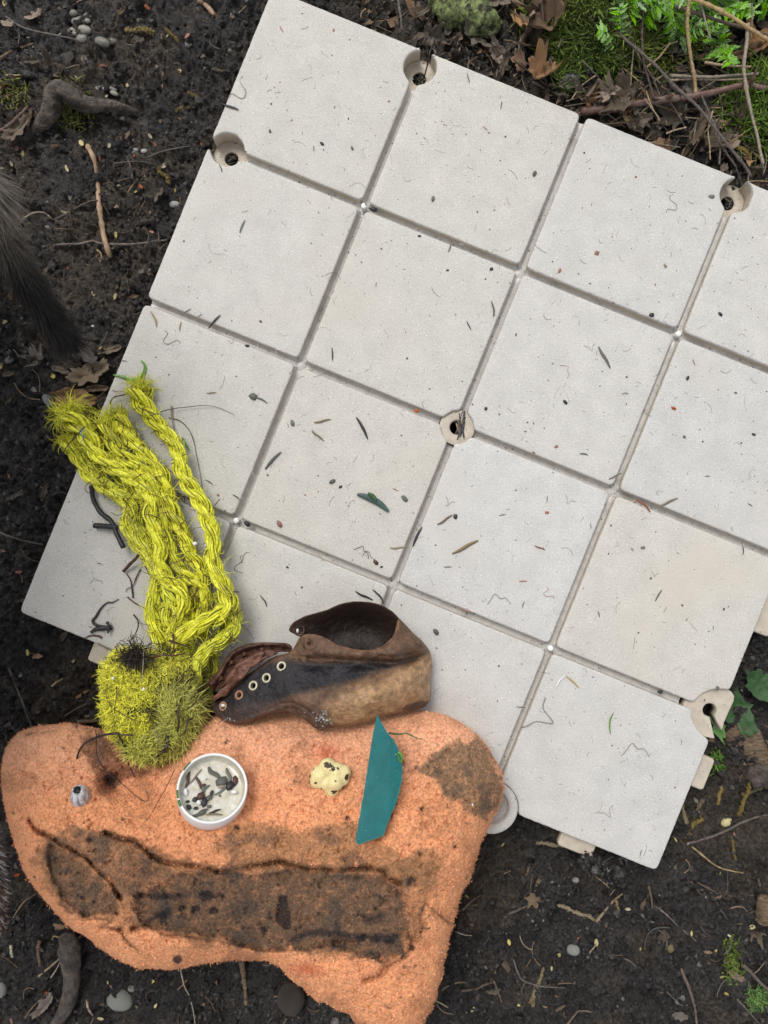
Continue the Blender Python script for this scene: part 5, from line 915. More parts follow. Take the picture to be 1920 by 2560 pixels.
dk = [ # crop origin, x, y, length(crop px), angle deg (image, counter-clockwise), kind, material, name
 (640,640,1535,340,95,-78,'needle',M_grey,'seed_husk'),(640,640,1380,450,60,-62,'needle',M_black,'needle'),(640,640,493,635,80,-88,'needle',M_grey,'needle'),(640,640,110,1325,145,48,'needle',M_grey,'needle'),(640,640,688,1115,150,-62,'needle',M_black,'needle'),
 (640,640,430,1070,105,8,'needle',M_straw,'straw_bit'),(640,640,235,1085,60,-80,'chip',M_grey,'leaf_chip'),(640,640,400,1165,100,-45,'needle',M_straw,'straw_bit'),(640,640,497,1462,60,25,'chip',M_grey,'leaf_chip'),(640,640,546,1497,32,30,'chip',M_black,'bark_chip'),(640,640,603,1490,50,60,'curl',M_black,'curled_fibre'),
 (640,640,963,1575,70,-55,'chip',M_grey,'leaf_chip'),(640,640,903,1513,38,-30,'needle',M_rust2,'husk_bit'),(640,640,1250,1590,70,-35,'curl',M_black,'curled_fibre'),(640,640,1040,1003,48,-20,'chip',M_rust2,'seed'),(640,640,30,930,90,-22,'needle',M_grey,'leaf_chip'),(640,640,1490,990,36,70,'chip',M_black,'bark_chip'),
 (640,640,1525,85,38,20,'chip',M_black,'bark_chip'),(640,640,1240,92,24,0,'chip',M_black,'bark_chip'),(640,640,778,183,30,75,'needle',M_black,'needle'),(640,640,318,1548,20,0,'chip',M_rust2,'husk_bit'),(640,640,1278,1235,18,0,'chip',M_black,'bark_chip'),
 (1280,640,600,655,150,-60,'needle',M_grey,'needle'),(1280,640,505,592,80,8,'curl',M_grey,'curled_fibre'),(1280,640,905,383,50,-5,'chip',M_black,'leaf_chip'),(1280,640,993,62,34,-70,'chip',M_straw,'husk_bit'),(1280,640,308,95,36,60,'chip',M_rust2,'husk_bit'),(1280,640,345,945,42,-60,'chip',M_black,'bark_chip'),(1280,640,408,397,48,15,'curl',M_grey,'curled_fibre'),
 (1280,640,288,1235,36,25,'chip',M_rust2,'husk_bit'),(1280,640,465,1284,55,-5,'needle',M_black,'needle'),(1280,640,1140,790,42,60,'chip',M_black,'bark_chip'),(1280,640,1178,688,40,-65,'needle',M_rust2,'husk_bit'),(1280,640,1350,375,40,-60,'chip',M_black,'bark_chip'),(1280,640,1047,985,40,-40,'chip',M_rust2,'husk_bit'),(1280,640,1567,1158,36,-30,'chip',M_black,'bark_chip'),
 (1280,640,1268,1427,36,0,'needle',M_black,'needle'),(1280,640,1450,887,26,-20,'chip',M_grey,'leaf_chip'),(1280,640,350,740,95,-60,'curl',M_rust2,'curled_fibre'),(1280,640,735,890,42,3,'needle',M_grey,'needle'),(1280,640,670,1425,90,25,'needle',M_grey,'needle'),(1280,640,1010,1595,130,25,'needle',M_straw,'straw_bit'),(1280,640,850,1615,120,-35,'needle',M_rust2,'straw_bit'),
 (1280,640,1545,1612,36,-35,'needle',M_black,'needle'),(1280,640,955,1530,42,20,'curl',M_black,'curled_fibre'),(1280,640,228,1575,42,80,'needle',M_grey,'needle'),(1280,640,365,1580,80,-40,'curl',M_grey,'curled_fibre'),
 (640,0,165,188,42,-60,'needle',M_rust2,'husk_bit'),(640,0,90,852,36,-70,'chip',M_grey,'leaf_chip'),(640,0,428,933,42,-45,'chip',M_black,'seed'),(640,0,373,960,34,-85,'needle',M_black,'needle'),(640,0,622,962,38,-75,'chip',M_grey,'leaf_chip'),(640,0,860,655,20,0,'chip',M_rust2,'husk_bit'),(640,0,1145,1290,44,65,'chip',M_grey,'leaf_chip'),(640,0,1060,1530,30,-10,'chip',M_black,'seed'),
 (640,0,1258,1600,70,65,'needle',M_grey,'needle'),(640,0,1375,505,60,-80,'needle',M_grey,'needle'),(640,0,1590,680,50,75,'needle',M_grey,'needle'),(640,0,98,673,18,0,'chip',M_black,'bark_chip'),(640,0,1485,830,40,-40,'needle',M_rust2,'husk_bit'),(640,0,502,195,24,60,'chip',M_rust2,'husk_bit'),(640,0,760,1355,60,-30,'chip',M_black,'leaf_chip'),
 (1280,0,145,1128,50,65,'chip',M_grey,'leaf_chip'),(1280,0,1035,1330,110,65,'curl',M_grey,'curled_fibre'),(1280,0,1295,1275,55,-10,'chip',M_grey,'leaf_chip'),
 (0,0,1490,690,110,-20,'needle',M_black,'needle'),(0,0,1525,703,50,-5,'curl',M_black,'curled_fibre'),(0,0,1550,585,160,45,'curl',M_grey,'curled_fibre'),(0,0,1430,1090,50,-70,'needle',M_black,'needle'),(0,0,1570,1465,85,68,'needle',M_grey,'needle'),
 (0,640,1215,355,50,25,'needle',M_black,'needle'),(0,640,1295,385,34,35,'needle',M_black,'needle'),(0,640,1390,425,110,50,'needle',M_black,'needle'),(0,640,1500,550,50,15,'curl',M_black,'curled_fibre'),(0,640,1600,580,34,-20,'chip',M_black,'bark_chip'),(0,640,998,405,100,-65,'needle',M_straw,'straw_bit'),(0,640,1168,455,60,80,'needle',M_straw,'straw_bit'),(0,640,1100,540,120,-50,'curl',M_straw,'curled_fibre'),
 (0,640,1530,1562,55,-35,'needle',M_black,'needle'),(0,640,1412,1548,26,-40,'chip',M_rust2,'husk_bit'),(0,640,1355,1465,55,-30,'needle',M_grey,'needle'),(0,640,1370,887,60,0,'needle',M_straw,'straw_bit'),(0,640,1640,912,80,-25,'chip',M_grey,'leaf_chip'),(0,640,805,680,34,-3,'needle',M_black,'needle'),
 (640,1280,690,255,110,-30,'curl',M_kelpb,'curled_fibre'),(640,1280,735,285,90,-20,'curl',M_kelpb,'curled_fibre'),(640,1280,775,325,50,-45,'chip',M_kelpb,'leaf_chip'),(640,1280,812,355,24,0,'chip',M_black,'bark_chip'),(640,1280,1225,52,110,30,'needle',M_dleaf,'bark_strip'),(640,1280,1293,30,50,85,'chip',M_black,'bark_chip'),(640,1280,1135,60,60,-50,'curl',M_white,'curled_fibre'),
 (640,1280,640,45,48,68,'needle',M_white,'white_husk'),(640,1280,1355,225,180,28,'needle',M_straw,'straw_bit'),(640,1280,920,232,100,0,'needle',M_straw,'straw_bit'),(640,1280,1243,355,50,0,'needle',M_grey,'needle'),(640,1280,1570,570,150,5,'curl',M_grey,'curled_fibre'),(640,1280,50,575,80,-55,'needle',M_grey,'twig_bit'),(640,1280,700,545,120,-30,'needle',M_black,'twig_bit'),(640,1280,795,545,110,-48,'needle',M_bark,'twig_bit'),
 (640,1280,203,357,24,-50,'chip',M_black,'bark_chip'),(640,1280,153,75,60,-70,'chip',M_rust2,'leaf_chip'),(640,1280,1165,775,60,-55,'chip',M_grey,'leaf_chip'),(640,1280,1360,640,80,-22,'needle',M_rust2,'husk_bit'),(640,1280,1597,18,42,10,'needle',M_grey,'needle'),(640,1280,1045,160,130,65,'needle',M_black,'needle'),
 (1280,1280,310,1100,90,55,'needle',M_white,'straw_bit'),(1280,1280,392,1100,105,-42,'needle',M_wood,'straw_bit'),(1280,1280,950,540,80,60,'needle',M_grey,'needle'),(1280,1280,922,402,50,-20,'curl',M_black,'curled_fibre'),(1280,1280,900,430,24,30,'chip',M_grey,'bark_chip'),(1280,1280,1497,248,60,-85,'needle',M_grey,'needle'),(1280,1280,850,232,42,0,'chip',M_grey,'leaf_chip'),
 (1280,1280,562,665,36,-70,'needle',M_black,'needle'),(1280,1280,1103,605,20,-60,'chip',M_black,'bark_chip'),(1280,1280,73,600,42,70,'needle',M_grey,'needle'),(1280,1280,72,447,52,0,'needle',M_rust2,'husk_bit'),(1280,1280,180,232,70,-25,'needle',M_rust2,'husk_bit'),(1280,1280,235,530,80,-70,'curl',M_rust2,'curled_fibre'),(1280,1280,510,92,34,-85,'needle',M_black,'needle'),(1280,1280,642,88,18,50,'chip',M_black,'seed'),
 (1280,1280,645,1370,150,78,'needle',M_blade,'curled_fibre'),(1280,1280,800,1545,170,0,'curl',M_grey,'curled_fibre'),(1280,1280,180,1340,250,50,'curl',M_grey,'curled_fibre'),(1280,1280,960,1165,50,-15,'chip',M_black,'seed'),(1280,1280,1332,1140,40,-80,'chip',M_grey,'leaf_chip'),(1280,1280,60,1265,60,-10,'needle',M_grey,'needle'),(1280,1280,1305,750,28,90,'needle',M_black,'needle'),(1280,1280,1372,630,22,60,'chip',M_black,'bark_chip'),(1280,1280,680,210,40,60,'curl',M_grey,'curled_fibre'),(1280,1280,225,3,36,0,'chip',M_rust2,'husk_bit'),
 (1280,1920,835,550,42,75,'needle',M_grey,'needle'),(1280,1920,455,403,26,85,'needle',M_rust2,'husk_bit'),(1280,1920,610,290,110,22,'curl',M_grey,'curled_fibre'),(1280,1920,700,590,30,-15,'chip',M_black,'soil_speck'),(1280,1920,740,600,26,10,'chip',M_black,'soil_speck'),(1280,1920,520,548,24,0,'chip',M_black,'soil_speck'),(1280,1920,590,628,34,-40,'chip',M_black,'soil_speck'),(1280,1920,475,540,22,0,'chip',M_black,'soil_speck'),
 (0,1280,645,335,36,-12,'needle',M_black,'needle'),(0,1280,672,870,80,-32,'needle',M_grey,'needle'),(0,1280,625,448,80,0,'curl',M_grey,'curled_fibre'),(0,1280,715,640,70,60,'curl',M_grey,'curled_fibre'),(0,1280,1555,340,110,80,'curl',M_black,'curled_fibre'),(0,1280,1530,518,40,0,'needle',M_black,'needle'),(0,1280,1580,290,80,60,'curl',M_kelpb,'curled_fibre'),(0,1280,1600,75,60,-40,'chip',M_black,'leaf_chip'),
 (640,1920,1370,8,1,0,'chip',M_black,'skip')]
names = {'needle': ('needle', 'dark plant needle'), 'seed_husk': ('husk', 'dark seed husk'), 'straw_bit': ('straw', 'pale straw scrap'), 'leaf_chip': ('leaf chip', 'crumbled leaf chip'), 'bark_chip': ('bark chip', 'tiny black bark chip'), 'curled_fibre': ('fibre', 'fine curled plant fibre'), 'husk_bit': ('husk', 'small reddish brown husk'),
         'seed': ('seed', 'small seed'), 'bark_strip': ('bark', 'brown strip of bark'), 'white_husk': ('husk', 'white seed husk'), 'twig_bit': ('twig', 'broken twig scrap'), 'soil_speck': ('soil speck', 'black soil speck')}
for (x0, y0, x, y, L, a, kd, m, nm) in dk:
    if nm == 'skip': continue
    if m is M_blade: ribbon('grass_blade', crop(1280, 1280, .3858, [(658, 1300), (638, 1340), (632, 1390), (638, 1440)]), .0005, M_blade, .001, 'faint thin green blade on the lowest square of the tile', 'grass blade'); continue
    m = M_faint if (kd == 'curl' and m.name == 'grey_green_bits') else m; p = at(x0 + x * .3858, y0 + y * .3858, .0002 + (.0006 if kd == 'needle' else 0)); cat, ds = names[nm]
    bit(nm, kd, p, L * S_ * 1.05, math.radians(a), m, ds + ' ' + where(x0 + x * .3858, y0 + y * .3858, LMK_T), cat, ds + 's scattered on the pale tile', wid=1.1 if kd == 'chip' else 1.25)
# dark shreds plugging the hub hole and the cups
A = Acc(); hb = at(1143 + 6, 1060, -.006); rs = np.random.default_rng(5)
for k_ in range(26):
    a = rs.uniform(1.1, 2.0); L = rs.uniform(.003, .008); c_ = hb + np.r_[rs.normal(0, .0016), rs.normal(0, .0028), rs.uniform(-.001, .0050)]; d = np.array([math.cos(a), math.sin(a), rs.normal(0, .2)]) * L; V, Qd = tube1(np.array([c_ - d, c_, c_ + d]), rs.uniform(.0004, .0010), 5); A.add(V, Q=Qd, col=np.array([.05, .05, .05]) * rs.uniform(.4, 2.2) if k_ % 5 else np.array([.32, .2, .1]))
tag(put('plant_shreds', A.mesh('plant_shreds', M_lit)), label='wad of blackish plant shreds stuck in the middle hole of the tile', cat='plant shreds')
for (px, py, zz, ds) in ((1052, 205, -.020, 'in the hole at the top edge of the tile'), (1823, 505, -.020, 'in the hole at the upper right of the tile'), (579, 402, -.022, 'in the hole at the left edge of the tile')):
    A = Acc()
    for k_ in range(16):
        a = rs.uniform(0, 6.3); L = rs.uniform(.002, .005); c_ = at(px, py, zz) + np.r_[rs.normal(0, .0022, 2), rs.uniform(-.002, .003)]; d = np.array([math.cos(a), math.sin(a), rs.normal(0, .3)]) * L; V, Qd = tube1(np.array([c_ - d, c_, c_ + d]), rs.uniform(.0004, .0009), 5); A.add(V, Q=Qd, col=np.array([.07, .065, .05]) * rs.uniform(.4, 2.2))
    tag(put('plant_shreds', A.mesh('plant_shreds', M_lit)), label='plant shreds ' + ds, cat='plant shreds')
strip('rootlet', crop(640, 0, .3858, [(1160, 260), (1130, 330), (1115, 400), (1095, 480), (1075, 520)]), .00055, M_kelp, z=[-.010, -.003, -.006, -.012, -.017], label='dark stem leaning into the hole at the top edge of the tile', taper=(1, 1))
strip('rootlet', crop(640, 0, .3858, [(1095, 180), (1098, 260), (1108, 320), (1120, 370)]), .0005, M_kelp, z=[-.016, -.010, -.003, -.004], label='grey stem rising behind the hole at the top edge of the tile')
# fine dust, hairs and specks too many to count, on the tile only
A = Acc(); nS = 1500; u = rs.uniform(-1.95, 2.03, nS); l = rs.uniform(-1.95, 1.95, nS)
P = np.array([pan(a, b) for a, b in zip(u, l)]); sz = rs.gamma(1.4, .00022, nS) + .00015; a = rs.uniform(0, 6.3, nS); asp = rs.uniform(.25, 1, nS)
e1 = np.stack([np.cos(a), np.sin(a), a * 0], -1) * sz[:, None]; e2 = np.stack([-np.sin(a), np.cos(a), a * 0], -1) * (sz * asp)[:, None]; up = np.array([0, 0, 1]) * (sz * .5)[:, None]
V = np.stack([P - e1, P + e2, P + e1, P - e2, P + up], 1).reshape(-1, 3); ii = np.arange(nS)[:, None] * 5; T = np.concatenate([ii + [0, 4, 1], ii + [1, 4, 2], ii + [2, 4, 3], ii + [3, 4, 0]]); T = T[:, [0, 1, 2]]
pal = np.array([[.05, .045, .04], [.10, .07, .05], [.13, .12, .10], [.22, .13, .08], [.30, .27, .22]]); A.add(V, T=T, col=np.repeat(pal[rs.integers(0, 5, nS)], 5, 0))
nF = 900; u = rs.uniform(-1.95, 2.03, nF); l = rs.uniform(-1.95, 1.95, nF); P = np.array([pan(a, b) for a, b in zip(u, l)]); a = rs.uniform(0, 6.3, nF); L = rs.gamma(2, .0009, nF)[:, None, None]; t = np.linspace(-1, 1, 5)[None, :, None]
d = np.stack([np.cos(a), np.sin(a), a * 0], -1)[:, None]; nrm = np.stack([-np.sin(a), np.cos(a), a * 0], -1)[:, None] * rs.normal(0, .35, (nF, 1, 1)); V, Qd = tubes(P[:, None] + L * (d * t + nrm * t * t) + [0, 0, .0001], rs.choice([.00007, .00010, .00014], (nF, 1)), 3)
colf = np.where(rs.random((nF, 1)) < .35, np.array([.78, .78, .76]), pal[rs.integers(0, 5, nF)]); A.add(V, Q=Qd, col=np.repeat(colf, 15, 0))
tag(put('dust', A.mesh('dust', M_lit, smooth=False)), label='fine dust, hairs and specks sprinkled over the pale tile', cat='dust', kind='stuff')
A = Acc(); nS = 5200; gi = rs.integers(0, 6, nS); t = rs.uniform(-1.9, 1.95, nS); g_ = np.array([-1, 0, 1])[gi % 3]; w = rs.uniform(-.9, .9, nS) * GW / SP; dens = fbm(t * 3 + gi * 10, gi * 1., 1.3, 2, 201) + .6 * (g_ >= 0) * 0; ok = (dens > .02) & (rs.random(nS) < .26); gi, t, g_, w = gi[ok], t[ok], g_[ok], w[ok]; nS = len(t)
uu = np.where(gi < 3, g_ + w, t); ll = np.where(gi < 3, t, g_ + w); m_ = np.hypot(uu, ll) > .1; uu, ll, w = uu[m_], ll[m_], w[m_]; nS = len(uu); P = np.array([pan(a, b) for a, b in zip(uu, ll)]); P[:, 2] = -.0084 + (w * SP / GW) ** 2 * .0014
sz = rs.gamma(2, .00012, nS) + .0001; a = rs.uniform(0, 6.3, nS); e1 = np.stack([np.cos(a), np.sin(a), a * 0], -1) * sz[:, None]; e2 = np.stack([-np.sin(a), np.cos(a), a * 0], -1) * (sz * .7)[:, None]; up = np.array([0, 0, 1]) * (sz * .8)[:, None]
V = np.stack([P - e1, P + e2, P + e1, P - e2, P + up], 1).reshape(-1, 3); ii = np.arange(nS)[:, None] * 5; T = np.concatenate([ii + [0, 4, 1], ii + [1, 4, 2], ii + [2, 4, 3], ii + [3, 4, 0]]); A.add(V, T=T, col=np.repeat(pal[rs.integers(0, 4, nS)], 5, 0))
tag(put('grit', A.mesh('grit', M_lit, smooth=False)), label='dark grit gathered in the grooves of the tile', cat='grit', kind='stuff')

# ------------------------------------------------------------------ wet scraps in the cap
def cpx(x, y): return ((x - 285) / 236, -(y - 318) / 236)
sc_ = [('needle', 280, 205, 120, -55, M_grey, 2.2), ('needle', 385, 205, 100, -70, M_grey, 1.8), ('chip', 345, 255, 120, 10, M_grey, 1.4), ('chip', 400, 280, 100, 40, M_black, 1.2), ('chip', 430, 245, 80, 80, M_kelpb, 1.0), ('needle', 350, 315, 120, 25, M_grey, 1.0), ('needle', 115, 255, 110, 70, M_kelpb, 1.5), ('needle', 160, 230, 130, 50, M_straw, .6),
       ('needle', 185, 270, 100, -65, M_kelpb, 1.5), ('chip', 285, 335, 60, 60, M_black, 1.0), ('needle', 235, 325, 100, 65, M_grey, 1.8), ('chip', 215, 360, 90, 20, M_kelpb, 1.1), ('chip', 240, 400, 80, 60, M_black, 1.2), ('chip', 180, 385, 60, 0, M_black, 1.2), ('chip', 145, 435, 60, -60, M_black, 1.0), ('chip', 190, 440, 44, 0, M_black, 1.1), ('chip', 280, 425, 44, 0, M_grey, 1.2),
       ('needle', 225, 470, 110, 15, M_grey, 1.6), ('chip', 245, 465, 70, 30, M_grey, 1.2), ('needle', 320, 452, 80, 15, M_black, 1.4), ('chip', 340, 350, 24, 60, M_kelpb, 1.0), ('needle', 320, 475, 110, -5, M_straw, .9), ('chip', 235, 245, 14, 0, M_black, 1), ('chip', 345, 290, 60, 0, M_straw, 1), ('chip', 265, 370, 70, 20, M_grey, 1.1), ('chip', 220, 285, 40, 0, M_kelpb, 1), ('chip', 130, 400, 36, 0, M_black, 1.2)]
for (kd, x, y, L, a, m, w) in sc_:
    cx, cy = cpx(x, y); o = bit('plant_scrap', kd, in_cap(cx, cy, .0097), L * .3617 * .26e-3 * 1.0, 0, m, ({'needle': 'long', 'chip': 'flat'}[kd] + ' wet ' + {'grey_green_bits': 'grey', 'black_bits': 'black', 'brown_rootlet': 'brown', 'dry_straw': 'tan'}[m.name] + ' scrap in the ' + ('upper' if y < 250 else ('middle' if y < 380 else 'lower')) + ' ' + ('left' if x < 200 else ('centre' if x < 330 else 'right')) + ' of the white cap'), 'plant scrap', 'wet plant scraps inside the white cap', wid=w)
    o.rotation_euler = (basis(cap_axis).to_3x3() @ Matrix.Rotation(math.radians(a), 3, 'Z')).to_euler()
for kx, (x, y, s1, s2, ds) in enumerate(((110, 345, .0016, .0027, 'at the left inside the white cap'), (205, 405, .0016, .0019, 'at the lower middle inside the white cap'), (430, 322, .0024, .0011, 'at the right inside the white cap'))):
    cx, cy = cpx(x, y); blob('shell_fragment', M_white, in_cap(cx, cy, .0103), [((0, 0, 0), s1), ((0, s2 * .4, 0), s1 * .7), ((s1 * .5, -s2 * .3, 0), s1 * .7)], res=2, sc=(1, s2 / s1 * .8 + .2, .7), label='glossy white shell bit ' + ds, cat='shell fragment')
M_alga = mat('green_alga', (.05, .16, .02), rough=.4, noise=.3)
for kx, (y0_, y1_) in enumerate(((160, 215), (350, 400), (415, 450))):
    pts = []
    for y in np.linspace(y0_, y1_, 6): cy = -(y - 318) / 236; pts.append(tuple(in_cap(-math.sqrt(max(.0, 1.0 - cy * cy)) * .965, cy, .0167)))
    b = np.array(pts[3]); V, Qd = tube1(np.array(pts) - b, .0005 + .0002 * kx, 5); o = put('alga_smear', mesh_from('alga_smear', V, [Qd], M_alga), label=['green alga smear at the upper left rim of the white cap', 'green alga smear on the left rim of the white cap', 'green alga smear at the lower left rim of the white cap'][kx], cat='alga'); o.location = tuple(b)
# green weed on the shard's edge
strip('weed_strip', crop(430, 1850, 600 / 1659, [(1565, 85), (1585, 100), (1592, 130), (1580, 150), (1560, 105), (1540, 100)]), .0009, M_blade, z=[.072, .073, .073, .072, .073, .073], label='scrap of green weed on the right edge of the teal shard', cat='weed')
blob('white_speck', M_white, on_foam(1181, 2012, .001), [((0, 0, 0), .0009)], res=2, sc=(.7, 1.5, .6), label='tiny white speck on the dirty right corner of the foam', cat='speck')

# ------------------------------------------------------------------ ground litter
def free(px, py, m=8):
    p = at(px, py, -.02); q = np.array([[px, py]])
    if on_tile_mask(p[0], p[1], -.03): return False
    return not inside(q, foam_out)[0]
A = Acc(); rs = np.random.default_rng(77)      # soil crumbs
nC = 90000; x = rs.uniform(-.36, .36, nC); y = rs.uniform(-.46, .46, nC); ok = ~on_tile_mask(x, y, .08); x, y = x[ok], y[ok]; nC = len(x)
cl = fbm(x, y, 38, 3, 211); ok = rs.random(nC) < np.clip(.5 + 2.4 * cl, .12, 1); x, y = x[ok], y[ok]; nC = len(x); sz = (rs.gamma(1.5, .00055, nC) + .0004).clip(0, .0050); z = gzz(x, y) + sz * .25
base = np.array([[1, 0, 0], [-1, 0, 0], [0, 1, 0], [0, -1, 0], [0, 0, 1], [0, 0, -1]], float); vv = base[None] * (1 + rs.uniform(-.4, .35, (nC, 6, 1))) * rs.uniform(.6, 1.2, (nC, 1, 3)); th = rs.uniform(0, 6.3, nC); qx = rs.uniform(1450, 1560, 260); qy = 2118 + (qx - 1450) * .42 + np.abs(rs.normal(0, 26, 260)) + 10; qp = at(qx, qy, -.0068); x = np.r_[x, qp[:, 0]]; y = np.r_[y, qp[:, 1]]; sz = np.r_[sz, rs.gamma(1.5, .0006, 260) + .0003]; z = np.r_[z, np.full(260, -.0068) + sz[-260:] * .3]; nC += 260; vv = np.concatenate([vv, base[None] * (1 + rs.uniform(-.4, .35, (260, 6, 1)))]); th = np.r_[th, rs.uniform(0, 6.3, 260)]; R_ = np.zeros((nC, 3, 3)); R_[:, 0, 0] = np.cos(th); R_[:, 0, 1] = -np.sin(th); R_[:, 1, 0] = np.sin(th); R_[:, 1, 1] = np.cos(th); R_[:, 2, 2] = 1
vv = np.einsum('nij,nkj->nki', R_, vv + rs.normal(0, .15, (nC, 6, 3))) * sz[:, None, None] + np.stack([x, y, z], -1)[:, None]
fo = np.array([[0, 2, 4], [2, 1, 4], [1, 3, 4], [3, 0, 4], [2, 0, 5], [1, 2, 5], [3, 1, 5], [0, 3, 5]]); T = (np.arange(nC)[:, None, None] * 6 + fo).reshape(-1, 3)
cc = np.repeat(np.array([.044, .041, .039]) * rs.uniform(.35, 2.3, (nC, 1)) * np.where(rs.random((nC, 1)) < .09, 3.2, 1), 6, 0); tag(put('soil_crumbs', mesh_from('soil_crumbs', vv.reshape(-1, 3), [T], M_soil, cc, smooth=False)), label='loose wet crumbs of black soil covering the ground', cat='soil crumbs', kind='stuff')
# tiny leaf scraps, hairs, roots: uncountable litter
A = Acc(); n = 15000; x = rs.uniform(-.36, .36, n); y = rs.uniform(-.46, .46, n); br_ = sstep(-.05, .25, x * .6 + y - .15) * (x > -.02); keep = ~on_tile_mask(x, y, .05) & (rs.random(n) < .20 + .25 * (x < -.1) * (y > 0) + .87 * br_ + .5 * (fbm(x, y, 20, 2, 221) > .12)); x, y, br_ = x[keep], y[keep], br_[keep]; n = len(x)
s_ = rs.gamma(1.5, .0007, n) + .0004; s_ = s_ * (1 + 1.3 * br_); nrm = rs.normal(0, .45, (n, 3)); nrm[:, 2] = 1; nrm /= np.linalg.norm(nrm, axis=1)[:, None]; a_ = np.cross(nrm, rs.normal(0, 1, (n, 3))); a_ /= np.linalg.norm(a_, axis=1)[:, None]; b_ = np.cross(nrm, a_); c = np.stack([x, y, gzz(x, y) + s_ * .35], -1)
asp = rs.uniform(.2, .8, (n, 1)); s1 = s_[:, None]; V = np.stack([c - a_ * s1, c + b_ * s1 * asp + nrm * s1 * .3, c + a_ * s1 * rs.uniform(.5, 1.3, (n, 1)), c - b_ * s1 * asp + nrm * s1 * .3, c + nrm * s1 * .05], 1).reshape(-1, 3); ii = np.arange(n)[:, None] * 5; T = np.concatenate([ii + [0, 4, 1], ii + [1, 4, 2], ii + [2, 4, 3], ii + [3, 4, 0]])
pl = np.array([[.07, .05, .035], [.12, .085, .06], [.17, .13, .09], [.22, .14, .08], [.10, .085, .07], [.05, .04, .03]]); V = V + np.repeat(rs.normal(0, .22, (n, 3)) * s1, 5, 0) * 0 + rs.normal(0, .2, V.shape) * np.repeat(s1, 5, 0); A.add(V, T=T, col=np.repeat(pl[rs.integers(0, 6, n)] * rs.uniform(.35, 1.0, (n, 1)) * (.75 + .45 * br_[:, None]), 5, 0))
n = 4200; x = rs.uniform(-.36, .36, n); y = rs.uniform(-.46, .46, n); br_ = sstep(-.05, .25, x * .6 + y - .15) * (x > -.02); keep = ~on_tile_mask(x, y, .05) & (rs.random(n) < .3 + .7 * br_); x, y, br_ = x[keep], y[keep], br_[keep]; n = len(x)
a = rs.uniform(0, 6.3, n); L = (rs.gamma(2, .0028, n) * (1 + .8 * br_))[:, None, None]; t = np.linspace(-1, 1, 6)[None, :, None]; d = np.stack([np.cos(a), np.sin(a), rs.normal(0, .18, n)], -1)[:, None]; nr = np.stack([-np.sin(a), np.cos(a), a * 0 - .2], -1)[:, None] * rs.normal(0, .4, (n, 1, 1)); c = np.stack([x, y, gzz(x, y) + .0012], -1)[:, None]
V, Qd = tubes(c + L * (d * t + nr * t * t), (rs.gamma(2, .00013, n) + .0001)[:, None] * (1 + .6 * br_)[:, None], 3); A.add(V, Q=Qd, col=np.repeat(pl[rs.integers(0, 6, n)] * rs.uniform(.6, 1.9, (n, 1)), 18, 0))
tag(put('leaf_litter', A.mesh('leaf_litter', M_lit, smooth=False)), label='fine brown leaf scraps and root hairs strewn on the soil', cat='leaf litter', kind='stuff')

# leaves
def leaf_mesh(seed, kind='oval', m=None, nseg=44, nr=7):
    r = np.random.default_rng(seed); th = np.linspace(0, 2 * np.pi, nseg, endpoint=False)
    if kind == 'maple':
        rad = .34 + .30 * np.abs(np.cos(2.5 * (th))) ** 1.6 + .05 * np.abs(np.sin(11 * th)); rad *= 1 - .25 * (np.cos(th) < -.8)
        P = np.stack([rad * np.cos(th), rad * np.sin(th)], -1)
    elif kind == 'herb':
        w = .27 * np.abs(np.sin(th)) ** .9 * np.sign(np.sin(th)); P = np.stack([.5 * np.cos(th), w * (1 + .22 * np.sign(np.sin(th * 9))) * (.75 - .35 * np.cos(th) * -1 * -1)], -1)
    else:
        P = np.stack([.5 * np.cos(th), (.20 + .04 * r.normal()) * np.sin(th) * (1 + .15 * np.sin(th * 7 + r.uniform(0, 6)))], -1)
    P *= (1 + .12 * r.normal(0, 1, nseg) * (kind != 'herb'))[:, None] ** 1
    V = [np.zeros((1, 2))]
    for k in range(1, nr + 1): V.append(P * k / nr)
    V = np.vstack(V); x, y = V.T; amp = .16 if kind == 'maple' else .10 if kind != 'herb' else .025
    z = amp * 2.6 * fbm(x + seed, y, 5.5, 4, 231 + seed % 7) + (.55 * y * y + r.uniform(-.5, .9) * x * x) * (1.6 if kind != 'herb' else .5) - .05 * np.exp(-(y / .035) ** 2)
    curl = r.uniform(.3, 1.5) if kind != 'herb' else .2; z = z + curl * np.abs(y) ** 2
    Vt = np.column_stack([V, z]); Vb = Vt - [0, 0, .006]; N = len(V); T = [(0, 1 + k, 1 + (k + 1) % nseg) for k in range(nseg)]; Q = [(1 + (q - 1) * nseg + k, 1 + q * nseg + k, 1 + q * nseg + (k + 1) % nseg, 1 + (q - 1) * nseg + (k + 1) % nseg) for q in range(1, nr) for k in range(nseg)]
    T2 = [(a + N, c + N, b + N) for a, b, c in T]; Q2 = [(d + N, c + N, b + N, a + N) for a, b, c, d in Q]; e = 1 + (nr - 1) * nseg; Qe = [(e + k, e + N + k, e + N + (k + 1) % nseg, e + (k + 1) % nseg) for k in range(nseg)]
    return mesh_from('leaf', np.vstack([Vt, Vb]), [np.array(T + T2), np.array(Q + Q2 + Qe)], m)
LM = {('oval', 'd'): [leaf_mesh(s, 'oval', M_dleaf) for s in range(5)], ('oval', 'g'): [leaf_mesh(s + 10, 'oval', M_gleaf) for s in range(5)], ('maple', 'd'): [leaf_mesh(s + 20, 'maple', M_dleaf) for s in range(4)], ('maple', 'g'): [leaf_mesh(s + 30, 'maple', M_gleaf) for s in range(4)]}
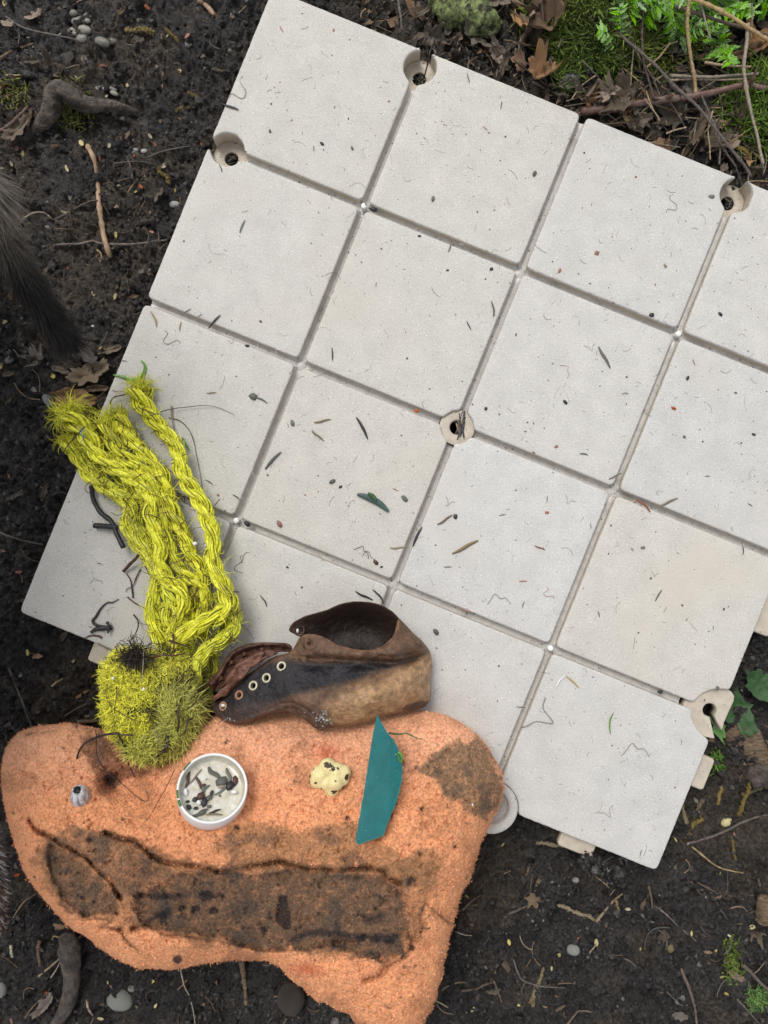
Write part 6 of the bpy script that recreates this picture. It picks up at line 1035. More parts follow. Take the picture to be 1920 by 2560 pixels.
def leaf(px, py, L, ang, kind='oval', tone='d', label='dead brown leaf on the black soil', group='dead leaves on the black soil', lift=.002, tilt=.4, wid=1.0):
    label = ('large ' if L > 100 else ('' if L > 55 else 'small ')) + ('lobed ' if kind == 'maple' else ('narrow ' if wid < .75 else '')) + ('orange-brown' if tone == 'd' else 'grey-brown') + ' dead leaf ' + where(px, py, LMK_G)
    o = put('dead_leaf', random.choice(LM[(kind, tone)]), label=label, cat='leaf', group=group); o.location = tuple(on_ground(px, py, lift)); o.rotation_euler = (random.uniform(-tilt, tilt), random.uniform(-tilt, tilt), math.radians(ang)); s = L * .000215; o.scale = (s, s * wid, s); return o
# top right: drift of leaves beside the tile
TR = 'dead leaves heaped between the tile and the moss'
for (x, y, L, a, k, t) in [(1340, 70, 150, 60, 'maple', 'd'), (1375, 60, 140, 120, 'maple', 'd'), (1300, 60, 95, -60, 'oval', 'd'), (1410, 120, 140, 40, 'maple', 'g'), (1300, 150, 80, -70, 'oval', 'd'), (1350, 185, 100, 20, 'maple', 'd'), (1385, 180, 80, -50, 'oval', 'd'), (1240, 110, 90, -40, 'oval', 'g'),
                           (1330, 110, 110, -30, 'maple', 'd'), (1190, 90, 90, 20, 'maple', 'g'), (1260, 160, 80, 70, 'oval', 'g'), (1420, 210, 70, 0, 'oval', 'g'), (1530, 225, 90, 70, 'oval', 'g'), (1560, 240, 110, 0, 'maple', 'g'), (1640, 340, 95, -60, 'oval', 'g'), (1690, 290, 100, 70, 'maple', 'g'), (1740, 330, 110, 60, 'oval', 'g'),
                           (1780, 360, 80, 10, 'maple', 'g'), (1830, 360, 100, 70, 'oval', 'd'), (1880, 420, 80, -40, 'oval', 'g'), (1870, 130, 110, 10, 'oval', 'd'), (1900, 95, 90, 60, 'maple', 'd'), (1730, 230, 80, -60, 'oval', 'g'), (1600, 300, 80, 20, 'oval', 'g'), (1480, 240, 80, 50, 'oval', 'd'), (1540, 310, 60, -10, 'oval', 'd'),
                           (1840, 300, 90, 60, 'maple', 'g'), (1130, 60, 80, 60, 'oval', 'g'), (1080, 90, 70, -10, 'maple', 'g'), (1220, 30, 80, 70, 'oval', 'g'), (1060, 30, 60, 20, 'oval', 'g'), (1680, 370, 70, 50, 'oval', 'g'), (1450, 60, 90, 20, 'maple', 'g'), (1770, 280, 70, 30, 'oval', 'd'), (1810, 425, 60, 60, 'oval', 'd')]:
    if 1400 < x < 1620 and y < 200: continue
    leaf(x, y, L, a, k, t, 'curled brown dead leaf in the drift along the upper right tile edge', TR, lift=.008, tilt=.7)
rs2 = random.Random(3)
for _ in range(130):
    px = rs2.uniform(1120, 1920); py = rs2.uniform(0, 470)
    if not free(px, py) or (px > 1395 and py < 225): continue
    leaf(px, py, rs2.uniform(24, 85), rs2.uniform(0, 360), rs2.choice(['oval', 'oval', 'oval', 'oval', 'maple']), rs2.choice(['g', 'g', 'd']), 'curled brown dead leaf in the drift along the upper right tile edge', TR, lift=rs2.uniform(.002, .007), tilt=.9)
LS = 'dead leaves on the black soil left of the tile'
for (x, y, L, a, k, t, ww) in [(85, 40, 75, 10, 'oval', 'd', 1), (20, 60, 60, -20, 'oval', 'd', 1), (45, 325, 110, 35, 'oval', 'g', .8), (70, 295, 70, 60, 'oval', 'g', .8), (130, 185, 80, 20, 'maple', 'g', 1), (80, 150, 60, 0, 'oval', 'g', 1), (390, 480, 70, 60, 'maple', 'g', .8), (285, 515, 70, -35, 'oval', 'd', .5), (345, 100, 50, 20, 'oval', 'g', 1),
                               (190, 992, 150, -8, 'oval', 'd', 1.1), (225, 935, 140, 25, 'oval', 'g', 1), (215, 885, 110, -40, 'oval', 'g', 1), (275, 875, 90, 15, 'oval', 'g', .9), (95, 900, 75, 40, 'maple', 'g', 1), (150, 925, 70, -20, 'oval', 'g', .8), (30, 735, 60, 80, 'oval', 'd', .5), (20, 935, 40, 20, 'oval', 'g', 1), (40, 1240, 80, 30, 'oval', 'g', .7), (110, 1230, 60, 75, 'oval', 'g', .6),
                               (25, 1000, 50, 60, 'oval', 'g', .6), (240, 970, 90, 10, 'oval', 'd', .8), (180, 960, 60, 50, 'oval', 'g', .7), (35, 510, 40, 0, 'oval', 'd', .6), (10, 215, 50, 30, 'oval', 'd', .8), (300, 30, 50, 30, 'oval', 'g', 1), (200, 1500, 44, -25, 'oval', 'd', .5), (95, 1640, 40, 5, 'oval', 'd', .9), (195, 1740, 34, 30, 'oval', 'd', .6), (60, 1500, 50, 20, 'oval', 'g', .8), (160, 1590, 60, 50, 'oval', 'g', .8)]:
    leaf(x, y, L, a, k, t, 'dead brown leaf on the black soil left of the tile', LS, lift=.004, tilt=.5, wid=ww)
LB = 'dead leaves on the black soil under the foam and tile corner'
for (x, y, L, a, k, t, ww) in [(115, 2510, 110, 50, 'oval', 'g', .7), (148, 2315, 50, -5, 'oval', 'd', .6), (1345, 2205, 48, 65, 'oval', 'g', .7), (1330, 2250, 50, 20, 'maple', 'g', .8), (1840, 2440, 60, -25, 'oval', 'd', .9), (1700, 2540, 50, 0, 'oval', 'g', 1), (1605, 2260, 60, 80, 'oval', 'g', .5), (1290, 2390, 60, 60, 'maple', 'g', .8), (1900, 1960, 60, 20, 'oval', 'g', 1), (690, 2490, 20, 0, 'oval', 'g', 1),
                               (250, 2510, 40, -5, 'oval', 'g', .5), (1770, 2380, 30, 0, 'oval', 'd', .8), (1400, 2520, 40, 30, 'oval', 'g', .6), (1230, 2480, 44, 0, 'oval', 'g', .7), (1890, 2330, 50, 10, 'maple', 'g', .7), (1750, 2010, 50, 60, 'oval', 'g', .6)]:
    leaf(x, y, L, a, k, t, 'dead brown leaf on the black soil below the tile and foam', LB, lift=.003, tilt=.4, wid=ww)
# broad dark green leaves at the right edge
def flatleaf(px, py, L, ang, m, label, z=.004, wid=1, tilt=(0, 0)):
    me = leaf_mesh(int(px) % 97, 'oval', m, nseg=36); o = put('green_leaf', me, label=label, cat='leaf'); o.location = tuple(on_ground(px, py, z)); s = L * .00031; o.scale = (s, s * wid, s * .6); o.rotation_euler = (tilt[0], tilt[1], math.radians(ang)); return o
flatleaf(1835, 1770, 140, -60, M_dgreen, 'dark green leaf poking out behind the right hand locking tab of the tile', wid=1.4)
flatleaf(1905, 1715, 110, -40, M_dgreen, 'broad dark green leaf at the right edge of the photo', wid=1.8)
g_ = flatleaf(1793, 1815, 85, -68, mat('mid_green_leaf', (.10, .22, .05), rough=.4, noise=.3, nscale=200), 'bright green leaf showing through the slot of the right hand tab', z=.007, wid=1.0)

# pebbles
PM = []
for s in range(5):
    bm = bmesh.new(); bmesh.ops.create_icosphere(bm, subdivisions=3, radius=1)
    for v in bm.verts: v.co *= 1 + .28 * float(fbm(v.co.x * 1.3 + s * 5, v.co.y * 1.3 + v.co.z, 1.1, 2, 241 + s))
    for f in bm.faces: f.smooth = True
    me = bpy.data.meshes.new('pebble'); bm.to_mesh(me); bm.free(); me.materials.append(M_peb); PM.append(me)
def pebble(px, py, w, h, ang, label, group=None, m=None, sink=.9):
    me = random.choice(PM)
    if m: me = me.copy(); me.materials.clear(); me.materials.append(m)
    o = put('pebble', me, label=label, cat='pebble', group=group); o.location = tuple(on_ground(px, py, h * .00031 * .5 * (1 - sink) * .7)); o.rotation_euler = (0, 0, math.radians(ang)); o.scale = (w * .000155, h * .000155, h * .000125); return o
PG = 'rounded pebbles clustered at the upper left'
M_pl = mat('light_pebble', (.23, .22, .185), rough=.45, noise=.5, nscale=160, rnd=.4, col2=(.12, .11, .09), ramp=(.45, .7))
for (x, y, w, h, a) in crop(0, 0, 1, []) or [(184, 33, 22, 16, 0), (192, 51, 30, 18, 15), (218, 40, 20, 16, 0), (219, 52, 15, 12, 0), (213, 75, 33, 20, -10), (206, 97, 32, 22, 5), (256, 105, 40, 22, -25), (181, 76, 28, 14, 0), (187, 84, 12, 9, 0), (283, 103, 22, 18, 0), (213, 149, 20, 26, 30)]:
    pebble(x, y, w * 1.05, h * 1.05, a, ('tiny' if w < 16 else 'small' if w < 25 else 'larger') + ' rounded grey pebble ' + where(x, y, [(219, 52, 'the whitest cluster pebble'), (213, 75, 'the broadest cluster pebble'), (256, 105, 'the tilted oval cluster pebble')]), PG, m=M_pl)
pebble(265, 224, 60, 22, -8, 'long smooth grey pebble beside the arched root', m=M_pl); pebble(285, 233, 26, 12, -30, 'small pale pebble tucked at the end of the long smooth pebble', m=M_pl)
pebble(437, 511, 28, 18, 0, 'oval blue-grey pebble near the left edge of the tile'); pebble(122, 1002, 42, 26, -55, 'blue-grey oval pebble left of the pale curled leaf'); pebble(232, 817, 15, 15, 0, 'small white round pebble near the dog tail tip', m=M_white)
pebble(23, 900, 26, 18, 20, 'dull grey pebble at the left edge'); pebble(300, 2500, 70, 52, -20, 'mottled pale green-grey stone below the foam', m=M_stone); pebble(330, 2472, 22, 16, 0, 'small grey stone touching the mottled stone', m=M_stone)
pebble(727, 2497, 74, 76, 30, 'brownish rounded stone half buried under the foam edge', m=M_root, sink=.2); pebble(1434, 2375, 34, 28, -20, 'pale blue-grey pebble below the tile corner', m=M_stone); pebble(6, 2475, 22, 36, 0, 'pale stone at the lower left edge', m=M_stone)
pebble(1440, 2200, 18, 14, 0, 'small bluish pebble beneath the tile corner clip'); pebble(360, 378, 20, 12, 0, 'small bluish pebble left of the tile'); pebble(340, 375, 14, 10, 0, 'tiny grey pebble left of the tile', sink=.1); pebble(490, 95, 16, 10, 0, 'small dull pebble near the top of the soil')
pebble(1430, 198, 44, 34, 0, 'dark slate stone among the leaves next to the pale wood chip', m=mat('dark_slate', (.07, .065, .075), rough=.6, noise=.3)); pebble(1675, 2370, 22, 24, 0, 'olive pebble on the soil at the lower right', m=M_catkin); pebble(1816, 2055, 30, 22, 20, 'pale greenish seed-like pebble at the right', m=M_bud)

# twigs and sticks
def twig(pts, r, m, label, lift=.003, taper=(1, .7), wig=.0003, n=36, sides=8, zs=None, group=None, name='twig', cat='twig'):
    if zs is None: P = [tuple(on_ground(x, y, lift)) for x, y in pts]
    else: P = [tuple(at(x, y, z)) for (x, y), z in zip(pts, zs)]
    r = r * (.6 if name == 'stem' else .75); C = smooth_path(P, n); C = C + np.cumsum(rng.normal(0, wig, C.shape), 0) * .25; t = np.linspace(0, 1, n); rr0 = r * (taper[0] * (1 - t) + taper[1] * t) * (1 + .10 * rng.normal(0, 1, n)); 
    for kx in rng.integers(2, n - 2, 3): rr0[kx] *= 1.25
    b = C[n // 2].copy(); V, Qd = tube1(C - b, rr0, sides); o = put(name, mesh_from(name, V, [Qd], m), label=label, cat=cat, group=group); o.location = tuple(b); return o
cA = lambda pts: crop(0, 0, .3858, pts); cC = lambda pts: crop(1280, 0, .3858, pts); cD = lambda pts: crop(1280, 1920, .3858, pts); cL = lambda pts: crop(0, 1920, .3858, pts); cE = lambda pts: crop(0, 400, 320 / 1180, pts)
twig(cA([(568, 945), (600, 1010), (625, 1090), (637, 1200), (645, 1330), (665, 1480), (690, 1590), (718, 1670)]), .0024, M_pale, 'pale peeled stick lying upright on the soil left of the tile', lift=.004, taper=(1, 1.05))
twig(cE([(215, 835), (400, 800), (560, 780), (720, 775), (870, 745), (900, 765), (1180, 780)]) + [(420, 600)], .0014, M_bark, 'thin dark twig crossing under the pale peeled stick', lift=.002, taper=(1, .8))
twig(cE([(180, 600), (215, 545), (290, 495), (400, 482), (450, 515), (490, 555)]), .0011, M_straw, 'bent straw coloured stem left of the pale stick', lift=.003, taper=(1, .6))
twig(cE([(500, 550), (600, 500), (700, 440), (820, 385), (900, 375)]), .0012, M_bark, 'short grey twig touching the pale stick', lift=.002)
twig(cE([(510, 630), (600, 640), (690, 655), (750, 690)]), .0009, M_bark, 'little dark twig below the bent stem')
twig(cA([(1290, 0), (1330, 30), (1385, 85)]), .0026, M_pale, 'short thick pale stick at the top left of the tile', lift=.004, taper=(1, .8))
twig(cA([(0, 850), (60, 815), (130, 750), (185, 685)]), .0018, M_bark, 'curved dark stick at the left edge beside the withered leaf', lift=.006)
twig(cA([(40, 110), (150, 180), (300, 220), (420, 245), (510, 265)]), .0013, M_bark, 'long dark twig running below the pebble cluster', taper=(1, .5))
twig(cA([(0, 385), (80, 335), (160, 305), (220, 285)]), .0022, M_rotw, 'mossy brown stick at the upper left edge', taper=(1, .5))
twig(cA([(400, 460), (460, 435), (520, 425)]), .0008, M_straw, 'thin dry stem under the small pebble', taper=(1, .5)); twig(cA([(735, 1060), (850, 1050), (940, 1055), (1040, 1095)]), .0008, M_bark, 'wiry dark twig between stick and tile')
twig(cA([(820, 1010), (845, 1080), (860, 1160)]), .0009, M_bark, 'short upright grey twig between the stick and the catkin'); twig(cA([(670, 1195), (750, 1180), (850, 1150)]), .0007, M_bark, 'thin root right of the pale stick')
twig(cA([(960, 1020), (1040, 985), (1150, 955), (1230, 940)]), .0009, M_bark, 'thin dark twig pointing at the left notch of the tile'); twig(cA([(40, 485), (90, 482), (130, 486)]), .0008, M_straw, 'tiny pale stem at the left')
twig(c7([(-10, 130), (80, 165), (160, 190), (270, 212)]), .0012, M_bark, 'thin grey twig beneath the lower left tile edge'); twig(c7([(60, 1010), (100, 1120), (140, 1210), (180, 1310), (215, 1400)]), .0012, M_bark, 'dark twig on the soil left of the rope ball')
twig(c7([(335, 1130), (370, 1100), (415, 1075)]), .0011, M_straw, 'short yellowish stick on the soil left of the rope ball'); twig(c7([(420, 1320), (520, 1260), (640, 1215)]), .0008, M_bark, 'slender dark twig left of the rope ball')
twig(c7([(500, 1360), (580, 1352), (690, 1350)]), .0020, M_rotw, 'grey splinter beside the upper foam edge', lift=.006, taper=(1, 1)); twig(c7([(550, 1325), (620, 1322), (690, 1325)]), .0014, M_rotw, 'second grey splinter above the foam edge', lift=.006, taper=(1, 1))
# branch and stems, upper right
bp = cC([(455, 722), (560, 712), (660, 705), (760, 685), (860, 660), (980, 645), (1120, 630), (1250, 610), (1380, 580), (1480, 555), (1550, 545)])
br = empty('branch', tuple(at(1600, 255, -.005)), label='long reddish brown branch with pale lenticels reaching right from the top edge of the tile', cat='branch'); bl = np.array(br.location)
def bpart(name, pts, zs, r0, r1, m=M_redbark, n=60):
    C = smooth_path([tuple(at(x, y, z)) for (x, y), z in zip(pts, zs)], n); rr0 = np.linspace(r0, r1, n) * (1 + .05 * rng.normal(0, 1, n)); V, Qd = tube1(C - bl, rr0, 12); put(name, mesh_from(name, V, [Qd], m), br)
bpart('stem', bp, np.linspace(-.010, .006, len(bp)), .0030, .0022); bpart('side_shoot', cC([(1540, 545), (1565, 500), (1590, 430)]), [.006, .012, .018], .0020, .0005); bpart('side_shoot', cC([(1545, 548), (1600, 565), (1680, 575), (1760, 570)]), [.006, .006, .007, .008], .0020, .0018); bpart('broken_stub', cC([(985, 640), (1010, 630), (1035, 620)]), [-.003, .001, .004], .0022, .0012)
for (p, r, m, z0, z1, ds) in [
    ([(540, 0), (640, 150), (720, 240), (850, 350), (960, 450), (1060, 560), (1200, 680), (1320, 830), (1420, 960), (1500, 1060), (1550, 1140)], .0020, M_bark, .020, .004, 'long purple-brown stem slanting down to the upper right tile hole'),
    ([(860, -10), (845, 150), (842, 280), (850, 400), (880, 500), (920, 640)], .0016, M_bark, .022, .0, 'upright brown stem above the branch'), ([(540, 10), (580, 140), (620, 270), (670, 400), (715, 520)], .0014, M_straw, .020, .0, 'straight straw stem in front of the moss mound'),
    ([(722, 50), (700, 150), (695, 300), (705, 430), (735, 555)], .0017, M_bark, .020, .0, 'dark grey upright stem in front of the green herbs'), ([(740, 90), (770, 200), (785, 320), (775, 450), (770, 550)], .0012, M_straw, .018, .0, 'thin tan stem between the dark grey stem and the brown stem'),
    ([(1150, -10), (1135, 130), (1140, 250), (1160, 380), (1185, 500), (1200, 640)], .0024, M_straw, .020, .0, 'thick mottled straw stem in the middle of the herbs'), ([(1530, 150), (1520, 300), (1505, 430), (1520, 580), (1550, 720), (1590, 880), (1625, 1060)], .0022, M_straw, .018, .002, 'tall mottled straw stem near the right edge'),
    ([(1170, -5), (1290, 40), (1420, 110), (1530, 180), (1660, 260)], .0026, M_straw, .024, .018, 'thick dry stalk slanting across the top right corner'), ([(1050, 40), (1200, 90), (1400, 150), (1600, 210), (1700, 250)], .0022, M_bark, .018, .010, 'dark stalk slanting behind the thick dry stalk'),
    ([(1030, 490), (1150, 495), (1300, 500), (1450, 490), (1600, 480)], .0020, M_straw, .002, .004, 'long straw stalk lying flat above the branch'), ([(1010, 520), (1150, 510), (1350, 515), (1500, 510)], .0016, M_straw, .0, .002, 'second flat straw stalk just below the first'),
    ([(1250, 405), (1350, 420), (1480, 432), (1550, 435)], .0016, M_straw, .004, .006, 'short flat straw stalk higher up'), ([(850, 450), (930, 390), (1000, 310), (1030, 270)], .0012, M_straw, .004, .012, 'slanted straw stem beside the herbs'),
    ([(1215, 0), (1240, 90), (1265, 190), (1285, 250)], .0012, M_straw, .022, .010, 'short pale stem among the herbs'), ([(1555, 20), (1560, 120), (1550, 260)], .0010, M_straw, .020, .012, 'fine tan stem at the right edge'),
    ([(920, 0), (935, 100), (945, 190)], .0016, M_bark, .006, .0, 'brown stem at the top of the soil by the tile'), ([(860, 640), (905, 700), (960, 780)], .0010, M_straw, .001, .0, 'short stem below the branch'), ([(1000, 865), (1060, 840), (1125, 818)], .0011, M_straw, .002, .002, 'pale straw piece pointing right below the branch'),
    ([(1195, 790), (1185, 860), (1175, 940)], .0011, M_bark, .002, .0, 'short purplish stem below the branch'), ([(1300, 720), (1270, 840), (1280, 960), (1280, 1035)], .0009, M_straw, .004, .0, 'thin bent straw right of the purplish stem'), ([(1230, 620), (1290, 760), (1340, 900), (1340, 1060)], .0013, M_bark, .004, .0, 'brown stem hanging under the branch'),
    ([(1330, 900), (1400, 1010), (1450, 1080)], .0012, M_bark, .002, .0, 'short brown stem crossing near the tile corner'), ([(870, 590), (900, 680), (960, 790)], .0008, M_straw, .0, .0, 'fine pale straw under the branch'), ([(780, 270), (830, 380), (900, 480), (960, 620)], .0013, M_bark, .012, .0, 'thin purple stem forking from the long slanting stem')]:
    pp = cC(p) if ds.find('top of the soil') < 0 else crop(640, 0, .3858, p); zs = np.linspace(z0, z1, len(pp)); gzp = on_ground(*np.array(pp).T)[:, 2]; zs = np.maximum(zs, gzp + .002)
    twig(pp, r, m, ds, zs=zs, taper=(1, .8), wig=.0002, n=44, name='stem', cat='stem')
rs3 = random.Random(12)
for _ in range(120):
    px = rs3.uniform(1450, 1920); py = rs3.uniform(170, 480)
    if not free(px, py): continue
    a = rs3.uniform(0, 3.14); L = rs3.uniform(25, 75); q = rs3.uniform(-.3, .3); pts = [(px - math.cos(a) * L, py - math.sin(a) * L), (px + q * L * .5, py + q * L * .3), (px + math.cos(a) * L, py + math.sin(a) * L)]
    if not all(free(*p) for p in pts): continue
    twig(pts, rs3.uniform(.0005, .0011), rs3.choice([M_straw, M_straw, M_bark]), ('long' if L > 50 else 'short') + ' dry stem piece ' + where(px, py, LMK_G), lift=rs3.uniform(.004, .011), n=14, sides=5, group='short dry stems in the litter below the green herbs', name='stem', cat='stem')
# lower right and lower left twigs
for (f, p, r, m, ds) in [(cD, [(545, 995), (600, 930), (660, 860), (715, 815)], .0016, M_straw, 'pale brown stick below the tile corner, ending at the brown catkin'), (cD, [(675, 860), (685, 905), (690, 945)], .0016, M_straw, 'short branchlet of the pale brown stick'), (cD, [(885, 765), (905, 850), (910, 930)], .0014, M_bark, 'short upright grey twig below the tile corner'),
    (cD, [(1165, 510), (1240, 570), (1330, 640), (1420, 668), (1500, 682)], .0011, M_straw, 'long bent pale stem right of the tile corner'), (cD, [(1140, 490), (1280, 450), (1400, 400), (1480, 360), (1600, 320), (1690, 310)], .0016, M_bark, 'forked grey twig at the right'), (cD, [(910, 880), (1000, 950), (1080, 1030), (1190, 1120)], .0010, M_bark, 'long thin dark twig slanting right on the soil'),
    (cD, [(1095, 1300), (1130, 1390), (1165, 1480), (1190, 1560), (1200, 1660)], .0019, M_bark, 'grey-brown twig at the bottom right'), (cD, [(1500, 1280), (1560, 1340), (1660, 1440)], .0022, M_bark, 'thick brown stick at the right bottom edge'), (cD, [(-20, 945), (80, 900), (150, 870), (250, 855)], .0013, M_bark, 'twig with a withered leaf joint at the left below the tile'),
    (cD, [(10, 1240), (40, 1330), (80, 1380), (200, 1415), (350, 1425)], .0010, M_bark, 'curved grey root at the bottom centre'), (cD, [(360, 1660), (400, 1610), (440, 1575), (520, 1585)], .0011, M_bark, 'little forked twig at the bottom'), (cD, [(1200, 740), (1300, 790), (1400, 825), (1480, 830), (1560, 822)], .0010, M_bark, 'thin wavy twig at the right'),
    (cD, [(135, 690), (125, 760), (120, 820)], .0009, M_bark, 'small upright twig left below the tile'), (cD, [(525, 695), (580, 735), (625, 770)], .0008, M_straw, 'short pale twig under the tile edge'), (cD, [(1270, 770), (1330, 880), (1395, 980)], .0007, M_bark, 'wiry twig right of the long thin twig'), (cD, [(485, 1230), (515, 1180), (545, 1140)], .0008, M_straw, 'small yellow stem by the pale blue pebble'),
    (cD, [(730, 1235), (770, 1260), (805, 1290)], .0009, M_bark, 'short broken twig under the pale blue pebble'), (cD, [(1460, 1500), (1530, 1580), (1600, 1660)], .0012, M_bark, 'grey twig in the bottom right corner'), (cL, [(160, 1620), (230, 1530), (300, 1460), (330, 1420)], .0010, M_bark, 'thin dark stem beside the grey root, lower left'),
    (cL, [(250, 1350), (320, 1290), (380, 1240), (460, 1160), (525, 1090)], .0012, M_straw, 'forked pale rootlet under the lower left of the foam'), (cL, [(330, 1360), (370, 1300), (400, 1240)], .0008, M_straw, 'thin branch of the forked pale rootlet'), (cL, [(85, 970), (120, 910), (170, 850), (240, 805)], .0006, M_straw, 'fine pale hair root between dog and foam'),
    (cL, [(340, 1110), (350, 1090), (375, 1095), (410, 1120), (460, 1140)], .0009, M_straw, 'looped pale tendril under the foam'), (cL, [(565, 1500), (570, 1550), (600, 1600)], .0014, M_dleaf, 'curved brown sliver near the mottled stone'), (cL, [(1170, 1300), (1190, 1400), (1230, 1480), (1255, 1560), (1270, 1660)], .0007, M_straw, 'long thin pale root hanging below the foam'),
    (cL, [(255, 1120), (250, 1200), (260, 1290)], .0022, M_rotw, 'dull upright splinter at the lower left'), (cL, [(1565, 1250), (1580, 1400), (1590, 1540)], .0030, M_rotw, 'broad dim splinter below the foam'), (cL, [(70, 1150), (72, 1185), (80, 1225)], .0016, M_bud, 'pale sprout tip at the lower left'), (c3, [(1340, 920), (1400, 860), (1460, 820)], .0012, M_bark, 'grey twig right of the foam'), (c3, [(1150, 1500), (1200, 1525), (1255, 1555)], .0009, M_straw, 'thin whitish stem right of the lower foam tip'),
    (c3, [(1540, 1380), (1580, 1480), (1620, 1600)], .0012, M_bark, 'dark twig right of the lower foam tip'), (c3, [(1330, 1445), (1420, 1430), (1480, 1400), (1540, 1385)], .0014, M_bark, 'forked dry twig right of the foam'), (c3, [(1290, 1060), (1350, 1080), (1400, 1090)], .0006, M_straw, 'thread-like root at the right side of the foam')]:
    twig(f(p), r, m, ds, lift=.003, taper=(1, .6), wig=.00025)
# arched grey root at upper left, bark logs at right, wood chips
def thick(name, pts, rs_, m, label, cat, zs, n=70, sides=16, amp=.18, fl=1.0):
    C = smooth_path([tuple(at(x, y, z)) for (x, y), z in zip(pts, zs)], n); t = np.linspace(0, 1, n); r = np.interp(t, np.linspace(0, 1, len(rs_)), rs_); b = C[n // 2].copy(); V, Qd = tube1(C - b, r, sides)
    W_ = V.reshape(-1, sides, 3); cen = W_.mean(1, keepdims=True); th = np.arange(sides) * 2 * np.pi / sides; k_ = 1 + amp * 2 * fbm(np.cos(th)[None] * 2 + np.arange(len(W_))[:, None] * .12, np.sin(th)[None] * 2 + np.arange(len(W_))[:, None] * .05, 1.2, 3, 251); W_ = cen + (W_ - cen) * k_[..., None]
    o = put(name, mesh_from(name, W_.reshape(-1, 3), [Qd], m), label=label, cat=cat); o.location = tuple(b); return o
thick('root', cA([(210, 870), (290, 780), (340, 690), (345, 610), (390, 575), (450, 610), (510, 660), (600, 680), (760, 690), (900, 720)]), [.003, .006, .007, .0062, .007, .007, .0058, .0045, .0035, .001], M_root, 'arched grey root rising out of the soil at the upper left', 'root', [-.030, -.024, -.018, -.013, -.010, -.011, -.017, -.021, -.025, -.031], amp=.34)
thick('root', cL([(430, 1080), (450, 1180), (460, 1300), (465, 1400), (440, 1520), (400, 1600), (350, 1680)]), [.006, .0085, .007, .0065, .006, .005, .004], M_root, 'wavy brownish grey root below the lower left foam edge', 'root', [-.024] * 7)
thick('rotting_log', crop(1500, 1400, 420 / 1161, [(1230, 380), (1200, 520), (1160, 620), (1050, 650)]) , [.020, .022, .018, .012], M_rotw, 'dark rotting wood under the right edge of the tile', 'log', [-.045, -.047, -.048, -.050])
thick('rotting_log', crop(1500, 1400, 420 / 1161, [(880, 1120), (980, 1240), (1090, 1330), (1250, 1440)]) , [.016, .018, .018, .016], M_rotw, 'dark brown rotting wood below the right hand tab', 'log', [-.042, -.042, -.044, -.046])
thick('lichen_log', crop(1100, 0, 400 / 1659, [(-60, -40), (150, 90), (350, 170), (500, 240), (610, 300)]), [.009, .013, .014, .013, .006], M_lichen, 'piece of dark bark crusted with pale green lichen at the top of the photo', 'bark', [-.020, -.018, -.016, -.016, -.018], amp=.40)
thick('rotting_wood', crop(1500, 1400, 420 / 1161, [(1040, 1500), (1110, 1490), (1200, 1500)]), [.008, .009, .010], M_root, 'stub of bare brown wood at the right edge', 'wood', [-.026] * 3)
thick('rotting_wood', cD([(1620, 830), (1640, 900), (1650, 990)]), [.004, .007, .008], M_rotw, 'mossy yellow-brown wood stub at the lower right edge', 'wood', [-.024] * 3)
def chipw(pts, label, zb):
    P = np.array(pts); A = Acc(); n = len(P); c = P.mean(0); rs_ = np.random.default_rng(int(c[0]))
    # split wood: several parallel splinters fused
    ax = (P[n // 2] - P[0]); L = np.hypot(*ax); ax = ax / L; nn = np.array([-ax[1], ax[0]]); w = np.abs((P - c) @ nn).max()
    for k_ in range(9):
        o_ = (k_ / 8 - .5) * 2 * w * .85; a = P[0] + nn * o_ * (.7 + .3 * rs_.random()) + ax * rs_.uniform(-.05, .12) * L; b = a + ax * L * rs_.uniform(.72, 1.0); pth = [at(a[0], a[1], zb + .002 * rs_.random()), at((a[0] + b[0]) / 2 + rs_.normal(0, 1.2), (a[1] + b[1]) / 2, zb + .003 * rs_.random()), at(b[0], b[1], zb + .001)]
        V, Qd = tube1(smooth_path(pth, 12), w * .00031 * .42 * np.r_[np.linspace(.6, 1, 4), np.ones(5), np.linspace(1, .4, 3)], 6); A.add(V, Q=Qd)
    tag(put('wood_chip', A.mesh('wood_chip', M_wood)), label=label, cat='wood chip')
chipw(cC([(440, 470), (470, 460), (545, 540), (578, 600), (540, 608), (480, 560)]), 'fresh pale yellow split wood chip lying by the moss mound', -.012); chipw(cC([(728, 715), (755, 715), (800, 780), (800, 835), (765, 815), (735, 770)]), 'smaller pale yellow wood splinter under the reddish branch', -.014)

# catkins
def catkin_mesh(seed, bend):
    r = np.random.default_rng(seed); t = np.linspace(-.5, .5, 16); C = np.column_stack([t, bend * (t * t * 4 - 1) * .25 + .04 * np.sin(t * 9 + seed), 0 * t]); V, Qd = tube1(C, .060 * np.sin(np.pi * (np.linspace(0, 1, 16) * .86 + .09)) ** .4, 7); A = Acc(); A.add(V, Q=Qd)
    fo_ = fo
    for k_ in range(85):
        i = r.integers(1, 15); a = r.uniform(0, 6.3); c = C[i] + np.array([r.uniform(-.03, .03), math.cos(a) * .07, math.sin(a) * .07]); A.add(c + base_o * r.uniform(.026, .048) * r.uniform(.6, 1.3, (6, 1)), T=fo_)
    return A.mesh('catkin', M_catkin, smooth=False)
base_o = base.copy()
CK = [catkin_mesh(s, b) for s, b in ((1, 0), (2, .35), (3, -.3), (4, .1), (5, 1.0))]
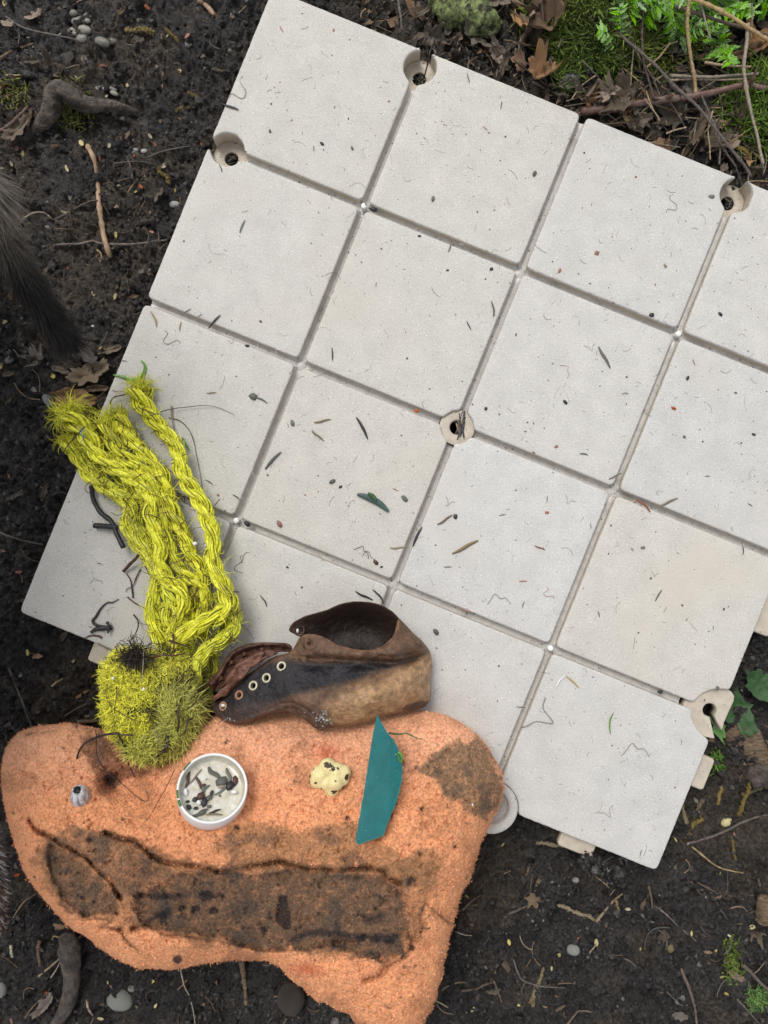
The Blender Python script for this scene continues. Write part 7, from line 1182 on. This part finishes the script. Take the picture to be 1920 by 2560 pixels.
for (f, x, y, L, a, k_, wd, ds) in [(cA, 905, 195, 190, -3, 0, 1, 'fat brown catkin at the top of the soil'), (cA, 1110, 225, 120, -45, 1, .9, 'olive catkin between the brown one and the tile'), (cA, 1065, 1140, 140, -48, 0, 1.1, 'yellow-green catkin just left of the tile notch'), (cA, 1275, 618, 130, -25, 1, 1, 'mustard yellow catkin near the tile edge'), (cA, 1205, 703, 140, 12, 2, .9, 'reddish brown catkin below the mustard one'),
                                   (cA, 1425, 455, 110, -8, 3, .8, 'small olive catkin beside the upper tile edge'), (cA, 297, 560, 100, 80, 3, 1.1, 'mossy green catkin beside the arched root'), (cD, 1500, 200, 230, 70, 1, .75, 'long yellow-brown catkin at the right of the tile corner'), (cD, 1115, 300, 130, -75, 0, 1.1, 'short olive catkin right beside the tile corner'), (cD, 1175, 385, 180, 50, 3, 1.1, 'plump yellow-olive catkin right of the tile corner'),
                                   (cD, 1345, 180, 120, 75, 0, .9, 'dull brown catkin beneath the right hand clip'), (cD, 430, 950, 300, -22, 1, .62, 'long curved brown catkin on the soil below the tile'), (cD, 1435, 540, 190, -85, 3, .7, 'thin yellow catkin at the right'), (cD, 1600, 740, 220, -60, 2, .8, 'golden catkin at the right edge'), (cD, 1560, 150, 150, 20, 4, .9, 'curled yellow catkin at the right edge'), (cD, 270, 495, 300, -3, 0, .65, 'dark brown catkin tucked under the lower tile edge'),
                                   (cD, 170, 1420, 260, 72, 2, .6, 'dark catkin at the bottom centre'), (cC, 325, 612, 90, -8, 0, 1, 'yellow catkin between the tile edge and the pale wood chip'), (cC, 430, 632, 80, -10, 1, 1, 'second yellow catkin right of the first by the pale wood chip'), (cC, 1490, 985, 130, -30, 4, .9, 'curled yellow catkin above the upper right hole of the tile'), (cC, 710, 665, 90, -8, 3, .9, 'olive catkin just above the reddish branch'),
                                   (cC, 1040, 785, 110, 18, 3, .6, 'thin olive catkin under the reddish branch'), (crop and (lambda p: crop(1100, 0, 400 / 1659, p)), 680, 690, 190, 30, 1, .7, 'yellow catkin against the upper tile edge'), (lambda p: crop(1100, 0, 400 / 1659, p), 600, 180, 200, 60, 2, .7, 'mustard catkin beside the lichen bark'), (c4, 290, 1495, 60, 0, 4, .8, 'tiny curled yellow catkin left of the tile')]:
    x_, y_ = f([(x, y)])[0]; sc0 = .3858 if f in (cA, cD, cC, c4) else .241; o = put('catkin', CK[k_], label=ds, cat='catkin'); L_ = L * sc0 * .000312; o.location = tuple(on_ground(x_, y_, .0025)); o.rotation_euler = (random.uniform(0, 6), 0, math.radians(a)); o.scale = (L_, L_ * wd * 1.15 * min(1, 130 / L + .25), L_ * wd * 1.15 * min(1, 130 / L + .25))

# bud scales and husks sprinkled on the soil: small pale yellow and reddish bits
def husk_mesh(seed, m):
    r = np.random.default_rng(seed); n = 9; th = np.linspace(0, 2 * np.pi, n, endpoint=False); P = np.stack([.5 * np.cos(th), .26 * np.sin(th) * (1 - .3 * np.cos(th))], -1) * (1 + .1 * r.normal(0, 1, (n, 1))); V = np.vstack([[[0, 0, 0]], np.column_stack([P * .55, np.full(n, .05)]), np.column_stack([P, .13 + .08 * r.random(n)])]); Vb = V - [0, 0, .05]; N = len(V)
    T = [(0, 1 + k, 1 + (k + 1) % n) for k in range(n)]; Q = [(1 + k, 1 + n + k, 1 + n + (k + 1) % n, 1 + (k + 1) % n) for k in range(n)]; T2 = [(a + N, c + N, b + N) for a, b, c in T]; Q2 = [(d + N, c + N, b + N, a + N) for a, b, c, d in Q]; Qe = [(1 + n + k, 1 + n + N + k, 1 + n + N + (k + 1) % n, 1 + n + (k + 1) % n) for k in range(n)]
    return mesh_from('bud_scale', np.vstack([V, Vb]), [np.array(T + T2), np.array(Q + Q2 + Qe)], m)
HB = [husk_mesh(s, M_bud) for s in range(3)]; HR = [husk_mesh(s + 5, M_rust2) for s in range(3)]; HP = [husk_mesh(s + 9, M_pl) for s in range(2)]
given = [(cA, p) for p in [(385, 212), (182, 247), (105, 258), (260, 345), (485, 218), (490, 505), (665, 430), (685, 428), (558, 490), (825, 558), (1055, 560), (690, 625), (1085, 235), (1215, 235), (1325, 275), (1235, 290), (938, 240), (955, 50), (905, 135), (1160, 465), (50, 625), (150, 995), (710, 945), (785, 905), (1005, 935), (975, 885), (870, 1010), (1250, 960), (435, 1095), (465, 1135), (770, 1205), (925, 1155), (1065, 1070), (455, 1275), (340, 1345), (418, 1375), (390, 1415), (310, 1475), (1135, 1235), (975, 1385), (880, 1245), (750, 1525), (980, 1505), (1165, 770), (30, 25), (110, 965), (75, 1065), (15, 1090), (35, 20), (915, 1215), (735, 1605), (300, 1575), (530, 930), (650, 1025), (1310, 930)]] + \
        [(c4, p) for p in [(443, 78), (605, 245), (750, 265), (37, 428), (150, 575), (10, 715), (345, 780), (225, 870), (60, 1425), (650, 595)]] + [(cD, p) for p in [(1010, 680), (1140, 490), (1060, 465), (985, 1015), (830, 1170), (1405, 1085), (1215, 235), (1270, 185), (1360, 1350), (1390, 1460), (1160, 1070), (1155, 650), (1350, 690), (1315, 1190), (255, 1300), (45, 1535), (545, 1130), (630, 1210), (305, 1205), (425, 1105), (675, 960), (750, 912), (1160, 750), (1440, 425), (1555, 1030), (1010, 1165)]] + \
        [(c3, p) for p in [(1360, 830), (1600, 495), (1640, 1130), (1405, 1560), (880, 1535)]] + [(cL, p) for p in [(655, 1620), (885, 1545), (990, 1380), (1010, 1540), (700, 1390), (640, 1525), (75, 1640), (110, 690), (360, 1020), (1325, 1535), (300, 1450)]]
given += [(c7, p) for p in [(125, 390), (245, 945), (510, 1195), (60, 1255), (180, 910), (145, 125), (480, 965), (30, 250), (560, 1160)]]
for kx, (f, p) in enumerate(given):
    x, y = f([p])[0]; r_ = rs3.random(); src, tone, gp = (HB, 'pale yellow bud scale', 'pale yellow bud scales on the soil') if r_ < .58 else ((HR, 'reddish brown bud husk', 'reddish brown bud husks on the soil') if r_ < .85 else (HP, 'pale grey bit of husk', 'pale grey husk bits on the soil'))
    o = put('bud_scale', rs3.choice(src), label=tone + ' ' + where(x, y, LMK_G), cat='bud scale', group=gp); s = rs3.uniform(.0024, .0058); o.location = tuple(on_ground(x, y, .001)); o.rotation_euler = (rs3.uniform(-.5, .5), rs3.uniform(-.5, .5), rs3.uniform(0, 6.3)); o.scale = (s, s * rs3.uniform(.7, 1.3), s)

# ------------------------------------------------------------------ moss and green herbs
def moss(name, cx, cy, rx, ry, n, label, colr, zl=.0, hmin=.003, hmax=.008, ang=0, seed=0):
    r = np.random.default_rng(seed); q = r.normal(0, .42, (n, 2)); q = q[np.hypot(*q.T) < 1 + .25 * fbm(q[:, 0] * 3, q[:, 1] * 3, 1.2, 3, 261 + seed)]; n = len(q); ca, sa = math.cos(ang), math.sin(ang); px = cx + rx * (q[:, 0] * ca - q[:, 1] * sa); py = cy + ry * (q[:, 0] * sa + q[:, 1] * ca)
    ok = np.array([free(a, b) and (n < 3000 or a > 1780 or b < 200 + 40 * math.sin(a * .05)) for a, b in zip(px, py)]); px, py = px[ok], py[ok]; n = len(px); P = on_ground(px, py, zl); L = r.uniform(hmin, hmax, (n, 1)); d = r.normal(0, .65, (n, 3)); d[:, 2] = r.uniform(.3, 1.1, n); t = np.linspace(0, 1, 4)[None, :, None]; cu = r.normal(0, .5, (n, 3)); 
    V, Qd = tubes(P[:, None] + L[:, None] * (d[:, None] * t + cu[:, None] * t * t), np.array([.0006, .0009, .0007, .0002])[None] * r.uniform(.6, 1.2, (n, 1)), 3); k_ = colr * r.uniform(.5, 1.5, (n, 1)) * (1 + 1.2 * fbm(px, py, 1 / 30, 3, 262)[:, None])
    return put(name, mesh_from(name, V, [Qd], M_moss, np.repeat(k_.clip(0, 1), 12, 0)), label=label, cat='moss', kind='stuff')
moss('moss', 1560, 30, 280, 200, 17000, 'green moss covering the mound at the top right', np.array([.12, .155, .022]), seed=1, hmin=.002, hmax=.006)
moss('moss', 1475, 120, 130, 190, 8000, 'green moss on the shaded side of the mound', np.array([.085, .135, .018]), seed=5, hmin=.002, hmax=.006)
moss('moss', 1910, 270, 120, 120, 5200, 'bright feathery moss cushion at the right edge', np.array([.15, .25, .03]), seed=2, hmin=.004, hmax=.010)
moss('moss', 190, 270, 60, 70, 420, 'small moss patch under the arched root', np.array([.13, .14, .03]), seed=3, hmin=.002, hmax=.005)
moss('moss', 1892, 2492, 34, 34, 420, 'small bright moss tuft at the lower right', np.array([.11, .20, .05]), seed=4, hmin=.001, hmax=.004); moss('moss', 1830, 2400, 30, 70, 260, 'thin moss trace at the lower right', np.array([.10, .14, .02]), seed=6, hmin=.002, hmax=.004)
moss('moss', 1790, 1900, 26, 40, 120, 'small moss trace under the tile side clip', np.array([.08, .16, .02]), seed=7, hmin=.002, hmax=.004); moss('moss', 30, 230, 60, 50, 300, 'thin moss patch at the left edge', np.array([.13, .13, .03]), seed=8, hmin=.002, hmax=.004)
HL = [leaf_mesh(60 + s, 'herb', M_green, nseg=36, nr=3) for s in range(4)]
rs4 = random.Random(21)
def herb(px, py, nst, h, spread, label, group=None):
    b = on_ground(px, py); root = empty('green_herb', tuple(b), label=label, cat='herb', group=group)
    for s in range(nst):
        a = rs4.uniform(0, 6.28); L = h * rs4.uniform(.7, 1.1); tip = np.array([math.cos(a) * spread * rs4.uniform(.3, 1), math.sin(a) * spread * rs4.uniform(.3, 1), L]); C = smooth_path([(0, 0, 0), tuple(tip * [.3, .3, .5]), tuple(tip)], 14); V, Qd = tube1(C, np.linspace(.0008, .0004, 14), 5); put('stem', mesh_from('stem', V, [Qd], M_blade), root)
        for k_ in range(3, 14):
            for sd_ in (-1, 1):
                c = C[k_]; fr = k_ / 13; d = (C[min(k_ + 1, 13)] - C[k_ - 1]); d /= np.linalg.norm(d); out = math.atan2(d[1], d[0]) + sd_ * rs4.uniform(.9, 1.4); l_ = rs4.uniform(.007, .013) * (1.15 - .6 * fr); o = put('leaf', rs4.choice(HL), root)
                o.location = (c[0] + math.cos(out) * l_ * .5, c[1] + math.sin(out) * l_ * .5, c[2] + rs4.uniform(-.001, .002)); o.rotation_euler = (rs4.uniform(-.35, .35), rs4.uniform(-.3, .45), out); o.scale = (l_, l_ * rs4.uniform(.6, .95), l_)
    return root
for (x, y, ns, h, sp, ds) in [(1600, 60, 4, .030, .030, 'bright green serrated herb left of the middle straw stem'), (1680, 110, 5, .026, .030, 'bright green serrated herb in front, above the flat straw stalks'), (1750, 60, 4, .034, .028, 'bright green serrated herb by the thick mottled straw stem'), (1830, 30, 4, .036, .030, 'bright green serrated herb near the top right corner'), (1905, 40, 4, .034, .026, 'bright green serrated herb at the right edge of the photo'),
                              (1640, 10, 4, .034, .026, 'bright green herb at the top between the brown stems'), (1545, 120, 3, .022, .022, 'low green herb beside the moss mound'), (1560, 40, 3, .026, .020, 'small green herb growing out of the moss mound'), (1780, 130, 3, .022, .024, 'low green herb right above the flat straw stalks'), (1880, -10, 4, .036, .03, 'green herb rising past the top edge at the right'), (1720, -10, 4, .036, .03, 'green herb rising past the top edge in the middle')]:
    herb(x, y, ns, h, sp, ds)

# ------------------------------------------------------------------ dog standing at the left, tail and one ear reaching into the picture
def D_(px, py, z): return np.array(at(px, py, z))
tip = D_(160, 850, .075); tl = [np.array([-.335, .225, .235]), np.array([-.28, .235, .225]), D_(-70, 430, .195), D_(-8, 560, .160), D_(50, 680, .125), D_(108, 770, .098), tip]
bv = [np.array(v, float) for v in [(-.335, .20, .215), (-.335, .10, .225), (-.335, -.02, .225), (-.335, -.09, .225), (-.330, -.145, .265), (-.318, -.185, .285), (-.305, -.235, .270), (-.300, -.262, .262),
      (-.368, .19, .19), (-.372, .17, .12), (-.372, .215, .060), (-.372, .205, -.012), (-.372, .190, -.022), (-.325, .19, .19), (-.322, .17, .12), (-.322, .215, .060), (-.322, .205, -.012), (-.322, .190, -.022),
      (-.368, -.085, .18), (-.370, -.085, .10), (-.370, -.095, .03), (-.370, -.095, -.012), (-.370, -.112, -.022), (-.325, -.085, .18), (-.323, -.085, .10), (-.323, -.095, .03), (-.323, -.095, -.012), (-.323, -.112, -.022)]]
be = [(0, 1), (1, 2), (2, 3), (3, 4), (4, 5), (5, 6), (6, 7), (0, 8), (8, 9), (9, 10), (10, 11), (11, 12), (0, 13), (13, 14), (14, 15), (15, 16), (16, 17), (3, 18), (18, 19), (19, 20), (20, 21), (21, 22), (3, 23), (23, 24), (24, 25), (25, 26), (26, 27)]
rd = [.046, .046, .050, .052, .034, .032, .019, .011, .032, .020, .012, .011, .012, .032, .020, .012, .011, .012, .026, .017, .012, .012, .012, .026, .017, .012, .012, .012]
dogroot = empty('dog', (-.335, .05, -.03), label='small grey-brown dog at the left edge, only its tail and ear in view', cat='dog'); dl = np.array(dogroot.location)
me = bpy.data.meshes.new('body'); me.from_pydata([tuple(v - dl) for v in bv], be, []); body = bpy.data.objects.new('body', me); COL.objects.link(body); body.parent = dogroot
sk = body.modifiers.new('skin', 'SKIN'); sk.use_smooth_shade = True
for i, r_ in enumerate(rd): me.skin_vertices[0].data[i].radius = (r_, r_)
me.skin_vertices[0].data[0].use_root = True
body.modifiers.new('sub', 'SUBSURF').levels = 2; body.modifiers['sub'].render_levels = 2
bpy.context.view_layer.update(); dg = bpy.context.evaluated_depsgraph_get(); me2 = bpy.data.meshes.new_from_object(body.evaluated_get(dg)); body.modifiers.clear(); body.data = me2; me2.name = 'body'
vc = np.empty(len(me2.vertices) * 3); me2.vertices.foreach_get('co', vc); vc = vc.reshape(-1, 3); wv_ = vc + dl
furG = np.array([.115, .098, .082]); furD = np.array([.012, .011, .012]); furW = np.array([.62, .63, .66]); furB = np.array([.115, .055, .035])
def dogcol(W): 
    n1 = fbm(W[:, 0] * 1 + W[:, 2], W[:, 1], 9, 3, 271); c = np.broadcast_to(furG, W.shape) * (1 + .9 * n1)[:, None]; f = sstep(.05, .12, n1 + .04) * (W[:, 2] < .2); c = c * (1 - f[:, None]) + furW * f[:, None]; h = sstep(-.13, -.16, W[:, 1]); return c * (1 - h[:, None]) + furB * h[:, None]
a = me2.color_attributes.new("Col", 'FLOAT_COLOR', 'POINT'); cbuf = np.ones((len(vc), 4), np.float32); cbuf[:, :3] = dogcol(wv_); a.data.foreach_set('color', cbuf.ravel()); me2.materials.clear(); me2.materials.append(M_dskin)
# body coat
rs = np.random.default_rng(31); nrm_ = np.empty(len(vc) * 3); me2.vertices.foreach_get('normal', nrm_); nrm_ = nrm_.reshape(-1, 3)
pk = rs.integers(0, len(vc), 9000); b0 = vc[pk] + rs.normal(0, .003, (9000, 3)); back = np.array([0, .8, -.5]); dd = nrm_[pk] * .45 + back + rs.normal(0, .25, (9000, 3)); L = rs.uniform(.010, .022, (9000, 1)); t = np.linspace(0, 1, 4)[None, :, None]
V, Qd = tubes(b0[:, None] + L[:, None] * (dd[:, None] * t + np.array([0, 0, -.3]) * t * t), np.array([.0007, .0006, .0004, .0001])[None], 3); put('coat', mesh_from('coat', V, [Qd], M_fur, np.repeat(dogcol(b0 + dl) * rs.uniform(.6, 1.4, (9000, 1)), 12, 0)), dogroot, kind='stuff')
# tail
C = smooth_path([tuple(v - dl) for v in tl], 60); tt = np.linspace(0, 1, 60); V, Qd = tube1(C, .006 * (1 - .5 * tt) + .001, 10)
def tailcol(t_, side, r): c = furG * (4.2 - 2.6 * sstep(.2, .7, t_))[:, None]; f = sstep(.60, .82, t_)[:, None]; c = c * (1 - f) + furD * f; w = (sstep(.42, .30, t_) * sstep(.15, .5, -side))[:, None]; return c * (1 - w) + furW * w
put('tail', mesh_from('tail', V, [Qd], M_dskin, np.tile(furG * .7, (len(V), 1))), dogroot); tailo = [o for o in dogroot.children if o.name.startswith('tail')][0]
nH = 12000; ti = rs.beta(1.2, 1.0, nH); idx = (ti * 59).astype(int); Tn = np.gradient(C, axis=0); Tn /= np.linalg.norm(Tn, axis=1)[:, None]; A_ = np.cross(Tn, [0, 0, 1.]); A_ /= np.linalg.norm(A_, axis=1)[:, None]; B_ = np.cross(A_, Tn); ph = rs.uniform(0, 6.28, nH); side = np.cos(ph)
o_ = A_[idx] * np.cos(ph)[:, None] + B_[idx] * np.sin(ph)[:, None]; rad = (.006 * (1 - .5 * tt) + .001)[idx][:, None]; b0 = C[idx] + o_ * rad * .9; L = rs.uniform(.005, .012, (nH, 1)) * (.75 + .6 * ti[:, None]); dd = Tn[idx] * .85 + o_ * .42 + rs.normal(0, .13, (nH, 3)); t6 = np.linspace(0, 1, 6)[None, :, None]
V, Qd = tubes(b0[:, None] + L[:, None] * (dd[:, None] * t6 + (Tn[idx] * .3 + np.array([0, 0, -.25]) + rs.normal(0, .14, (nH, 3)))[:, None] * t6 ** 2), np.array([.00036, .00036, .0003, .00025, .00017, .00005])[None], 3); put('tail_fur', mesh_from('tail_fur', V, [Qd], M_fur, np.repeat(tailcol(ti, side, 0) * rs.uniform(.7, 1.35, (nH, 1)), 18, 0)), tailo, kind='stuff')
# ear (hanging, brown with white-tipped hair)
eb = [D_(-170, 2010, .262), D_(-95, 2070, .258), D_(-38, 2150, .240), D_(-20, 2240, .222), D_(-4, 2320, .202)]
C = smooth_path([tuple(v - dl) for v in eb], 30); V, Qd = tube1(C, np.interp(np.linspace(0, 1, 30), [0, .3, .7, 1], [.006, .0065, .0045, .001]), 12); ear = put('ear', mesh_from('ear', V, [Qd], M_dskin, np.tile(furB * .8, (len(V), 1))), dogroot)
nH = 3000; ti = rs.uniform(0, 1, nH); idx = (ti * 29).astype(int); Tn = np.gradient(C, axis=0); Tn /= np.linalg.norm(Tn, axis=1)[:, None]; A_ = np.cross(Tn, [0, 0, 1.]); A_ /= np.linalg.norm(A_, axis=1)[:, None]; B_ = np.cross(A_, Tn); ph = rs.uniform(0, 6.28, nH); o_ = A_[idx] * np.cos(ph)[:, None] + B_[idx] * np.sin(ph)[:, None]
rad = np.interp(ti, [0, .3, .7, 1], [.006, .0065, .0045, .001])[:, None]; b0 = C[idx] + o_ * rad * .9; L = rs.uniform(.003, .008, (nH, 1)); dd = Tn[idx] + o_ * .28 + rs.normal(0, .12, (nH, 3)); ce = np.where(((ti < .55) & (side[:nH] > -.2))[:, None], np.array([.16, .15, .15]), furB) ; ce = np.where((rs.random((nH, 1)) < .22), np.array([.45, .43, .42]), ce * .8)
V, Qd = tubes(b0[:, None] + L[:, None] * (dd[:, None] * t6 + np.array([0, 0, -.2]) * t6 ** 2), np.array([.00035, .00035, .0003, .00025, .00016, .00005])[None], 3); put('ear_fur', mesh_from('ear_fur', V, [Qd], M_fur, np.repeat(ce * rs.uniform(.5, 1.4, (nH, 1)), 18, 0)), ear, kind='stuff')
C = smooth_path([(-.345 - dl[0], -.165 - dl[1], .300 - dl[2]), (-.362 - dl[0], -.180 - dl[1], .290 - dl[2]), (-.370 - dl[0], -.205 - dl[1], .262 - dl[2])], 14); V, Qd = tube1(C, np.interp(np.linspace(0, 1, 14), [0, .3, .7, 1], [.006, .0065, .0045, .001]), 12); put('ear', mesh_from('ear', V, [Qd], M_dskin, np.tile(furB * .8, (len(V), 1))), dogroot)
for sx in (-1, 1):
    V, Qd = lathe([(.0001, .0042), (.003, .003), (.0042, 0), (.003, -.003), (.0001, -.0042)], 14); o = put('eye', mesh_from('eye', V, [Qd], M_nose), dogroot); o.location = (-.312 + sx * .020 - dl[0], -.212 - dl[1], .290 - dl[2])
V, Qd = lathe([(.0001, .006), (.005, .004), (.0065, 0), (.004, -.005), (.0001, -.006)], 16); o = put('nose', mesh_from('nose', V, [Qd], M_nose), dogroot); o.location = (-.299 - dl[0], -.274 - dl[1], .266 - dl[2])
